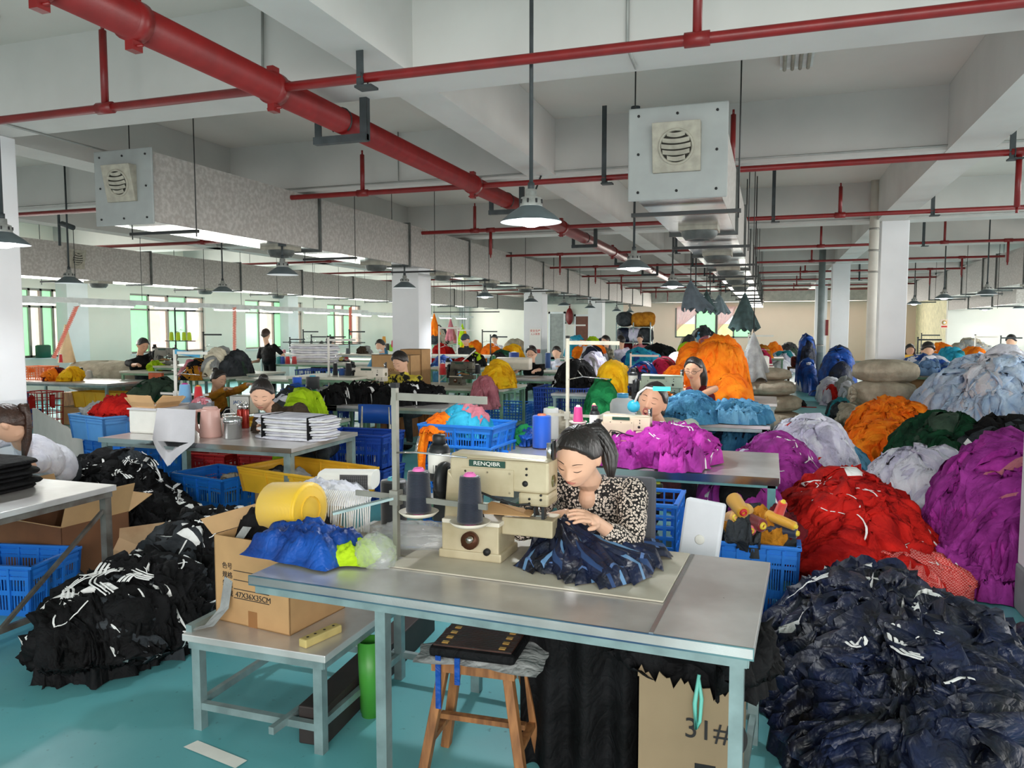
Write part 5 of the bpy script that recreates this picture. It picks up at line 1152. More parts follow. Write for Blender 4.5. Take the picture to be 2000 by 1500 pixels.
# stool with bamboo mat
p = Zp(900, 1290, .5)
sx0, sy0 = Zp(905, 1270, .52)[:2]
SG = empty('wooden_stool', 'wooden stool with a padded bamboo mat in front of the long table', 'stool', (sx0 + .03, sy0 + .12, 0), .05)
for sx in (-1, 1):
    for sy in (-1, 1): obj('leg', MB().bar((sx * .2, sy * .13, 0), (sx * .12, sy * .08, .46), .042, .036, hint=(1, 0, 0)), M_WOOD, SG, bevel=.004)
obj('seat_frame', MB().bx(-.16, .16, -.125, -.095, .43, .465).bx(-.16, .16, .095, .125, .43, .465).bx(-.15, -.12, -.1, .1, .425, .46).bx(.12, .15, -.1, .1, .425, .46).bx(-.17, .17, -.13, .13, .465, .48), M_WOOD, SG)
obj('stretcher', MB().bar((-.17, 0, .2), (.17, 0, .2), .03, .02).bar((-.17, -.11, .16), (-.17, .11, .16), .03, .02).bar((.17, -.11, .16), (.17, .11, .16), .03, .02), M_WOOD, SG)
drape('', (.02, 0, .475), .46, .34, .012, seed=44, m='grey', parent=SG, name='cushion', fold=.12)
obj('pad', MB().bx(-.165, .165, -.145, .145, .49, .53), K['black'], SG, bevel=.015)
bm_ = MB()
for i in range(17): bm_.bx(-.15, .15, -.13 + i * .0158, -.13 + i * .0158 + .012, .531, .537)
obj('bamboo_mat', bm_, mat('bamboo_dark', (66, 34, 24), .3, var=.25, vs=20, coat=.4), SG)
bt = MB()
for i in range(5):
    for sx in (-.11, .11): bt.bx(sx - .012, sx + .012, -.115 + i * .048, -.095 + i * .048, .5375, .5395)
obj('mat_beads', bt, mat('bamboo_light', (206, 160, 84), .35, var=.1), SG)
obj('tie_strap', MB().bx(-.135, -.115, -.148, -.14, .3, .5).bx(-.06, -.04, -.15, -.143, .4, .5), kc('royal'), SG)
# black sheet hanging behind the stool + cardboard with 31# and dark garments
nu, nv = 50, 14; P = np.zeros((nu, nv, 3))
for i in range(nu):
    for j in range(nv):
        u = i / (nu - 1); v = j / (nv - 1); P[i, j] = (-.02 + u * .52, .03 * math.sin(u * 22) * (.4 + v) + .02 * math.sin(u * 9), .7 * (1 - v) + .0)
p = Yp(1010, 1200, 2.62); single('black_curtain', 'black cloth hanging to the floor below the middle of the front table', 'cloth', MB().grid(P), K['black'], (p[0] - .0, 2.72, 0))
p = Zp(1250, 1475, 0)
cx0, cx1 = float(Yp(1243, 1400, 2.6)[0]), float(Yp(1452, 1400, 2.6)[0])
cd = empty('torn_carton', 'torn cardboard box side marked with a handwritten number below the table right end', 'cardboard', (cx0, 2.62, 0))
V = []; n = 30; xs = np.linspace(0, cx1 - cx0, n); tops = .5 + .03 * np.array([math.sin(i * 1.7) * math.cos(i * .6) for i in range(n)]) - .06 * np.linspace(0, 1, n)
mb = MB(); P = np.stack([np.stack([xs, 0 * xs, z * np.ones(n) if z == 0 else tops], -1) for z in (0, 1)], 1); mb.grid(P, sm=False)
P2 = P.copy(); P2[..., 1] += .005; mb.grid(P2[::-1], sm=False); mb.bx(0, .005, 0, .4, 0, .48); mb.bx(cx1 - cx0 - .005, cx1 - cx0, 0, .4, 0, .44); mb.bx(0, cx1 - cx0, .4, .405, 0, .45)
mb.grid(np.stack([P[:, 1], P2[:, 1]], 1), sm=False)
obj('panel', mb, mat('dull_cardboard', (146, 126, 98), .85, var=.05), cd)
txt(cd, '31#', .1, M_BINK, (.24, -.003, .32), (PI / 2, 0, 0), name='handwriting'); txt(cd, ')', .13, M_BINK, (.36, -.003, .32), (PI / 2, 0, 0), name='handwriting')
obj('hand_hole', MB().bx(.2, .27, -.002, 0, .17, .2), M_BLACK, cd)
heap('dark garments stuffed into the cardboard box below the table', ((cx0 + cx1) / 2, 2.84), .2, .2, .17, seed=61, mats=('black',), n=16, base=.42, size=(.16, .2), name='dark_garment_heap')
single('mint_ribbon', 'mint green ribbon loop hanging over the cardboard box below the table', 'ribbon', MB().tube([(0, -.005, .52), (-.012, -.012, .42), (-.006, -.012, .33), (.006, -.012, .36), (.01, -.012, .44), (0, -.005, .51)], [.006, .008, .006, .006, .007, .004], 6), mat('mint', (120, 206, 190), .5, var=.05), (cx0 + .21, 2.615, 0))
# crates, white box and spools right behind the table
p = Yp(1300, 1040, 4.05); crate('blue lattice crate standing on end behind the floral blouse', (p[0] - .06, 4.25), .22, .4, .46, M_BLUE, 'lattice', base=.3, nx=4, nz=8)
single('crate_support', 'dark bundle of cloth below the upright lattice crate', 'cloth bundle', MB().bx(-.15, .15, -.25, .25, 0, .3), K['black'], (p[0], 4.35, 0), bevel=.03)
p = Yp(1352, 1030, 3.9)
fb_ = empty('foam_box', 'white foam box leaning upright behind the right end of the front table', 'foam box', (p[0], 3.75, .25)); fb_.rotation_euler = (-.12, .1, -.1)
obj('box_body', MB().bx(-.095, .095, 0, .07, .0, .61), mat('foam_white', (226, 228, 234), .7, var=.04), fb_, bevel=.012); obj('lid_mark', MB().lathe([(.02, 0), (.024, .002), (.022, .003)], (.0, -.0005, .42), 20, rotm(PI / 2)), M_LABEL, fb_)
obj('stand_block', MB().bx(-.1, .1, 0, .07, -.2, 0), K['black'], fb_)
ca, cb = Yp(1395, 1080, 4.35), Yp(1532, 1100, 4.35)
CR = crate('bright blue perforated crate full of thread cones under the second table', ((ca[0] + cb[0]) / 2 + .02, 4.55), .48, .36, .5, M_BLUE, 'slot', nx=12)
rz_ = random.Random(3)
for i, (px, py, c, rr, L, rot, lb) in enumerate(((1432, 975, (206, 150, 36), .045, .15, (1.9, .5, .6), 'mustard thread cone lying on top of the full blue crate'), (1462, 992, (214, 168, 60), .035, .1, (2.0, .2, -.4), 'short yellow spool beside the mustard cone'),
        (1428, 1012, (214, 160, 90), .042, .11, (1.3, .3, .2), 'peach thread spool with yellow core at the crate front'), (1452, 1012, (120, 20, 28), .045, .15, (1.7, 1.0, .9), 'dark red thread cylinder in the full blue crate'), (1498, 1005, (222, 160, 30), .03, .18, (1.9, -1.0, .7), 'long thin yellow spool on the crate'),
        (1455, 1025, (230, 110, 120), .035, .12, (1.6, -.4, .3), 'pink thread spool in the full blue crate'), (1490, 1030, (30, 40, 66), .035, .19, (1.6, -1.1, 1.2), 'navy thread cylinder lying on the crate rim'), (1516, 1015, (220, 60, 50), .03, .12, (.3, .3, 0), 'red and yellow spool at the right end of the crate'))):
    q = Yp(px, py, 4.5); spool(lb, tuple(q), c, rr, L, (200, 40, 50) if i < 2 else (230, 200, 60), .85, R=rot)
heap('mixed thread ends and small cones filling the blue crate', ((ca[0] + cb[0]) / 2 + .02, 4.55), .2, .14, .08, seed=64, mats=('maroon', 'mustard', 'dkgrey'), n=14, base=.42, size=(.12, .12), name='thread_scraps', alt=.6, cat='thread scraps')
p = Zp(1560, 1115, .0)
rl = empty('fabric_roll', 'white roll of film lying on the floor between red and navy heaps', 'roll', (.12, 4.75, .06), 0); 
obj('roll', MB().tube([(0, 0, 0), (.3, -.22, 0)], .055, 20), mat('film_roll', (176, 186, 192), .35, var=.1), rl); obj('roll_core', MB().tube([(.299, -.2195, 0), (.304, -.223, 0)], .05, 20), M_BLACK, rl)
spool('small magenta spool lying on the floor beside the white roll', (.02, 4.62, .03), (196, 40, 130), .03, .14, R=(PI / 2, 0, 2.2), cyl=True)
single('kick_stool_foot', 'low wooden block under the right end of the second table', 'wood block', MB().bx(-.2, .1, -.05, .05, 0, .06), M_WOOD, (-.05, 4.9, 0))

# --- big heaps on the right aisle ---
heap('large navy heap of satin trousers with white stripes, right foreground', (.56, 3.7), .45, 1.0, .31, seed=11, mats=('navy', 'navylight', 'stripe'), n=130, size=(.26, .34), rdir=1.0, stripe=.14, ribs=16, ribm='multi', alt=.0, fold=1.3, name='navy_garment_heap', pw=2.4, res=(24, 20), lump=.3, ind=12, indn=('navy_garment', 'crumpled navy satin garment on top of the large navy heap', 'garment'))
heap('smaller navy heap at the right picture edge', (1.32, 3.62), .3, .5, .24, seed=12, mats=('navy', 'navylight', 'stripe'), n=30, size=(.28, .34), stripe=.1, ribs=8, fold=1.2, name='navy_garment_heap', res=(22, 18))
heap('red jersey heap with white binding behind the navy heap', (.56, 6.0), .42, .75, .4, seed=13, mats=('red', 'redmesh', 'stripe'), n=90, size=(.26, .4), stripe=.1, ribs=20, lay=1.4, fold=1.2, name='red_garment_heap', res=(24, 20), ind=6, indn=('red_jersey', 'red jersey lying on top of the red heap', 'jersey'))
heap('fan of red mesh jerseys spreading over the floor in front of the red heap', (.78, 5.42), .4, .4, .14, seed=14, mats=('red', 'redmesh', 'stripe'), n=34, size=(.18, .4), stripe=.1, ribs=14, alt=.6, fold=.9, name='red_mesh_heap', res=(22, 16))
heap('tall purple heap with white bands behind the second table end', (.06, 7.25), .38, .6, .5, seed=15, mats=('purple', 'lilac', 'stripe'), n=90, lay=1.3, size=(.24, .4), stripe=.15, ribs=10, ribm='multi', alt=.1, name='purple_garment_heap', res=(22, 20), fine=1.5)
heap('white heap with red edging, behind the tall purple heap', (.36, 8.0), .38, .5, .64, seed=16, mats=('lilac', 'white', 'red'), n=100, lay=1.3, size=(.24, .4), stripe=.08, alt=.4, name='white_garment_heap', fold=1.0, fine=1.6, res=(22, 20))
heap('light blue heap on the floor beside the white and red edged heap', (.74, 8.9), .2, .6, .26, seed=17, mats=('skyblue', 'steelblue'), n=34, alt=.3, name='light_blue_heap')
heap('white heap with black piping in the middle of the right aisle', (1.27, 7.2), .36, .6, .46, seed=18, mats=('white', 'lilac', 'black'), n=130, lay=1.5, size=(.2, .36), stripe=.03, ribs=16, alt=.4, name='white_garment_heap', pw=3, fold=1.0, flat=.55, res=(24, 20), fine=1.7)
heap('plum purple heap at the right edge beside the near column', (1.64, 6.15), .42, .72, .66, seed=19, mats=('purple', 'magenta', 'rose'), n=130, lay=1.5, size=(.22, .36), stripe=.06, ribs=8, alt=.25, name='plum_garment_heap', pw=3, fold=1.1, res=(24, 20), fine=1.5)
heap('flat trailing end of the plum heap on the floor', (1.3, 5.85), .38, .45, .1, seed=20, mats=('purple', 'rose'), n=24, size=(.22, .34), stripe=.15, name='plum_garment_heap')
heap('dark green heap left half beside the orange heap', (1.72, 9.05), .34, .8, .58, seed=21, mats=('dkgreen', 'olive'), alt=.12, n=90, name='green_garment_heap', lay=1.4, size=(.2, .34), fold=1.2)
heap('black shiny heap with white edges beside the dark green heap', (2.2, 8.7), .45, .7, .6, seed=22, mats=('dkgrey', 'black', 'stripe'), n=60, stripe=.1, ribs=16, alt=.5, name='black_garment_heap', fold=1.2)
heap('bright orange heap in the right aisle, lower front part', (1.34, 10.2), .36, .7, .36, seed=23, mats=('orange',), n=110, lay=1.4, size=(.16, .34), name='orange_garment_heap', fold=1.0, flat=.5, pw=3, fine=1.8)
heap('bright orange heap in the right aisle, higher rear part', (1.6, 11.5), .45, .7, .56, seed=24, mats=('orange',), n=120, lay=1.4, size=(.16, .36), name='orange_garment_heap', fold=1.0, flat=.6, fine=1.8)
heap('huge pale blue and white heap at the right', (3.05, 12.2), 1.0, 1.2, 1.08, seed=25, mats=('ltblue', 'white'), n=170, alt=.3, name='pale_blue_heap', size=(.3, .5), lay=1.6, fold=1.2, fine=1.3, flat=.5)
heap('low pale blue heap at the right edge in front of the huge one', (3.7, 10.9), .85, .85, .74, seed=26, mats=('ltblue', 'white'), n=70, alt=.3, name='pale_blue_heap', size=(.4, .6))
random.seed(8); carton('brown carton at the right edge beside the black heap', (2.95, 8.6), .45, .5, .72, rz=.1)
p = Yp(1985, 890, 8.3); spool('red thread cone with green tip on the floor at the right edge', (p[0], 7.9, 0.45), (196, 40, 50), .08, .3, (190, 220, 60)) if False else None
# --- left foreground: black heaps, cardboard, blue crate ---
heap('black tracksuit heap with white stripes, nearest on the left', (-3.18, 3.1), .27, .38, .27, rz=-.2, seed=31, mats=('black', 'dkgrey', 'stripe'), n=150, size=(.17, .21), rdir=1.6, stripe=.3, ribs=14, ribm='multi', alt=.12, name='black_garment_heap', fold=1.2, res=(22, 18), lump=.3, ind=8, indn=('black_garment', 'black tracksuit piece on top of the nearest black heap', 'garment'))
heap('black tracksuit heap with white stripes beside the carton', (-3.3, 3.92), .27, .38, .36, rz=-.3, seed=32, mats=('black', 'dkgrey', 'stripe'), n=110, size=(.18, .22), rdir=1.6, stripe=.28, ribs=10, ribm='multi', alt=.2, name='black_garment_heap', fold=1.25, res=(22, 18), ind=6, indn=('black_garment', 'black tracksuit piece on top of the heap beside the carton', 'garment'))
heap('big black and white striped heap behind the left table', (-5.1, 4.85), .52, .5, .46, rz=-.5, seed=33, mats=('black', 'dkgrey', 'stripe'), n=150, size=(.18, .26), rdir=1.3, stripe=.35, ribs=26, ribm='multi', alt=.1, name='black_garment_heap', fold=1.2, res=(20, 16))
heap('slope of black striped garments sliding towards the floor boards', (-4.55, 4.55), .42, .4, .28, rz=.3, seed=34, mats=('black', 'stripe'), n=70, size=(.18, .22), rdir=1.5, stripe=.3, ribs=10, ribm='multi', name='black_garment_heap', fold=1.1)
cp = empty('cardboard_sheet', 'large dirty cardboard sheet standing behind the nearest black heap', 'cardboard', (-4.15, 3.95, 0), 0)
V = [(-.95, -.22, 0), (.55, .3, 0), (.62, .36, .42), (-.2, .1, .3), (-.8, -.16, .38)]
o = obj('sheet', MB().add(V, [[0, 1, 2, 3, 4]]), mat('dirty_cardboard', (206, 172, 134), .85, var=.0, col2=(170, 128, 92), vs=4, lo=.2, hi=.5), cp); o.modifiers.new('s', 'SOLIDIFY').thickness = .006
TL = table('stainless table at the left edge with black stacks', -5.4, -3.74, 2.72, 3.6, leg=M_RUSTLEG, lw=.045)
obj('side_brace', MB().bar((.78, .38, .6), (.78, -.3, .12), .02), M_RUSTLEG, TL)
stack('pile of folded black garments on the left edge table', (-4.42, 3.22), .62, .5, .17, 6, seed=7, ms=('black',), base=.75, rnd=.5)
random.seed(2)
BX = carton('dark brown open carton below the left table', (-4.6, 3.95), .7, .5, .42, rz=-.1, m=mat('dark_carton', (112, 74, 48), .85, var=.1), flaps=True)
crate('blue plastic crate at the lower left edge on the floor', (-4.38, 3.42), .56, .42, .3, M_BLUE, 'slot', rz=.2)
# woman in white top at the left edge
q = Yp(16, 828, 3.95); n_ = Yp(45, 872, 4.15)
person('person in a white T-shirt bending over the left edge table', q, n_, (n_[0] - .02, 4.5, .6), face=-.75, hrot=(.5, -.3, 0), hands={1: (-4.55, 3.45, .84), -1: (-5.3, 3.5, .84)}, ehint={1: (.8, .4, -.8), -1: (-.8, 0, -1)}, shirt='white', sleeve=.4, hair='longpony', hs=1.15, sw=.42, chest=1.15, hairmat=M_HAIRB, tail=(-.05, 0), vox=.007)
# ================= middle and background =================
def dep(p): return float((np.array(p) - CAMP) @ _f0)
def HB(label, x0, x1, yt, Y, base=0.0, ry=.45, sub=.09, **k):
    need(label, float(Yp((x0 + x1) / 2, 640, Y)[0]), Y, base, .5)
    c = Yp((x0 + x1) / 2, 640, Y); d = dep(c); w = (x1 - x0) * d / 1504; zt = 1.7 - (yt - 640) * d / 1504
    s0, s1 = k.get('size', (.3, .4)); rx = w / 2; q = min(1, .95 * rx / s0, 1.2 * ry / s1); k['size'] = (s0 * q, s1 * q); k['fold'] = k.get('fold', 1) * min(1, .45 + rx * 1.6); rx = max(rx * .6, rx - .22 * s0 * q)
    return heap(label, (c[0], Y), rx, ry, max(.06, zt - base - sub), base=base, **k)
def SP(label, px, py, z, c, w=10, h=20, tip=(240, 240, 235), Y=None, cyl=False, taper=.8, dish=False, group=None):
    p = Zp(px, py, z) if Y is None else Yp(px, py, Y); d = dep(p)
    if Y is not None and not dish and Y > 8: need(label, p[0], p[1], p[2])
    return spool(label, (p[0], p[1], p[2]), c, w * d / 1504 / 2, h * d / 1504, tip, taper, cyl=cyl, dish=dish, group=group)
def PB(label, px, py, Y, face=0.0, hrot=(.35, 0, 0), dn=(0, .08, -.2), dh=(0, .14, 0), hipz=.52, hands=None, hs=1.12, **k):
    h = Yp(px, py, Y); n = h + np.array(dn); hp = np.array([n[0] + dh[0], n[1] + dh[1], hipz])
    hd = hands if hands is not None else {s: (n[0] + s * .16 + math.sin(face) * .35, n[1] - .38 * math.cos(face), max(.84, n[2] - .42)) for s in (-1, 1)}
    return person(label, h, n, hp, face, hrot, hands=hd, hs=hs, **k)
TOPC = mat('pale_table_top', (206, 204, 190), .4, .1, var=.08, vs=3)
PHL = mat('green_table_leg', (132, 170, 140), .5, .2, var=.2, vs=7)

# --- second right row: purple work, yawning woman ---
R2 = table('stainless table of the second row with magenta cloth on it', -1.95, .08, 5.08, 6.12, lw=.05, leg=mat('teal_leg', (98, 150, 152), .45, .4, var=.2, vs=6))
obj('board', MB().bx(-.2, .5, -.3, .45, .751, .757), M_WHITETOP, R2); obj('metal_edge', MB().bx(-1.01, 1.01, -.525, -.52, .7, .752), M_CHROME, R2)
pm = Yp(1190, 864, 5.36); MACH2 = machine('pale sewing machine in front of the yawning woman', (pm[0], 5.36, .757), rz=-.03, s=.94, m=mat('machine_enamel_beige', (214, 196, 170), .38, .1, var=.08))
p = Zp(1108, 872, .757); st = stand('cream thread stand left of the yawning woman', (p[0], p[1], .757), h=.86, rz=-.1, m=mat('cream_paint_steel', (206, 200, 180), .5, .2, var=.15))
SP('magenta thread spool on the stand beside the pale machine, left one', 1129, 824, 0, (206, 48, 130), 20, 30, Y=5.3, dish=True); SP('magenta thread cone on the stand, right one with pale base', 1160, 824, 0, (206, 48, 130), 15, 34, Y=5.5, tip=(240, 220, 160), taper=.6)
SP('big royal blue thread cylinder with orange tip on the second table', 1058, 874, .757, (16, 96, 216), 37, 64, (232, 130, 90), cyl=True); SP('big white thread cylinder behind the blue one', 1076, 858, .757, (226, 226, 222), 30, 62, (150, 190, 140), cyl=True)
HB('magenta garments with white stripes piled on the second table', 1205, 1400, 850, 5.45, .757, .3, seed=41, mats=('magenta', 'purple', 'stripe'), n=36, size=(.28, .4), stripe=.14, ribs=6, ribm='multi', alt=.15, name='magenta_garment_heap', fold=.9, res=(22, 18))
HB('magenta garments sliding over the front edge of the second table', 1085, 1215, 876, 5.28, .757, .18, seed=42, mats=('magenta', 'purple', 'stripe'), n=16, size=(.2, .26), stripe=.3, name='magenta_garment_heap', fold=.7)
HB('blue and green offcuts behind the royal blue thread cylinder', 1012, 1046, 856, 5.9, .757, .14, seed=43, mats=('royal', 'green'), n=12, size=(.14, .16), alt=.5, name='offcut_heap', fold=.5, sub=.03)
t = empty('gooseneck_lamp', 'turquoise gooseneck lamp clipped to the pale machine in front of the yawning woman', 'lamp', tuple(Yp(1238, 793, 5.52)))
obj('base', MB().lathe([(.001, 0), (.045, 0), (.045, .02), (.02, .03)], R=rotm(PI / 2), n=20), mat('turquoise_plastic', (40, 170, 200), .35, var=0), t)
nk = [np.array(Yp(x, y, 5.5)) - np.array(t.location) for x, y in ((1240, 785), (1247, 768), (1262, 757), (1276, 759))]
obj('neck', MB().tube(nk, .008, 8), M_LABEL, t); obj('lamp_head', MB().tube([nk[-1], nk[-1] + np.array([.12, 0, 0])], .016, 10), mat('turquoise_glow', (60, 220, 210), .3, emit=1.2, var=0), t)
h_ = Yp(1274, 785, 6.0)
person('yawning person with white earphones in a pale green jacket behind the second table', h_, h_ + np.array([.05, .08, -.19]), (h_[0] + .12, 6.65, .52), face=0, hrot=(-.05, -.15, .28), hands={1: (h_[0] + .15, 6.0, .84), -1: (h_[0] - .2, 5.85, .86)}, shirtmat=mat('pale_green_jacket', (150, 164, 150), .8, var=.12, vs=5, bump=.3, bs=30), sleeve=.95, hair='pony', hs=1.28, sw=.46, chest=1.2, mouth=1, vneck=True, vox=.006, skin=M_SKIN2, wr=(.025, .07))
# below the second table: thread cones, dark garments
SP('yellow-ringed empty cone lying below the second table', 1285, 962, 0, (60, 66, 40), 20, 18, (220, 220, 80), Y=5.3, cyl=True); SP('pink cone below the left part of the second table', 1258, 950, 0, (150, 30, 70), 14, 16, Y=5.4)
HB('dark purple garments piled on the floor under the second table', 1385, 1520, 945, 5.6, 0, .4, seed=44, mats=('purple', 'black', 'stripe'), n=36, size=(.22, .3), stripe=.3, alt=.4, name='dark_purple_heap', pw=4)
crate('dark blue crate below the left part of the second table', (-1.1, 5.6), .6, .4, .34, M_DBLUE, 'slot')
# stacked blue crates left of the second table
p = Yp(905, 900, 5.35); cxx = p[0]
crate('blue lattice crate at the bottom of the stack left of the second table', (cxx, 5.45), .56, .44, .4, M_BLUE, 'lattice', rz=-.06, nx=10)
crate('blue slatted crate stuffed with blue cloth, middle of that stack', (cxx, 5.45), .58, .46, .4, M_BLUE, 'lattice', rz=-.08, base=.42, nx=8)
crate('blue crate on top of the stack holding orange and printed garments', (cxx, 5.45), .6, .46, .17, M_BLUE, 'slot', rz=-.06, base=.8)
HB('bright blue cloth filling the middle crate of the stack', 840, 960, 905, 5.45, .45, .18, seed=45, mats=('royal', 'cyan'), n=16, size=(.16, .2), alt=.5, name='blue_cloth_heap', fold=.5)
HB('orange garments in the top crate of the blue stack', 830, 892, 814, 5.4, .85, .18, seed=46, mats=('orange',), n=16, size=(.16, .24), name='orange_garment_heap', fold=.6)
HB('blue and pink printed garments in the top crate', 868, 955, 796, 5.55, .85, .18, seed=47, mats=('cyan', 'rose', 'skyblue'), n=22, size=(.18, .26), alt=.4, name='printed_garment_heap', fold=.6)
nu, nv = 16, 10; P = np.zeros((nu, nv, 3))
for i in range(nu):
    for j in range(nv):
        u = i / (nu - 1); v = j / (nv - 1); P[i, j] = (.1 * (v - .5) * (1 - .3 * u) - .08 * u * (1 - u) * 2, .025 * math.sin(v * 9 + u * 3), -.5 * u)
q = Yp(832, 838, 5.2); single('orange_sleeve', 'orange sleeve hanging down the left side of the blue crate stack', 'garment', MB().grid(P), K['orange'], tuple(q))
SP('black thread cylinder standing left of the blue crate stack', 840, 960, .2, (20, 20, 26), 20, 40, Y=5.0) if False else None
heap('grey-green mesh cloth on the floor behind the blue cylinder', (-2.0, 7.4), .42, .5, .62, seed=48, mats=('beige', 'grey'), n=34, size=(.2, .3), name='mesh_cloth_heap')
# --- second middle row: woman in brown, white stack, kettle ---
M1 = table('steel table of the second row with kettle, pots and the white garment stack', -5.5, -3.55, 5.12, 6.15, lw=.06)
obj('metal_edge', MB().bx(-.975, .975, -.52, -.515, .712, .752), M_CHROME, M1)
p = Zp(565, 862, .75)
for i, (dx, w_, n_, hh, lb) in enumerate(((-.02, .62, 9, .2, 'tall stack of folded white garments tied with black bands on the steel table'), )):
    q = stack(lb, (p[0] - .05, p[1] + .2), .76, .36, hh, n_, rz=-.08, seed=50, ms=('white', 'stripe'), base=.75, rnd=.55)
for sx in (-.24, .24): obj('black_band', MB().bx(sx - .008, sx + .008, -.181, .181, 0.01, .205), K['black'], q, bevel=.01)
t = empty('electric_kettle', 'pink electric kettle on the steel table', 'kettle', tuple(Zp(412, 853, .75)), .2); t.scale = (1.25,) * 3
PK = mat('pink_kettle', (222, 176, 166), .35, var=.03)
obj('kettle_body', MB().lathe([(.072, 0), (.076, .01), (.07, .1), (.062, .18), (.058, .195), (.02, .205)], n=28), PK, t)
obj('handle', MB().tube([(-.06, 0, .185), (-.105, 0, .18), (-.115, 0, .12), (-.1, 0, .05), (-.075, 0, .03)], .013, 10), PK, t); obj('lid', MB().lathe([(.055, .195), (.045, .21), (.001, .213)], n=24), PK, t); obj('spout', MB().add([(.05, -.02, .19), (.05, .02, .19), (.08, 0, .2), (.055, 0, .15)], [[0, 2, 1], [0, 3, 2], [1, 2, 3]]), PK, t)
t = empty('food_jar', 'stainless steel food jar beside the kettle', 'jar', tuple(Zp(454, 856, .75))); t.scale = (1.2,) * 3
obj('jar_body', MB().lathe([(.06, 0), (.066, .004), (.066, .11), (.068, .112)], n=28), M_CHROME, t); obj('lid', MB().lathe([(.068, .112), (.07, .118), (.07, .15), (.05, .156), (.001, .158)], n=28), M_CHROME, t)
t = empty('metal_pot', 'small steel pot standing on a turquoise tin', 'pot', tuple(Yp(448, 822, 5.75)))
obj('tin', MB().lathe([(.06, -.02), (.06, .0)], n=24), mat('teal_tin', (60, 160, 160), .4, var=0), t); obj('pot_body', MB().lathe([(.05, 0), (.062, .02), (.065, .06), (.06, .064)], n=24), M_CHROME, t); obj('pot_handle', MB().tube([(-.065 * math.cos(a), 0, .05 + .06 * math.sin(a)) for a in np.linspace(0, PI, 10)], .004, 6), M_CHROME, t)
single('pot_stand', 'carton block carrying the pot', 'box', MB().bx(-.08, .08, -.06, .06, 0, .1), M_LABEL, tuple(Zp(448, 838, .75)))
for i, (px, lb) in enumerate(((470, 'red vacuum flask left one beside the woman in brown'), (481, 'red vacuum flask right one beside the woman in brown'))):
    t = empty('vacuum_flask', lb, 'flask', tuple(Zp(px, 836, .75)))
    obj('flask_body', MB().lathe([(.028, 0), (.03, .005), (.03, .17), (.026, .18)], n=20), mat('red_flask', (170, 50, 38), .25, .3, var=.1), t); obj('cap', MB().lathe([(.026, .18), (.028, .185), (.028, .23), (.02, .236)], n=20), M_CHROME, t); obj('carry_loop', MB().tube([(.022 * math.cos(a), 0, .235 + .02 * math.sin(a)) for a in np.linspace(0, PI, 8)], .004, 6), M_CHROME, t)
random.seed(21)
p = Yp(345, 800, 5.85)
wc = empty('cloth_covered_box', 'machine box covered by a white cloth whose corner hangs down over the table edge', 'covered box', (p[0], 5.45, .75))
obj('box_body', MB().bx(-.16, .16, -.02, .5, 0, .22), M_LABEL, wc, bevel=.02)
a_ = [np.array(Yp(*q_)) - np.array(wc.location) for q_ in ((312, 796, 5.42), (387, 800, 5.42), (384, 862, 5.1), (331, 912, 5.08), (303, 856, 5.1))]
nu, nv = 14, 14; P = np.zeros((nu, nv, 3))
for i in range(nu):
    for j in range(nv):
        u = i / (nu - 1); v = j / (nv - 1); top = a_[0] * (1 - u) + a_[1] * u; bl, br = a_[4], a_[2]; bot = bl * (1 - u) + br * u; bot = bl + (a_[3] - bl) * (u / .4) if u < .4 else a_[3] + (br - a_[3]) * ((u - .4) / .6)
        P[i, j] = top * (1 - v) + bot * v + np.array([0, -.012 * math.sin(u * 12) * v - .03, 0])
obj('cloth', MB().grid(P).bx(-.165, .165, -.03, .51, .215, .228), mat('white_linen', (206, 204, 208), .9, var=.03, bump=.15, bs=60), wc)
t = empty('open_box', 'grey open box with pink scraps standing behind the kettle', 'box', tuple(Yp(394, 796, 5.9)), .5); obj('box_body', MB().bx(-.1, .1, -.07, .07, -.02, .05), mat('grey_box', (120, 122, 128), .6, var=0), t)
heap('pink scraps heaped in the grey open box', (t.location.x, t.location.y), .07, .05, .025, base=t.location.z + .035, seed=52, mats=('rose', 'white'), n=12, size=(.05, .06), alt=.5, name='pink_scraps', fold=.15, lay=.2, res=(10, 8))
t = empty('red_tray', 'red plastic tray left of the grey box', 'tray', tuple(Yp(362, 798, 5.95))); obj('tray_body', MB().bx(-.07, .07, -.05, .05, -.02, .04), mat('red_tray_plastic', (206, 60, 66), .5, var=.1), t)
t = carton('white carton with blue print behind the pot', tuple(Zp(448, 812, .75)[:2] + np.array([0, .25])), .26, .16, .2, base=.75, m=M_LABEL, flaps=False, closed=True); txt(t, 'JACK', .05, mat('blue_ink', (30, 90, 160), .6, var=0), (-.02, -.084, .13), (PI / 2, 0, 0))
t = stand('white post with blue arm rising behind the covered box', tuple(Zp(345, 815, .75)), h=.72, m=M_LABEL); obj('blue_arm', MB().bar((0, 0, .7), (.28, .05, .66), .02, .05), mat('blue_arm', (70, 160, 200), .4, var=0), t)
SP('large pale blue thread cone behind the covered box', 362, 786, 0, (120, 176, 220), 26, 36, (180, 60, 140), Y=6.05, taper=.75, dish=True); SP('large red thread cone beside the pale blue cone', 388, 788, 0, (200, 30, 40), 19, 34, (220, 150, 60), Y=6.1, taper=.68, dish=True)
h_ = Yp(512, 772, 5.85)
person('person in a brown jacket with hair in a high knot bending over the white stack', h_, h_ + np.array([.07, .12, -.17]), (h_[0] + .22, 6.5, .52), face=.25, hrot=(.42, .22, .05), hands={1: (h_[0] + .34, 5.75, .84), -1: (h_[0] + .0, 5.8, .8)}, shirt='brown', sleeve=.9, hair='bun', hs=1.22, sw=.46, chest=1.15, vox=.006, wr=(.025, .07))
p = Zp(275, 832, .75)
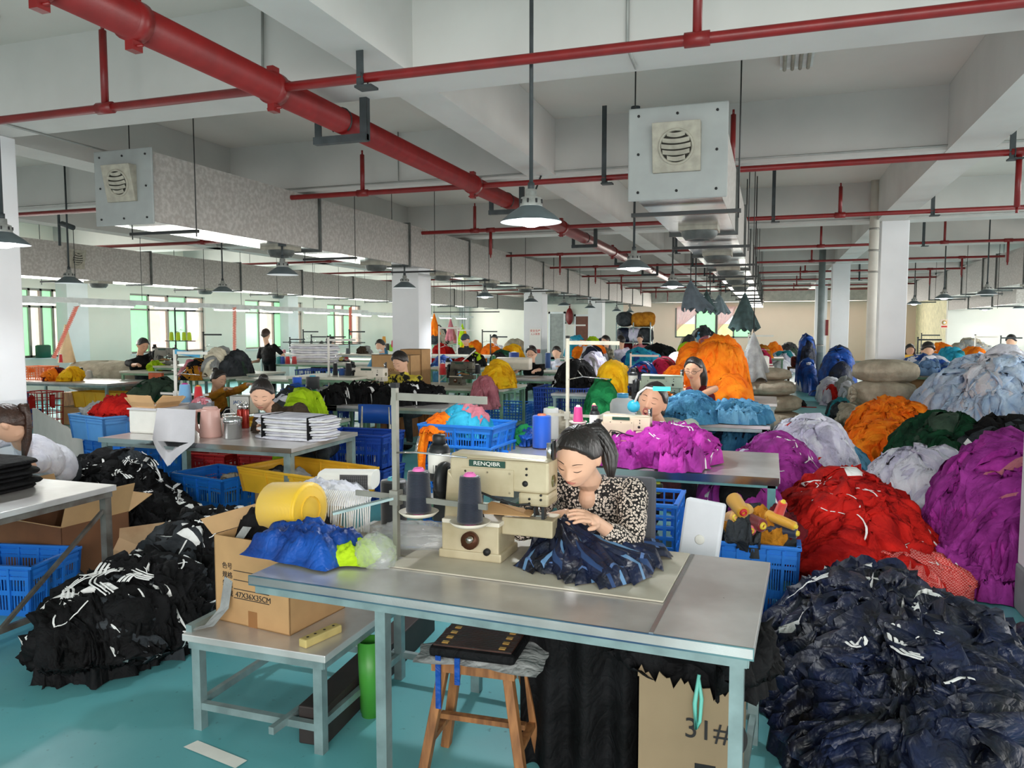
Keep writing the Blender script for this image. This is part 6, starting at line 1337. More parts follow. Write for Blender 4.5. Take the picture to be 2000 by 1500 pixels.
t = carton('small open carton with paper label on the left end of the steel table', (-5.35, 5.62), .3, .26, .24, rz=-.1, base=.75); obj('paper_label', MB().bx(-.09, .03, -.133, -.131, .08, .19), M_LABEL, t)
# crates in and around the second middle row
p = Zp(418, 1020, 0); crate('bright blue slotted crate on the floor before the yellow crate', (p[0] - .02, p[1] + .12), .66, .5, .42, M_BLUE, 'slot', rz=-.2, nx=8)
HB('grey rag in the bright blue slotted crate', 425, 460, 948, 5.55, .26, .1, seed=54, mats=('beige',), n=8, size=(.1, .14), name='rag', fold=.5)
p = Zp(565, 950, .22); crate('yellow open crate with grey scraps, below the steel table', (-3.62, 5.45), 1.0, .6, .2, M_YEL, 'solid', rz=-.25, base=.34, nx=6)
HB('grey scraps in the yellow crate', 505, 590, 930, 5.45, .36, .2, seed=55, mats=('grey', 'dkgrey'), n=14, size=(.12, .16), alt=.3, name='scrap_heap', fold=.4)
carton('carton carrying the yellow crate', (-3.72, 5.45), .6, .4, .33, rz=-.25, flaps=False, closed=True)
p = Zp(200, 905, 0)
crate('pale blue crate full of red and grey cloth, upper of two at the left', (-6.38, 6.1), .62, .5, .24, M_LBLUE, 'solid', rz=-.25, base=.58, nx=5)
crate('blue perforated crate below the pale blue one', (-6.2, 6.2), .84, .56, .56, M_BLUE, 'slot', rz=-.25, nx=10)
heap('red cloth heaped in the pale blue crate', (-6.3, 6.12), .22, .16, .12, base=.76, seed=56, mats=('red',), n=18, size=(.18, .22), name='red_cloth_heap', fold=.6)
heap('grey cloth at the left end of the pale blue crate', (-6.6, 6.15), .09, .12, .07, base=.78, seed=57, mats=('grey',), n=8, size=(.12, .14), name='grey_cloth_heap', fold=.4)
heap('dark olive garments draped behind the small carton', (-7.75, 8.2), .5, .45, .5, base=.3, seed=58, mats=('olive', 'dkgreen'), n=50, size=(.34, .5), alt=.3, name='olive_garment_heap')
single('low_bench', 'low bench carrying the olive garments', 'bench', MB().bx(-.45, .45, -.4, .4, .0, .3), M_WOOD, (-7.75, 8.2, 0))
for i, (x, y, z, lb) in enumerate(((-5.75, 6.9, 0, 'dark red crate standing left of the bright blue crate'), (-5.1, 7.0, 0, 'dark red crate under the steel table'), (-5.2, 7.0, .36, 'brown crate on the red one under the steel table'))):
    crate(lb, (x, y), .55, .4, .34, M_REDP if i < 2 else M_YEL, 'slot' if i < 2 else 'solid', base=z, nx=8)
for i, z in enumerate((0, .34)): crate('dark blue crate behind the yellow crate, %s of two' % ('lower', 'upper')[i], (-3.85, 6.75), .7, .45, .32, M_DBLUE, 'slot', base=z, rz=.0, nx=9)
wb = MB(); n = 16; xs = np.linspace(0, 1.5, n)
P = np.stack([np.stack([xs, 0 * xs, z] if not np.isscalar(z) else [xs, 0 * xs, z + 0 * xs], -1) for z in (0.0, .78 - .32 * xs / 1.5 + .02 * np.abs(np.sin(xs * 14)))], 1)
o = single('white_board', 'white board with scalloped top edge beside the left column', 'board', MB().grid(P, sm=False), mat('white_board', (220, 214, 208), .8, var=.05), (-8.0, 6.55, 0), -.3); o.modifiers.new('s', 'SOLIDIFY').thickness = .02
# blue school chair
p = Zp(735, 930, 0); chair('blue chair with cream legs facing the black striped garments', (-3.93, 7.0, 0), PI * 0 + .0)
KC = Zp(735, 940, 0)
# --- third middle row ---
M2 = table('table with black striped garments behind the blue chair', -5.45, -3.62, 8.2, 9.5)
HB('black garments with white stripes on the table behind the blue chair, left part', 635, 740, 760, 8.7, .75, .35, seed=60, mats=('black', 'dkgrey', 'stripe'), n=34, size=(.24, .36), stripe=.6, name='black_garment_heap')
HB('black garments with white stripes on the same table, right part', 730, 865, 763, 8.8, .75, .35, seed=61, mats=('black', 'dkgrey', 'stripe'), n=34, size=(.24, .36), stripe=.45, name='black_garment_heap')
HB('grey-green and lime scraps at the left end of that table', 588, 655, 768, 8.6, .75, .3, seed=62, mats=('grey', 'lime', 'green'), n=20, size=(.2, .26), alt=.45, name='scrap_heap', fold=.6)
pm = Yp(705, 760, 9.15); machine('pale machine behind the black striped garments', (pm[0], 9.15, .75), s=1.2, pale=True)
p = Yp(643, 770, 9.1); t = stand('white thread stand with black cones behind the grey scraps', (p[0], 9.1, .75), h=.82, m=M_LABEL)
SP('black thread cone on the white stand, left one', 655, 733, 0, (22, 22, 26), 10, 24, Y=9.1); SP('black thread cone on the white stand, right one', 681, 735, 0, (22, 22, 26), 14, 26, Y=9.1); SP('blue spool between the two black cones', 668, 733, 0, (36, 80, 150), 12, 14, Y=9.12)
SP('large blue thread cylinder with white tip left of the third table', 581, 776, 0, (20, 90, 210), 18, 40, Y=8.3, cyl=True); SP('large dark grey thread cylinder with turquoise tip', 611, 763, 0, (52, 54, 56), 26, 28, (80, 180, 210), Y=8.5, cyl=True)
h_ = Yp(782, 708, 9.75)
yb = mat('yellow_black_print', (216, 200, 70), .85, var=0, col2=(26, 26, 22), vs=16, lo=.46, hi=.52)
person('person with dark hair in a yellow and black printed shirt', h_, h_ + np.array([.03, .08, -.19]), (h_[0] + .05, 10.05, .5), face=-.1, hrot=(.5, -.1, 0), hands={1: (h_[0] + .1, 9.3, .9), -1: (h_[0] - .2, 9.3, .9)}, shirtmat=yb, sleeve=.7, hair='puff', hs=1.2, vox=.009, sw=.42)
for i, (x0, x1, yt, yb_, Yq, lb) in enumerate(((724, 800, 693, 732, 10.6, 'large brown carton with print behind the third table'), (780, 822, 682, 735, 11.2, 'tall brown carton beside the white column'))):
    a, b2 = Yp(x0, yt, Yq), Yp(x1, yb_, Yq); t = carton(lb, ((a[0] + b2[0]) / 2, Yq + .2), b2[0] - a[0], .35, a[2] - .5, base=.5, flaps=False, closed=True)
    txt(t, 'HA BOX', .06, mat('brown_ink', (110, 70, 40), .8, var=0), (-.05, -.18, (a[2] - .5) * .7), (PI / 2, 0, 0), name='printed_mark')
    single('box_rest', 'pallet block under the %s carton' % ('large', 'tall')[i], 'pallet', MB().bx(-.3, .3, -.15, .15, 0, .5), M_WOOD, ((a[0] + b2[0]) / 2, Yq + .2, 0))
HB('lime yellow cloth beside the person in the brown jacket', 566, 618, 780, 7.0, .2, .3, seed=63, mats=('lime',), n=30, size=(.2, .4), name='lime_cloth_heap')
HB('dark printed offcuts above the lime cloth', 545, 605, 762, 7.8, .6, .3, seed=64, mats=('dkgrey', 'white', 'royal'), n=30, size=(.2, .3), alt=.5, name='offcut_heap'); single('low_bench', 'dark bench under the printed offcuts', 'bench', MB().bx(-.35, .35, -.25, .25, 0, .6), M_DARK, (-5.3, 7.9, 0))
# orange-sleeved woman reaching to the right
h_ = Yp(427, 742, 8.9)
person('person in a mustard sweater reaching to the right, seen from the side', h_, h_ + np.array([-.1, .04, -.19]), (h_[0] - .2, 9.05, .48), face=1.2, hrot=(.3, .25, 0), hands={1: (h_[0] + .62, 8.9, .96), -1: (h_[0] + .55, 8.6, .95)}, ehint={1: (0, 0, -1), -1: (0, -.2, -1)}, shirt='mustard', sleeve=.92, hair='bun', hs=1.15, vox=.009)
M2b = table('green-edged worktable above the person in the mustard sweater', -8.4, -5.9, 10.6, 11.5, h=.86, top=TOPC, leg=PHL)
HB('white and grey rag heap on the green-edged worktable', 408, 447, 681, 11.1, .86, .3, seed=65, mats=('cream', 'grey'), n=20, size=(.2, .28), alt=.4, name='rag_heap', fold=.7)
HB('dark green garment heap beside the white rag heap', 440, 478, 688, 11.2, .86, .3, seed=66, mats=('dkgrey', 'olive'), n=20, size=(.24, .34), alt=.4, name='dark_garment_heap', fold=.7)
HB('orange and black garments hanging at the left end of the worktable', 358, 410, 706, 10.9, .8, .25, seed=67, mats=('black', 'mustard', 'rose'), n=20, size=(.2, .3), alt=.5, name='mixed_garment_heap', fold=.7)
crate('tall dark blue crate behind the person in the mustard sweater', (-6.3, 9.9), .8, .5, .7, M_DBLUE, 'lattice', nx=14, nz=3)
# --- far left line ---
L1 = table('steel table at the far left with yellow cloth and crates', -13.3, -10.62, 10.1, 11.2)
p = Zp(165, 738, .75); HB('bright yellow cloth on the far left table', 120, 152, 718, 10.5, .75, .2, seed=68, mats=('yellow',), n=14, size=(.2, .26), name='yellow_cloth', fold=.6); HB('orange cloth beside the yellow cloth on the far left table', 92, 122, 720, 10.5, .75, .2, seed=69, mats=('orange', 'maroon'), n=14, alt=.3, size=(.2, .26), name='orange_cloth', fold=.6)
crate('small orange crate at the left end of the far left table', tuple(Yp(78, 730, 10.6)[:2]), .5, .35, .24, mat('orange_plastic', (240, 130, 60), .5, var=.05), 'lattice', base=.75)
SP('black thread cone on the far left table', 159, 738, .75, (26, 28, 32), 9, 20); SP('white thread cone on the far left table', 174, 738, .75, (214, 212, 206), 14, 14); SP('red thread cone on a thin stand before the window', 119, 708, 0, (200, 36, 46), 7, 16, Y=10.9)
sack('big beige sack lying behind the far left table', Yp(212, 700, 11.9)[:2], 1.9, .8, .62, seed=3, base=.42, rz=.1); single('sack_pallet', 'pallet under the big beige sack', 'pallet', MB().bx(-.9, .9, -.35, .35, 0, .42), M_WOOD, tuple(Yp(212, 700, 11.9)[:2]) + (0,))
crate('yellow crate under the far left table', (-11.0, 10.4), 1.0, .4, .26, M_YEL, 'solid', base=.32, nx=8); carton('brown carton carrying the yellow crate at the far left', (-11.2, 10.4), 1.2, .4, .32, flaps=False, closed=True)
crate('dark red crate standing on end under the far left table', (-11.85, 9.9), .5, .4, .6, M_REDP, 'lattice', nx=4, nz=5); crate('small blue crate beside the red crate at the far left', (-12.3, 9.7), .4, .3, .3, M_LBLUE, 'solid', base=.3); crate('dark blue crate under the small blue one', (-12.2, 9.7), .6, .4, .3, M_DBLUE, 'solid')
single('cone_rack_sheet', 'tan triangular paper cone by the first window', 'paper cone', MB().lathe([(.16, 0), (.02, .75)], n=14), mat('tan_paper', (222, 192, 150), .8, var=.1), tuple(Yp(131, 708, 11.6)))
single('thread_drum', 'green drum on the window sill at the left', 'drum', MB().lathe([(.16, 0), (.16, .28), (.12, .3)], n=18), mat('green_drum', (30, 84, 66), .5, var=.1), (-16.1, float(Xp(85, 700, -16.1)[1]), 1.0))
h_ = Yp(279, 675, 11.6)
person('person in a black T-shirt seen from the side before the second window', h_, h_ + np.array([-.14, .05, -.22]), (h_[0] - .2, 11.8, .86), face=1.15, hrot=(.5, .1, 0), hands={1: (h_[0] + .35, 11.5, 1.02), -1: (h_[0] + .3, 11.2, 1.02)}, ehint={1: (0, 0, -1), -1: (0, -.2, -1)}, shirt='black', sleeve=.45, hair='short', hs=1.2, stand=True, vox=.011, sw=.44, chest=1.1, skin=M_SKIN2)
L1b = table('worktable in front of the person in the black T-shirt', -10.2, -8.4, 11.2, 12.0, h=.9, top=TOPC)
HB('neon green cloth being sewn by the person in the black T-shirt', 292, 316, 706, 11.5, .9, .2, seed=70, mats=('lime',), n=12, size=(.2, .24), name='neon_cloth', fold=.6)
pm = Yp(312, 712, 11.6); machine('grey machine in front of the second window', (pm[0], 11.6, .9), s=1.2, m=mat('machine_grey', (120, 118, 110), .45, .3, var=.2)); t = stand('tall thread stand with neon cones before the second window', (pm[0] + .3, 11.7, .9), h=1.15, m=M_DARK, rz=.2)
for i, px in enumerate((335, 348, 360, 370)): SP('neon yellow thread cone, %s from the left on the tall stand' % ('first', 'second', 'third', 'fourth')[i], px, 665, 0, (206, 236, 40), 9, 16, Y=11.7)
single('stand_shelf', 'thin shelf rod carrying the four neon cones', 'rod', MB().tube([(-.35, 0, 0), (.35, 0, 0)], .01, 6), M_DARK, tuple(Yp(352, 666, 11.7)))
carton('orange chair panel at the left of the worktable', tuple(Yp(305, 735, 10.9)[:2]), .3, .05, .28, base=.62, m=mat('orange_panel', (236, 110, 66), .5), flaps=False, closed=True)
# --- back left line: standing woman, thread cones, stack ---
L2 = table('back worktable with red and blue cones', -10.5, -6.9, 14.4, 15.4, h=.92, top=TOPC, leg=PHL)
h_ = Yp(519, 654, 14.4)
person('person in a short black dress standing with the back turned before the third window', h_, h_ + np.array([.02, .02, -.25]), (h_[0] + .08, 14.4, .95), face=PI - .25, hrot=(.1, .4, 0), hands={1: (h_[0] - .15, 14.1, .95), -1: (h_[0] + .2, 14.45, .95)}, ehint={1: (0, .3, -1), -1: (0, .3, -1)}, shirt='black', pants='black', sleeve=.35, hair='short', hs=1.1, stand=True, vox=.012, sw=.44, detail=False, hairmat=M_HAIRB)
crate('tall blue crate below the person in the black dress', (-8.6, 13.5), .9, .5, .85, M_DBLUE, 'lattice', nx=14, nz=2)
for i, (px, c, lb) in enumerate(((544, (60, 150, 150), 'teal cone on the back worktable'), (552, (40, 80, 170), 'blue cone on the back worktable'), (562, (216, 50, 50), 'red cone left on the back worktable'), (575, (216, 60, 60), 'red cone right on the back worktable'))): SP(lb, px, 711, .92, c, 10, 15)
stack('grey white stack of folded garments tied with black bands on the back worktable', Yp(615, 700, 15.0)[:2], 1.15, .5, .42, 8, seed=71, ms=('white', 'stripe'), base=.92, rnd=.5)
for i, (px, py, c, lb) in enumerate(((555, 690, (220, 140, 150), 'pink cone on the far left shelf'), (580, 690, (60, 120, 130), 'dark teal cone on the far left shelf'), (590, 692, (200, 60, 60), 'red cone on the far left shelf'), (604, 690, (40, 100, 170), 'blue cone on the far left shelf'), (570, 694, (200, 210, 210), 'white cone on the far left shelf'), (664, 706, (60, 50, 40), 'brown cone of the middle shelf'), (666, 698, (236, 206, 40), 'yellow cone of the middle shelf'), (677, 698, (190, 40, 40), 'red cone of the middle shelf'), (679, 687, (90, 98, 104), 'grey cone on top of the middle shelf'), (757, 678, (60, 60, 60), 'dark cone beside the masked person'), (750, 664, (220, 160, 60), 'yellow cone beside the masked person'), (764, 680, (150, 220, 60), 'lime cone beside the masked person'), (768, 672, (220, 50, 90), 'pink cone beside the masked person'), (754, 686, (30, 110, 150), 'blue cone beside the masked person'))):
    SP(lb, px, py + 6, 0, c, 8, 13, Y=15.6)
L3 = table('long shelf table carrying coloured cones before the far windows', -11.6, -5.9, 15.5, 16.1, h=1.1, top=TOPC)
single('masked_shelf', 'upper rack board carrying the cones beside the masked person', 'shelf', MB().bx(-.5, .5, -.15, .15, -.03, 0), TOPC, tuple(Yp(760, 693, 15.6)))
PB('person with dark hair bun bent over behind the grey white stack', 628, 680, 16.6, hrot=(.6, 0, 0), hair='bun', shirt='dkgreen', detail=False, vox=.015, hipz=.7)
PB('person in a turquoise patterned shirt behind the hair bun person', 645, 668, 17.6, face=2.6, hair='short', shirt='cyan', detail=False, vox=.015, hipz=.8, hs=1.2)
PB('person wearing a white face mask behind the cartons', 743, 676, 14.0, hair='short', shirt='skyblue', mask=True, detail=False, vox=.014, hipz=.7)
HB('brown and white rag heap left of the masked person', 702, 722, 679, 15.8, 1.1, .2, seed=72, mats=('brown', 'grey'), n=12, size=(.2, .26), alt=.5, name='rag_heap', fold=.6)
for i, (px, top, Yq) in enumerate(((592, 645, 15.9), (608, 655, 16), (645, 655, 15.9), (682, 645, 16), (566, 660, 15.8), (397, 650, 12.0))):
    b_ = Yp(px, top, Yq); stand('thin thread stand before the far windows at %s' % ('the far left', 'left of centre', 'the bun person', 'the fourth window', 'the third window', 'the second window right side')[i], (b_[0], Yq, 1.1 if i < 5 else .86), h=float(b_[2]) - (1.1 if i < 5 else .86), m=M_DARK)
# air hose coils
for i, (x, Yq, y0, y1) in enumerate(((150, 10.0, 598, 700), (458, 13.4, 600, 700), (684, 17, 600, 655))):
    a_ = Yp(x, y0, Yq); b_ = Yp(x - (45 if i == 0 else 0), y1, Yq); nn_ = 150
    pts = [a_ * (1 - u) + b_ * u + np.array([.035 * math.cos(u * 190), .035 * math.sin(u * 190), 0]) for u in np.linspace(0, 1, nn_)]
    single('air_hose', 'coiled pink air hose hanging %s' % ('beside the first window', 'between the second and third windows', 'in front of the fourth window')[i], 'air hose', MB().tube(np.array(pts) - a_, .009, 5), mat('pink_hose', (244, 150, 130), .5, var=0), tuple(a_))
# --- third right row: glasses woman and steel-blue work ---
R3 = table('table of the third row with steel-blue trousers', -1.75, .02, 7.78, 8.62, lw=.05)
HB('steel-blue trousers piled along the third table, left high part', 1300, 1400, 778, 8.05, .75, .3, seed=75, mats=('steelblue', 'skyblue'), n=40, size=(.22, .34), alt=.25, name='steel_blue_heap', fold=.8, res=(20, 16))
HB('steel-blue trousers piled along the third table, low right part', 1380, 1495, 792, 8.2, .75, .3, seed=76, mats=('steelblue', 'skyblue'), n=40, size=(.22, .34), alt=.25, name='steel_blue_heap', fold=.7, res=(20, 16))
heap('dark steel-blue garments below the third table', (-.2, 8.3), .42, .35, .4, seed=77, mats=('steelblue', 'navy'), n=24, size=(.22, .3), alt=.5, name='steel_blue_heap', base=.18); random.seed(4); carton('open brown carton under the third table', (-.2, 8.25), .6, .4, .2, flaps=False)
single('plaid_seat', 'maroon plaid cloth over a stool before the third table', 'stool cover', MB().lathe([(.2, 0), (.22, .4), (.21, .55), (.1, .58), (.001, .58)], n=20), mat('maroon_plaid', (110, 50, 56), .85, col2=(60, 36, 44), vs=30, var=0), (-.85, 7.55, 0))
pm = Yp(1262, 792, 8.4); machine('greenish sewing machine beside the person with glasses', (pm[0], 8.4, .75), s=1.25, m=mat('machine_green', (150, 160, 140), .4, .2, var=.15))
t = empty('water_bottle', 'big milky water canister with blue band behind the second table', 'canister', tuple(Yp(1216, 797, 7.2)[:2]) + (.6,)); obj('bottle_body', MB().lathe([(.1, 0), (.12, .02), (.12, .38), (.1, .42), (.05, .44), (.05, .46)], n=24), mat('milky_plastic', (214, 216, 216), .35, trans=.2, var=0), t); obj('band', MB().lathe([(.122, .2), (.122, .24)], n=24, cap=False), mat('blue_band', (60, 140, 180), .4, var=0), t); obj('lid', MB().lathe([(.055, .44), (.055, .48), (.001, .48)], n=18), mat('blue_band'  , (60, 140, 180), .4, var=0), t)
single('canister_stand', 'low cupboard carrying the milky water canister', 'cupboard', MB().bx(-.25, .25, -.2, .2, 0, .6), TOPC, tuple(Yp(1216, 797, 7.2)[:2]) + (0,))
h_ = Yp(1354, 722, 9.1)
person('person with glasses and long dark ponytail in a sleeveless top behind the steel-blue garments', h_, h_ + np.array([.03, .06, -.2]), (h_[0] + .1, 9.35, .5), face=-.05, hrot=(.25, -.1, 0), hands={1: (h_[0] - .08, 8.75, .9), -1: (h_[0] - .14, 8.8, 1.0)}, ehint={1: (.8, 0, -.8), -1: (-.6, 0, -1)}, shirt='maroon', sleeveless=True, hair='longpony', hs=1.2, sw=.42, glasses=True, vox=.008, tail=(.1, -.14), skin=M_SKIN2)
HB('tall orange heap behind the person with glasses, upper left part', 1335, 1382, 672, 10.9, .7, .4, seed=78, mats=('orange',), n=60, lay=1.4, size=(.15, .28), name='orange_garment_heap', fold=.8, fine=1.4)
HB('tall orange heap behind the person with glasses, right part', 1362, 1450, 686, 10.6, .1, .5, seed=79, mats=('orange',), n=150, lay=1.5, size=(.14, .28), name='orange_garment_heap', fold=.9, fine=1.4, flat=.45)
HB('orange heap at the left shoulder of the person with glasses', 1298, 1350, 718, 10.5, .75, .35, seed=80, mats=('orange',), n=30, size=(.2, .3), name='orange_garment_heap', fold=.7, fine=1.3)
R4 = table('table of the fourth row under the orange heaps', -1.75, .1, 10.1, 11.2)
HB('orange garments spilling to the floor right of the person with glasses', 1400, 1458, 752, 9.9, 0, .4, seed=81, mats=('orange',), n=80, lay=1.4, size=(.14, .28), name='orange_garment_heap', fold=.9, fine=1.4, flat=.4)
HB('crimson garment heap left of the orange heap', 1272, 1322, 700, 11.3, .75, .3, seed=82, mats=('pinkred', 'maroon'), n=30, size=(.18, .28), alt=.3, name='crimson_heap', fold=.7); HB('navy and crimson garment heap beside the crimson one', 1232, 1280, 706, 11.0, .75, .3, seed=83, mats=('navy', 'royal', 'pinkred'), n=30, alt=.6, size=(.18, .28), name='navy_crimson_heap', fold=.7)
HB('pale blue garments left of the tall orange heap', 1302, 1345, 698, 12.3, .75, .3, seed=84, mats=('ltblue', 'white'), n=24, alt=.3, size=(.2, .3), name='pale_blue_heap', fold=.7)
R4b = table('table carrying the crimson, navy and pale blue heaps', -3.0, -1.1, 10.7, 12.6)
HB('bright yellow heap in the middle of the hall', 1165, 1238, 704, 11.0, .35, .45, seed=85, mats=('yellow',), n=34, size=(.3, .4), name='yellow_garment_heap', fold=.9); HB('green heap below the yellow heap', 1148, 1212, 750, 10.6, .0, .4, seed=86, mats=('green',), n=34, size=(.24, .34), name='green_garment_heap', fold=.9)
HB('dark cloth base below the yellow heap', 1170, 1240, 760, 11.2, 0, .4, seed=87, mats=('royal', 'navy'), n=20, size=(.3, .4), name='blue_cloth_heap')
crate('large dark blue crate left of the green heap', (-2.95, 11.3), .8, .6, .8, M_DBLUE, 'lattice', nx=22, nz=12); crate('blue crate under the table of the dark haired person with glasses', (-4.3, 12.6), .8, .5, .4, M_BLUE, 'lattice', nx=14, nz=8)
HB('black and white garment heap above the dark blue crate', 1092, 1158, 704, 11.4, .8, .35, seed=88, mats=('black', 'dkgrey', 'stripe'), n=30, size=(.2, .3), stripe=.5, name='black_garment_heap', fold=.7); HB('grey printed garments beside the black and white heap', 1140, 1182, 686, 12.4, .75, .35, seed=89, mats=('lilac', 'grey', 'dkgrey'), n=26, alt=.4, size=(.2, .3), name='grey_garment_heap', fold=.7)
# --- fourth row: yellow cloth table, man in black T-shirt ---
M3 = table('table with mustard yellow cloth in the centre of the hall', -5.6, -3.86, 11.1, 12.3, top=TOPC, leg=PHL)
HB('mustard yellow cloth draped on the centre table', 946, 996, 722, 11.4, .75, .25, seed=90, mats=('yellow',), n=16, size=(.3, .4), name='yellow_cloth_heap', fold=.9, sub=.03); HB('dusty rose cloth hanging over the front of the centre table', 925, 970, 738, 11.05, .45, .15, seed=91, mats=('rose',), n=20, size=(.16, .3), name='rose_cloth_heap', fold=.6)
SP('dark green thread cylinder on the centre table', 917, 748, .75, (44, 120, 74), 11, 21, Y=None, cyl=True); SP('mint spool at the left end of the centre table', 860, 744, .75, (130, 210, 186), 8, 12); SP('second mint spool at the left end of the centre table', 868, 744, .75, (130, 210, 186), 8, 12); SP('red thread cylinder beside the mint spools', 865, 732, 0, (220, 50, 56), 15, 22, Y=11.9); SP('black thread cylinder behind the yellow cloth', 932, 730, 0, (28, 32, 42), 13, 18, Y=12.1, cyl=True)
pm = Yp(888, 738, 11.8); machine('dark machine on the centre table', (pm[0], 11.8, .75), s=1.1, m=mat('machine_dark', (90, 90, 80), .5, .3, var=.3)); p = Yp(858, 740, 12); stand('white thread stand at the left end of the centre table', (p[0], 12.0, .75), h=.98, m=M_LABEL)
st2 = single('pale_chute', 'white slanting chute with a red cloth beside the centre table', 'chute', MB().bar((-.25, 0, 0), (.35, .2, .55), .3, .02), M_LABEL, tuple(Yp(885, 735, 12.6)[:2]) + (.75,)); HB('red cloth lying on the white chute', 890, 915, 700, 12.8, 1.0, .15, seed=92, mats=('red',), n=8, size=(.16, .2), name='red_cloth', fold=.4); HB('black and yellow cloth beside the red cloth', 915, 945, 690, 13.0, .9, .2, seed=93, mats=('black', 'lime', 'grey'), n=12, alt=.6, size=(.2, .24), name='mixed_cloth', fold=.5)
M4 = table('table where the person in black T-shirt and glasses leans', -5.1, -3.2, 13.5, 14.6, leg=PHL)
h_ = Yp(1038, 692, 14.9)
person('person with black hair and glasses in a black T-shirt leaning on the table', h_, h_ + np.array([.0, .05, -.22]), (h_[0], 15.2, .5), face=.1, hrot=(.15, -.1, 0), hands={1: (h_[0] + .2, 14.3, .84), -1: (h_[0] - .15, 14.3, .84)}, shirt='black', sleeve=.45, hair='puff', hs=1.25, sw=.46, glasses=True, vox=.011)
h_ = Yp(1087, 689, 16.5); PB('person in a white shirt looking down, right of the person in black T-shirt', 1087, 689, 16.5, shirt='white', hair='short', vox=.013, sleeve=.4, hs=1.2, detail=False)
SP('blue and maroon thread cylinder on the table right of the person in black', 1070, 719, 0, (40, 80, 140), 11, 30, Y=14.6, cyl=True); SP('dark green cylinder left of the person in black', 964, 712, 0, (30, 110, 60), 8, 18, Y=14.4, cyl=True); SP('navy drum left of the person in black', 1004, 708, 0, (30, 66, 150), 20, 20, Y=14.8, cyl=True)
t = single('machine_cover', 'pale machine head beside the person in the black T-shirt', 'sewing machine', MB().bx(-.35, .35, -.1, .1, 0, .24).bx(-.35, -.2, -.12, .12, -.1, 0), M_MACHW, tuple(Yp(1004, 722, 14.2)), bevel=.03)
p = Yp(1108, 720, 12.4)
# --- far middle: blue cap man, people, heaps on long tables ---
for i, (x0, x1, y0, y1, lb) in enumerate(((-9.4, -6.4, 17.0, 18.0, 'far table with red spools before the person in the blue cap'), (-5.4, -2.6, 18.2, 19.2, 'far table behind the person in the white shirt'), (-5.2, -2.4, 22, 23, 'far table with orange and green garments'), (-12.5, -9.5, 19, 20, 'far table at the left wall'), (-1.9, .1, 14.2, 15.2, 'far table behind the orange heaps'), (-1.9, .1, 18, 19, 'farther table of the right row'), (-4.6, -2, 27, 28, 'farthest table of the middle row'), (-12, -8, 26, 27, 'farthest table at the left wall'), (-.8, .4, 24, 25, 'table with flat bright stacks at the far right row'), (3.2, 5.4, 14.6, 15.5, 'table of the right hall behind the carton'), (4.2, 7.4, 18, 19, 'table of the right hall with spools'), (6.2, 9.5, 22, 23, 'farthest table of the right hall'))):
    table(lb, x0, x1, y0, y1, h=.8, top=TOPC, leg=PHL)
PB('person in a grey T-shirt with a blue cap in the far left line', 909, 664, 17.9, shirt='dkgrey', hair='short', cap=mat('blue_cap', (60, 76, 90), .8), detail=False, vox=.014, hs=1.2, hipz=.6)
PB('far person bent down behind the yellow stack', 966, 662, 22, shirt='white', hair='short', detail=False, vox=.018, hs=1.1, hipz=.7)
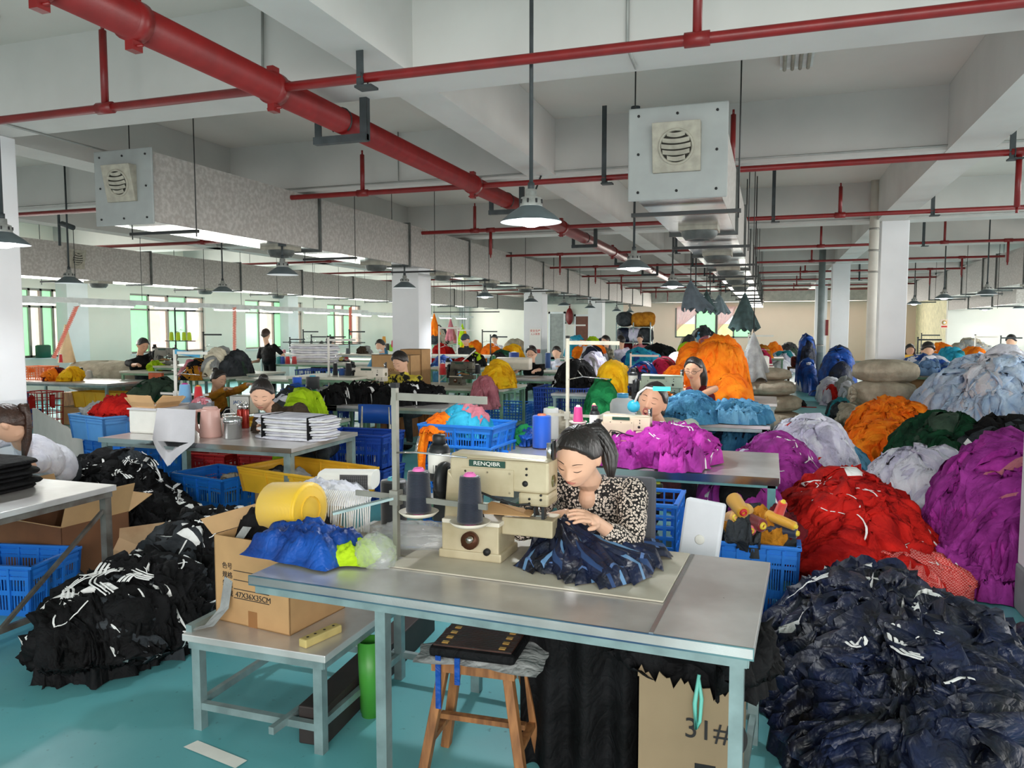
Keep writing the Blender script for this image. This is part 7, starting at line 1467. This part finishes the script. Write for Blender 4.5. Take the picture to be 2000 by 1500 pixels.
for i, (x0, x1, yt, Y_, b_, ms, lb) in enumerate(((855, 875, 672, 18, .8, ('red',), 'red cloth pile at the far left line'), (920, 938, 668, 19, .8, ('yellow', 'orange'), 'yellow bag pile behind the person in the blue cap'), (950, 970, 670, 17.6, .8, ('orange',), 'orange panel pile by the far stand'), (982, 1020, 678, 18.6, .8, ('yellow',), 'flat yellow pile right of the orange panel'), (990, 1022, 661, 24, .8, ('beige',), 'beige sack heap against the white wall'), (960, 1000, 686, 17.2, .75, ('dkgreen', 'black', 'grey'), 'dark green printed pile'), (845, 885, 700, 14.5, .5, ('royal', 'skyblue'), 'blue garments by the white column'), (842, 872, 640, 30, 1.0, ('dkgrey', 'beige'), 'dark bundles stacked at the far left wall'), (870, 905, 640, 32, 1.0, ('beige', 'rose', 'grey'), 'mixed bundles under the far fluorescent lamps'),
        (1110, 1140, 660, 22.5, .8, ('cyan',), 'turquoise garments by the far stand'), (1125, 1150, 668, 22.3, .8, ('orange', 'white'), 'orange and white garments by the far stand'), (1143, 1168, 662, 22.6, .8, ('lime', 'green'), 'light green garments by the far stand'), (1165, 1190, 660, 23.5, .8, ('navy',), 'navy sack behind the camouflage person'), (1140, 1180, 676, 18.7, .8, ('white', 'orange', 'navy'), 'white and orange bags on the far table'),
        (1215, 1290, 684, 18.6, .8, ('cyan', 'royal'), 'turquoise fringe garments on the far table'), (1250, 1320, 676, 22.4, .8, ('dkgrey', 'black'), 'dark flat garments on the far table'), (1328, 1352, 668, 22, .8, ('lime',), 'neon green pile beside the orange heap'), (1340, 1405, 639, 30, .8, ('dkgrey', 'grey', 'skyblue'), 'grey mound before the far windows'), (1330, 1365, 655, 27, .8, ('dkgrey', 'beige'), 'dark camouflage mound below the grey mound'), (1362, 1398, 662, 28, .8, ('orange', 'rose'), 'orange garments on the far rack'), (1385, 1450, 664, 24, .8, ('dkgrey', 'olive', 'grey'), 'dark mixed garments in the far middle'),
        (1465, 1505, 674, 24.2, .8, ('orange', 'mustard'), 'flat orange garments on the far right table'), (1466, 1508, 686, 22, .5, ('pinkred', 'maroon'), 'red flat garments below the orange ones'), (1468, 1505, 700, 19.5, .4, ('mustard', 'yellow'), 'mustard cloth over the white cylinder'), (1495, 1530, 672, 34, 0, ('orange',), 'orange heap at the end of the aisle'), (1500, 1560, 688, 32, 0, ('white', 'lilac', 'teal'), 'white and teal heap at the end of the aisle'), (1520, 1565, 676, 36, 0, ('dkgrey', 'olive'), 'dark heap at the end wall'), (1500, 1545, 702, 30, 0, ('white', 'grey', 'rose'), 'low white heap on the floor at the aisle end'),
        (1562, 1592, 660, 24.6, 0, ('navy', 'royal'), 'tall navy heap behind the grey drain pipe'), (1566, 1592, 705, 22.0, 0, ('royal', 'white'), 'blue and white printed heap at the foot of the drain pipe'), (1605, 1672, 686, 20.6, 0, ('royal', 'navy'), 'tall royal blue heap before the second right column'), (1608, 1648, 743, 18.6, 0, ('white', 'lilac', 'red'), 'white and red garment heap at the foot of the royal blue heap'), (1636, 1672, 744, 18.2, 0, ('grey', 'white'), 'layered grey garments behind the cream drain pipe'), (1630, 1665, 785, 15.6, 0, ('dkgrey', 'teal'), 'small dark printed heap left of the cream drain pipe'), (1648, 1675, 795, 14.8, 0, ('beige',), 'beige cloth at the foot of the cream drain pipe'),
        (1765, 1850, 700, 14.0, .95, ('denim', 'white', 'royal'), 'denim blue garments on top of the carton'), (1828, 1860, 673, 17.5, .8, ('orange',), 'orange heap left of the turquoise one'), (1838, 1882, 674, 16.4, .8, ('cyan', 'teal'), 'turquoise heap in the right hall'), (1880, 1930, 684, 17, .75, ('orange',), 'orange heap right of the turquoise one'), (1920, 1972, 696, 15.2, .6, ('royal', 'teal'), 'royal blue printed heap in the right hall'), (1955, 2010, 692, 13.8, .4, ('orange', 'mustard'), 'orange and red heap at the right edge'), (1982, 2010, 715, 12.6, .4, ('red', 'pinkred'), 'red heap at the right edge'), (1850, 1940, 664, 26, .8, ('beige', 'grey'), 'grey cloth heaps before the far right wall'))):
    far = Y_ > 16
    HB(lb, x0, x1, yt, Y_, b_, min(1.2, .35 + Y_ * .012), seed=100 + i, mats=ms if len(ms) > 1 else (ms[0],), alt=.5 if len(ms) > 1 else 0, n=16 if far else 34, size=(.2 + .01 * Y_, .3 + .012 * Y_), res=(12, 10) if far else (16, 12), name='_'.join(lb.replace('-', ' ').split()[:1]) + '_heap' if False else 'garment_heap', fold=.9, flat=.45 if b_ == 0 else .0)
PB('person in camouflage jacket bending left in the far middle', 1183, 666, 19.8, shirtmat=mat('camouflage', (150, 146, 128), .9, var=0, col2=(92, 92, 78), vs=12, lo=.45, hi=.55), hair='short', face=-.6, detail=False, vox=.014, hs=1.2, sleeve=.95, hipz=.65)
PB('person with black hair in a pale shirt right of the camouflage person', 1213, 667, 20.5, shirt='lilac', hair='puff', face=-2.4, detail=False, vox=.016, hs=1.2, hipz=.6)
PB('person with head lowered before the bundle rack', 1250, 662, 24, shirt='rose', hair='short', detail=False, vox=.018, hipz=.6); PB('person with dark bun in a maroon top, back turned, right of the orange heap', 1425, 688, 13.2, face=PI, shirt='maroon', hair='bun', detail=False, vox=.012, hs=1.2, sleeve=.4, hipz=.6, hrot=(.1, 0, 0))
PB('person with dark hair low behind the pale blue garments', 1405, 684, 17, shirt='dkgrey', hair='puff', detail=False, vox=.016, hipz=.5, hs=1.1)
PB('person with dark hair and white mask in the right hall', 1812, 686, 16.2, shirt='maroon', mask=True, hair='puff', detail=False, vox=.014, hs=1.3, hipz=.55); PB('person with long dark hair left of the masked person in the right hall', 1777, 684, 18, shirt='denim', hair='long', detail=False, vox=.016, hs=1.1, hipz=.55); PB('person in a light shirt at the far right behind blue spools', 1975, 668, 20.5, shirt='cream', hair='puff', detail=False, vox=.014, hs=1.25, sleeve=.5, hipz=.65, hrot=(.3, -.5, 0))
for i, (px, py, c, lb) in enumerate(((1965, 694, (36, 70, 170), 'blue cone left before the far right person'), (1976, 694, (30, 56, 150), 'blue cone right before the far right person'), (1961, 693, (236, 70, 90), 'pink cone before the far right person'), (1938, 690, (40, 34, 36), 'dark cone lying in the right hall'), (1946, 692, (56, 44, 44), 'black cone with pink core in the right hall'))): SP(lb, px, py + 4, 0, c, 7, 14, Y=18.4)
# bundle rack in the far middle
a_ = Yp(1207, 610, 30); b_ = Yp(1272, 690, 30)
t = empty('bundle_rack', 'tall steel rack loaded with dark and mustard bundles before the pink wall', 'rack', (a_[0], 30, 0)); w = b_[0] - a_[0]
for x in (0, w / 2, w): obj('upright', MB().bx(x - .02, x + .02, -.3, -.26, 0, 1.9).bx(x - .02, x + .02, .26, .3, 0, 1.9), M_LEG, t)
for z in (.5, 1.1, 1.7): obj('shelf', MB().bx(0, w, -.3, .3, z, z + .03), M_LEG, t)
for i, (u, z, c, lb) in enumerate(((.2, 1.75, 'dkgrey', 'dark bundle on top of the rack'), (.62, 1.72, 'mustard', 'mustard bundle on top of the rack'), (.86, 1.74, 'mustard', 'second mustard bundle on top of the rack'), (.2, 1.13, 'navy', 'navy bundle on the middle rack shelf'), (.5, 1.13, 'lilac', 'pale bundle on the middle rack shelf'), (.82, 1.13, 'dkgrey', 'grey bundle on the middle rack shelf'), (.3, .53, 'maroon', 'maroon bundle on the lower rack shelf'), (.75, .53, 'black', 'black bundle on the lower rack shelf'))):
    q = sack(lb, (a_[0] + u * w, 30), .62, .6, .56, seed=i, m=c, base=z)
# beige sacks by the aisle
for i, (x, Yq, z, w, d, h, sd) in enumerate(((1512, 13.1, 0, .95, .9, .36, 1), (1508, 13.2, .34, .9, .85, .28, 2), (1500, 13.2, .6, .85, .8, .26, 3), (1500, 13.3, .84, .75, .7, .2, 5))):
    c = Yp(x, 640, Yq); sack('beige sack in the stack beside the table row, %s' % ('bottom one', 'second from the bottom', 'third from the bottom', 'topmost')[i], (c[0], Yq), w, d, h, seed=sd, base=z)
c = Yp(1482, 730, 13.3); single('white_cylinder', 'white drum standing on the beige sack stack', 'drum', MB().lathe([(.15, 0), (.16, .02), (.16, .2), (.13, .22)], n=22), M_LABEL, (c[0], 13.2, 1.02))
c = Yp(1440, 680, 13.0); cone_cloth((c[0] + .25, 13.0, 1.62), .75, .26, 'pale grey garments hanging from a stand beside the maroon-topped person', K['grey'], seed=3)
for i, (px, Yq, z, w, d, h, lb) in enumerate(((1738, 13.0, 0, 1.0, .8, .5, 'bottom beige sack at the near right column'), (1732, 13.1, .46, .95, .75, .42, 'knotted middle beige sack at the near right column'), (1732, 13.2, .84, .85, .7, .36, 'top beige sack with gathered neck at the near right column'))):
    c = Yp(px, 640, Yq); sack(lb, (c[0], Yq), w, d, h, seed=11 + i, base=z, knot=i == 1)
random.seed(9); a_ = Yp(1785, 725, 14); b_ = Yp(1835, 790, 14); carton('brown carton under the denim blue garments', ((a_[0] + b_[0]) / 2, 14.1), b_[0] - a_[0] + .1, .5, .95, flaps=False, closed=True)
single('yellow_bin', 'yellow plastic sheet behind the sacks at the column', 'bin', MB().bx(-.2, .2, 0, .05, 0, 1.2), M_YEL, (float(Yp(1770, 700, 15.8)[0]), 15.8, 0))
p = Zp(1557, 748, 0); t = empty('wooden_stool', 'wooden stool covered with red patterned cloth at the far aisle', 'stool', (p[0], p[1], 0))
obj('seat', MB().bx(-.3, .3, -.25, .25, .45, .5), M_WOOD, t)
for sx in (-1, 1):
    for sy in (-1, 1): obj('leg', MB().bx(sx * .26 - .03, sx * .26 + .03, sy * .2 - .03, sy * .2 + .03, 0, .45), M_WOOD, t)
obj('cloth_cover', MB().bx(-.2, .32, -.27, .27, .5, .82), mat('red_pattern', (150, 60, 50), .9, var=0, col2=(60, 50, 50), vs=14), t, bevel=.05)
p = Zp(1580, 796, 0); single('red_strip', 'flat red scrap lying on the aisle floor', 'scrap', MB().box((0, 0, .01), (.3, .05, .01)), K['red'], (p[0], p[1], 0)); p = Zp(1556, 792, 0); drape('dark garment dropped on the aisle floor beside the sacks', p[:2], .4, .5, .06, seed=33, m='black', base=0, name='dropped_garment')
# thread stands with arms in mid hall
SN = 1
for i, (px, Yq, top, m_, lb) in enumerate(((1232, 11.6, 690, M_LABEL, 'white thread stand beside the yellow heap'), (1105, 15.5, 632, M_LABEL, 'white thread stand before the brown door'), (958, 17, 655, M_DARK, 'thin stand before the white wall'), (942, 19, 645, M_DARK, 'thin stand with pink tag before the white wall'), (893, 17, 642, M_LABEL, 'white stand left of the person in the blue cap'), (1385, 19, 655, M_LABEL, 'white stand before the far windows'), (1793, 17, 660, M_DARK, 'dark stand in the right hall left'), (1800, 22, 652, M_DARK, 'dark stand in the right hall before the window'), (1905, 19, 655, M_LABEL, 'white stand in the right hall centre'), (1955, 20, 657, M_DARK, 'dark stand beside the far right person'), (1462, 14.3, 652, M_LABEL, 'stand holding the pale grey garments'))):
    b_ = Yp(px, top, Yq); need(lb, float(b_[0]), Yq, .8); stand(lb, (b_[0], Yq, .8), h=float(b_[2]) - .8, m=m_)
# hanging coloured cloths in the far left corner
for i, (px, py, c, lb) in enumerate(((848, 612, 'orange', 'orange cloth hanging by the white column'), (880, 622, 'rose', 'pink cloth hanging in the far corner'), (908, 642, 'yellow', 'yellow cloth hanging right of the pink one'), (903, 632, 'lime', 'lime cloth hanging in the far corner'))):
    q = Yp(px, py, 26); cone_cloth(tuple(q), .8, .2, lb, K[c], seed=i)
single('drying_frame', 'thin frame with hanging cloths in the far left corner', 'frame', MB().tube([(0, 0, 0), (2.6, 0, 0)], .02, 5), M_ROD, tuple(Yp(846, 610, 26.1)))

# small pale tables carry whatever stands at table height outside the listed tables
def inside(x, y): return any(a - .05 <= x <= b + .05 and c - .05 <= y <= d + .05 for a, b, c, d in TABLES)
done = []
for lb, x, y, z, r in NEED:
    if z < .35 or inside(x, y) or any(abs(x - a) < .55 and abs(y - b) < .5 for a, b in done): continue
    done.append((x, y)); w = lb.split()
    table('pale low table under the ' + ' '.join(w[:9]), x - .5, x + .5, y - .4, y + .4, h=z if z < 1.2 else 1.0, top=TOPC, leg=PHL)
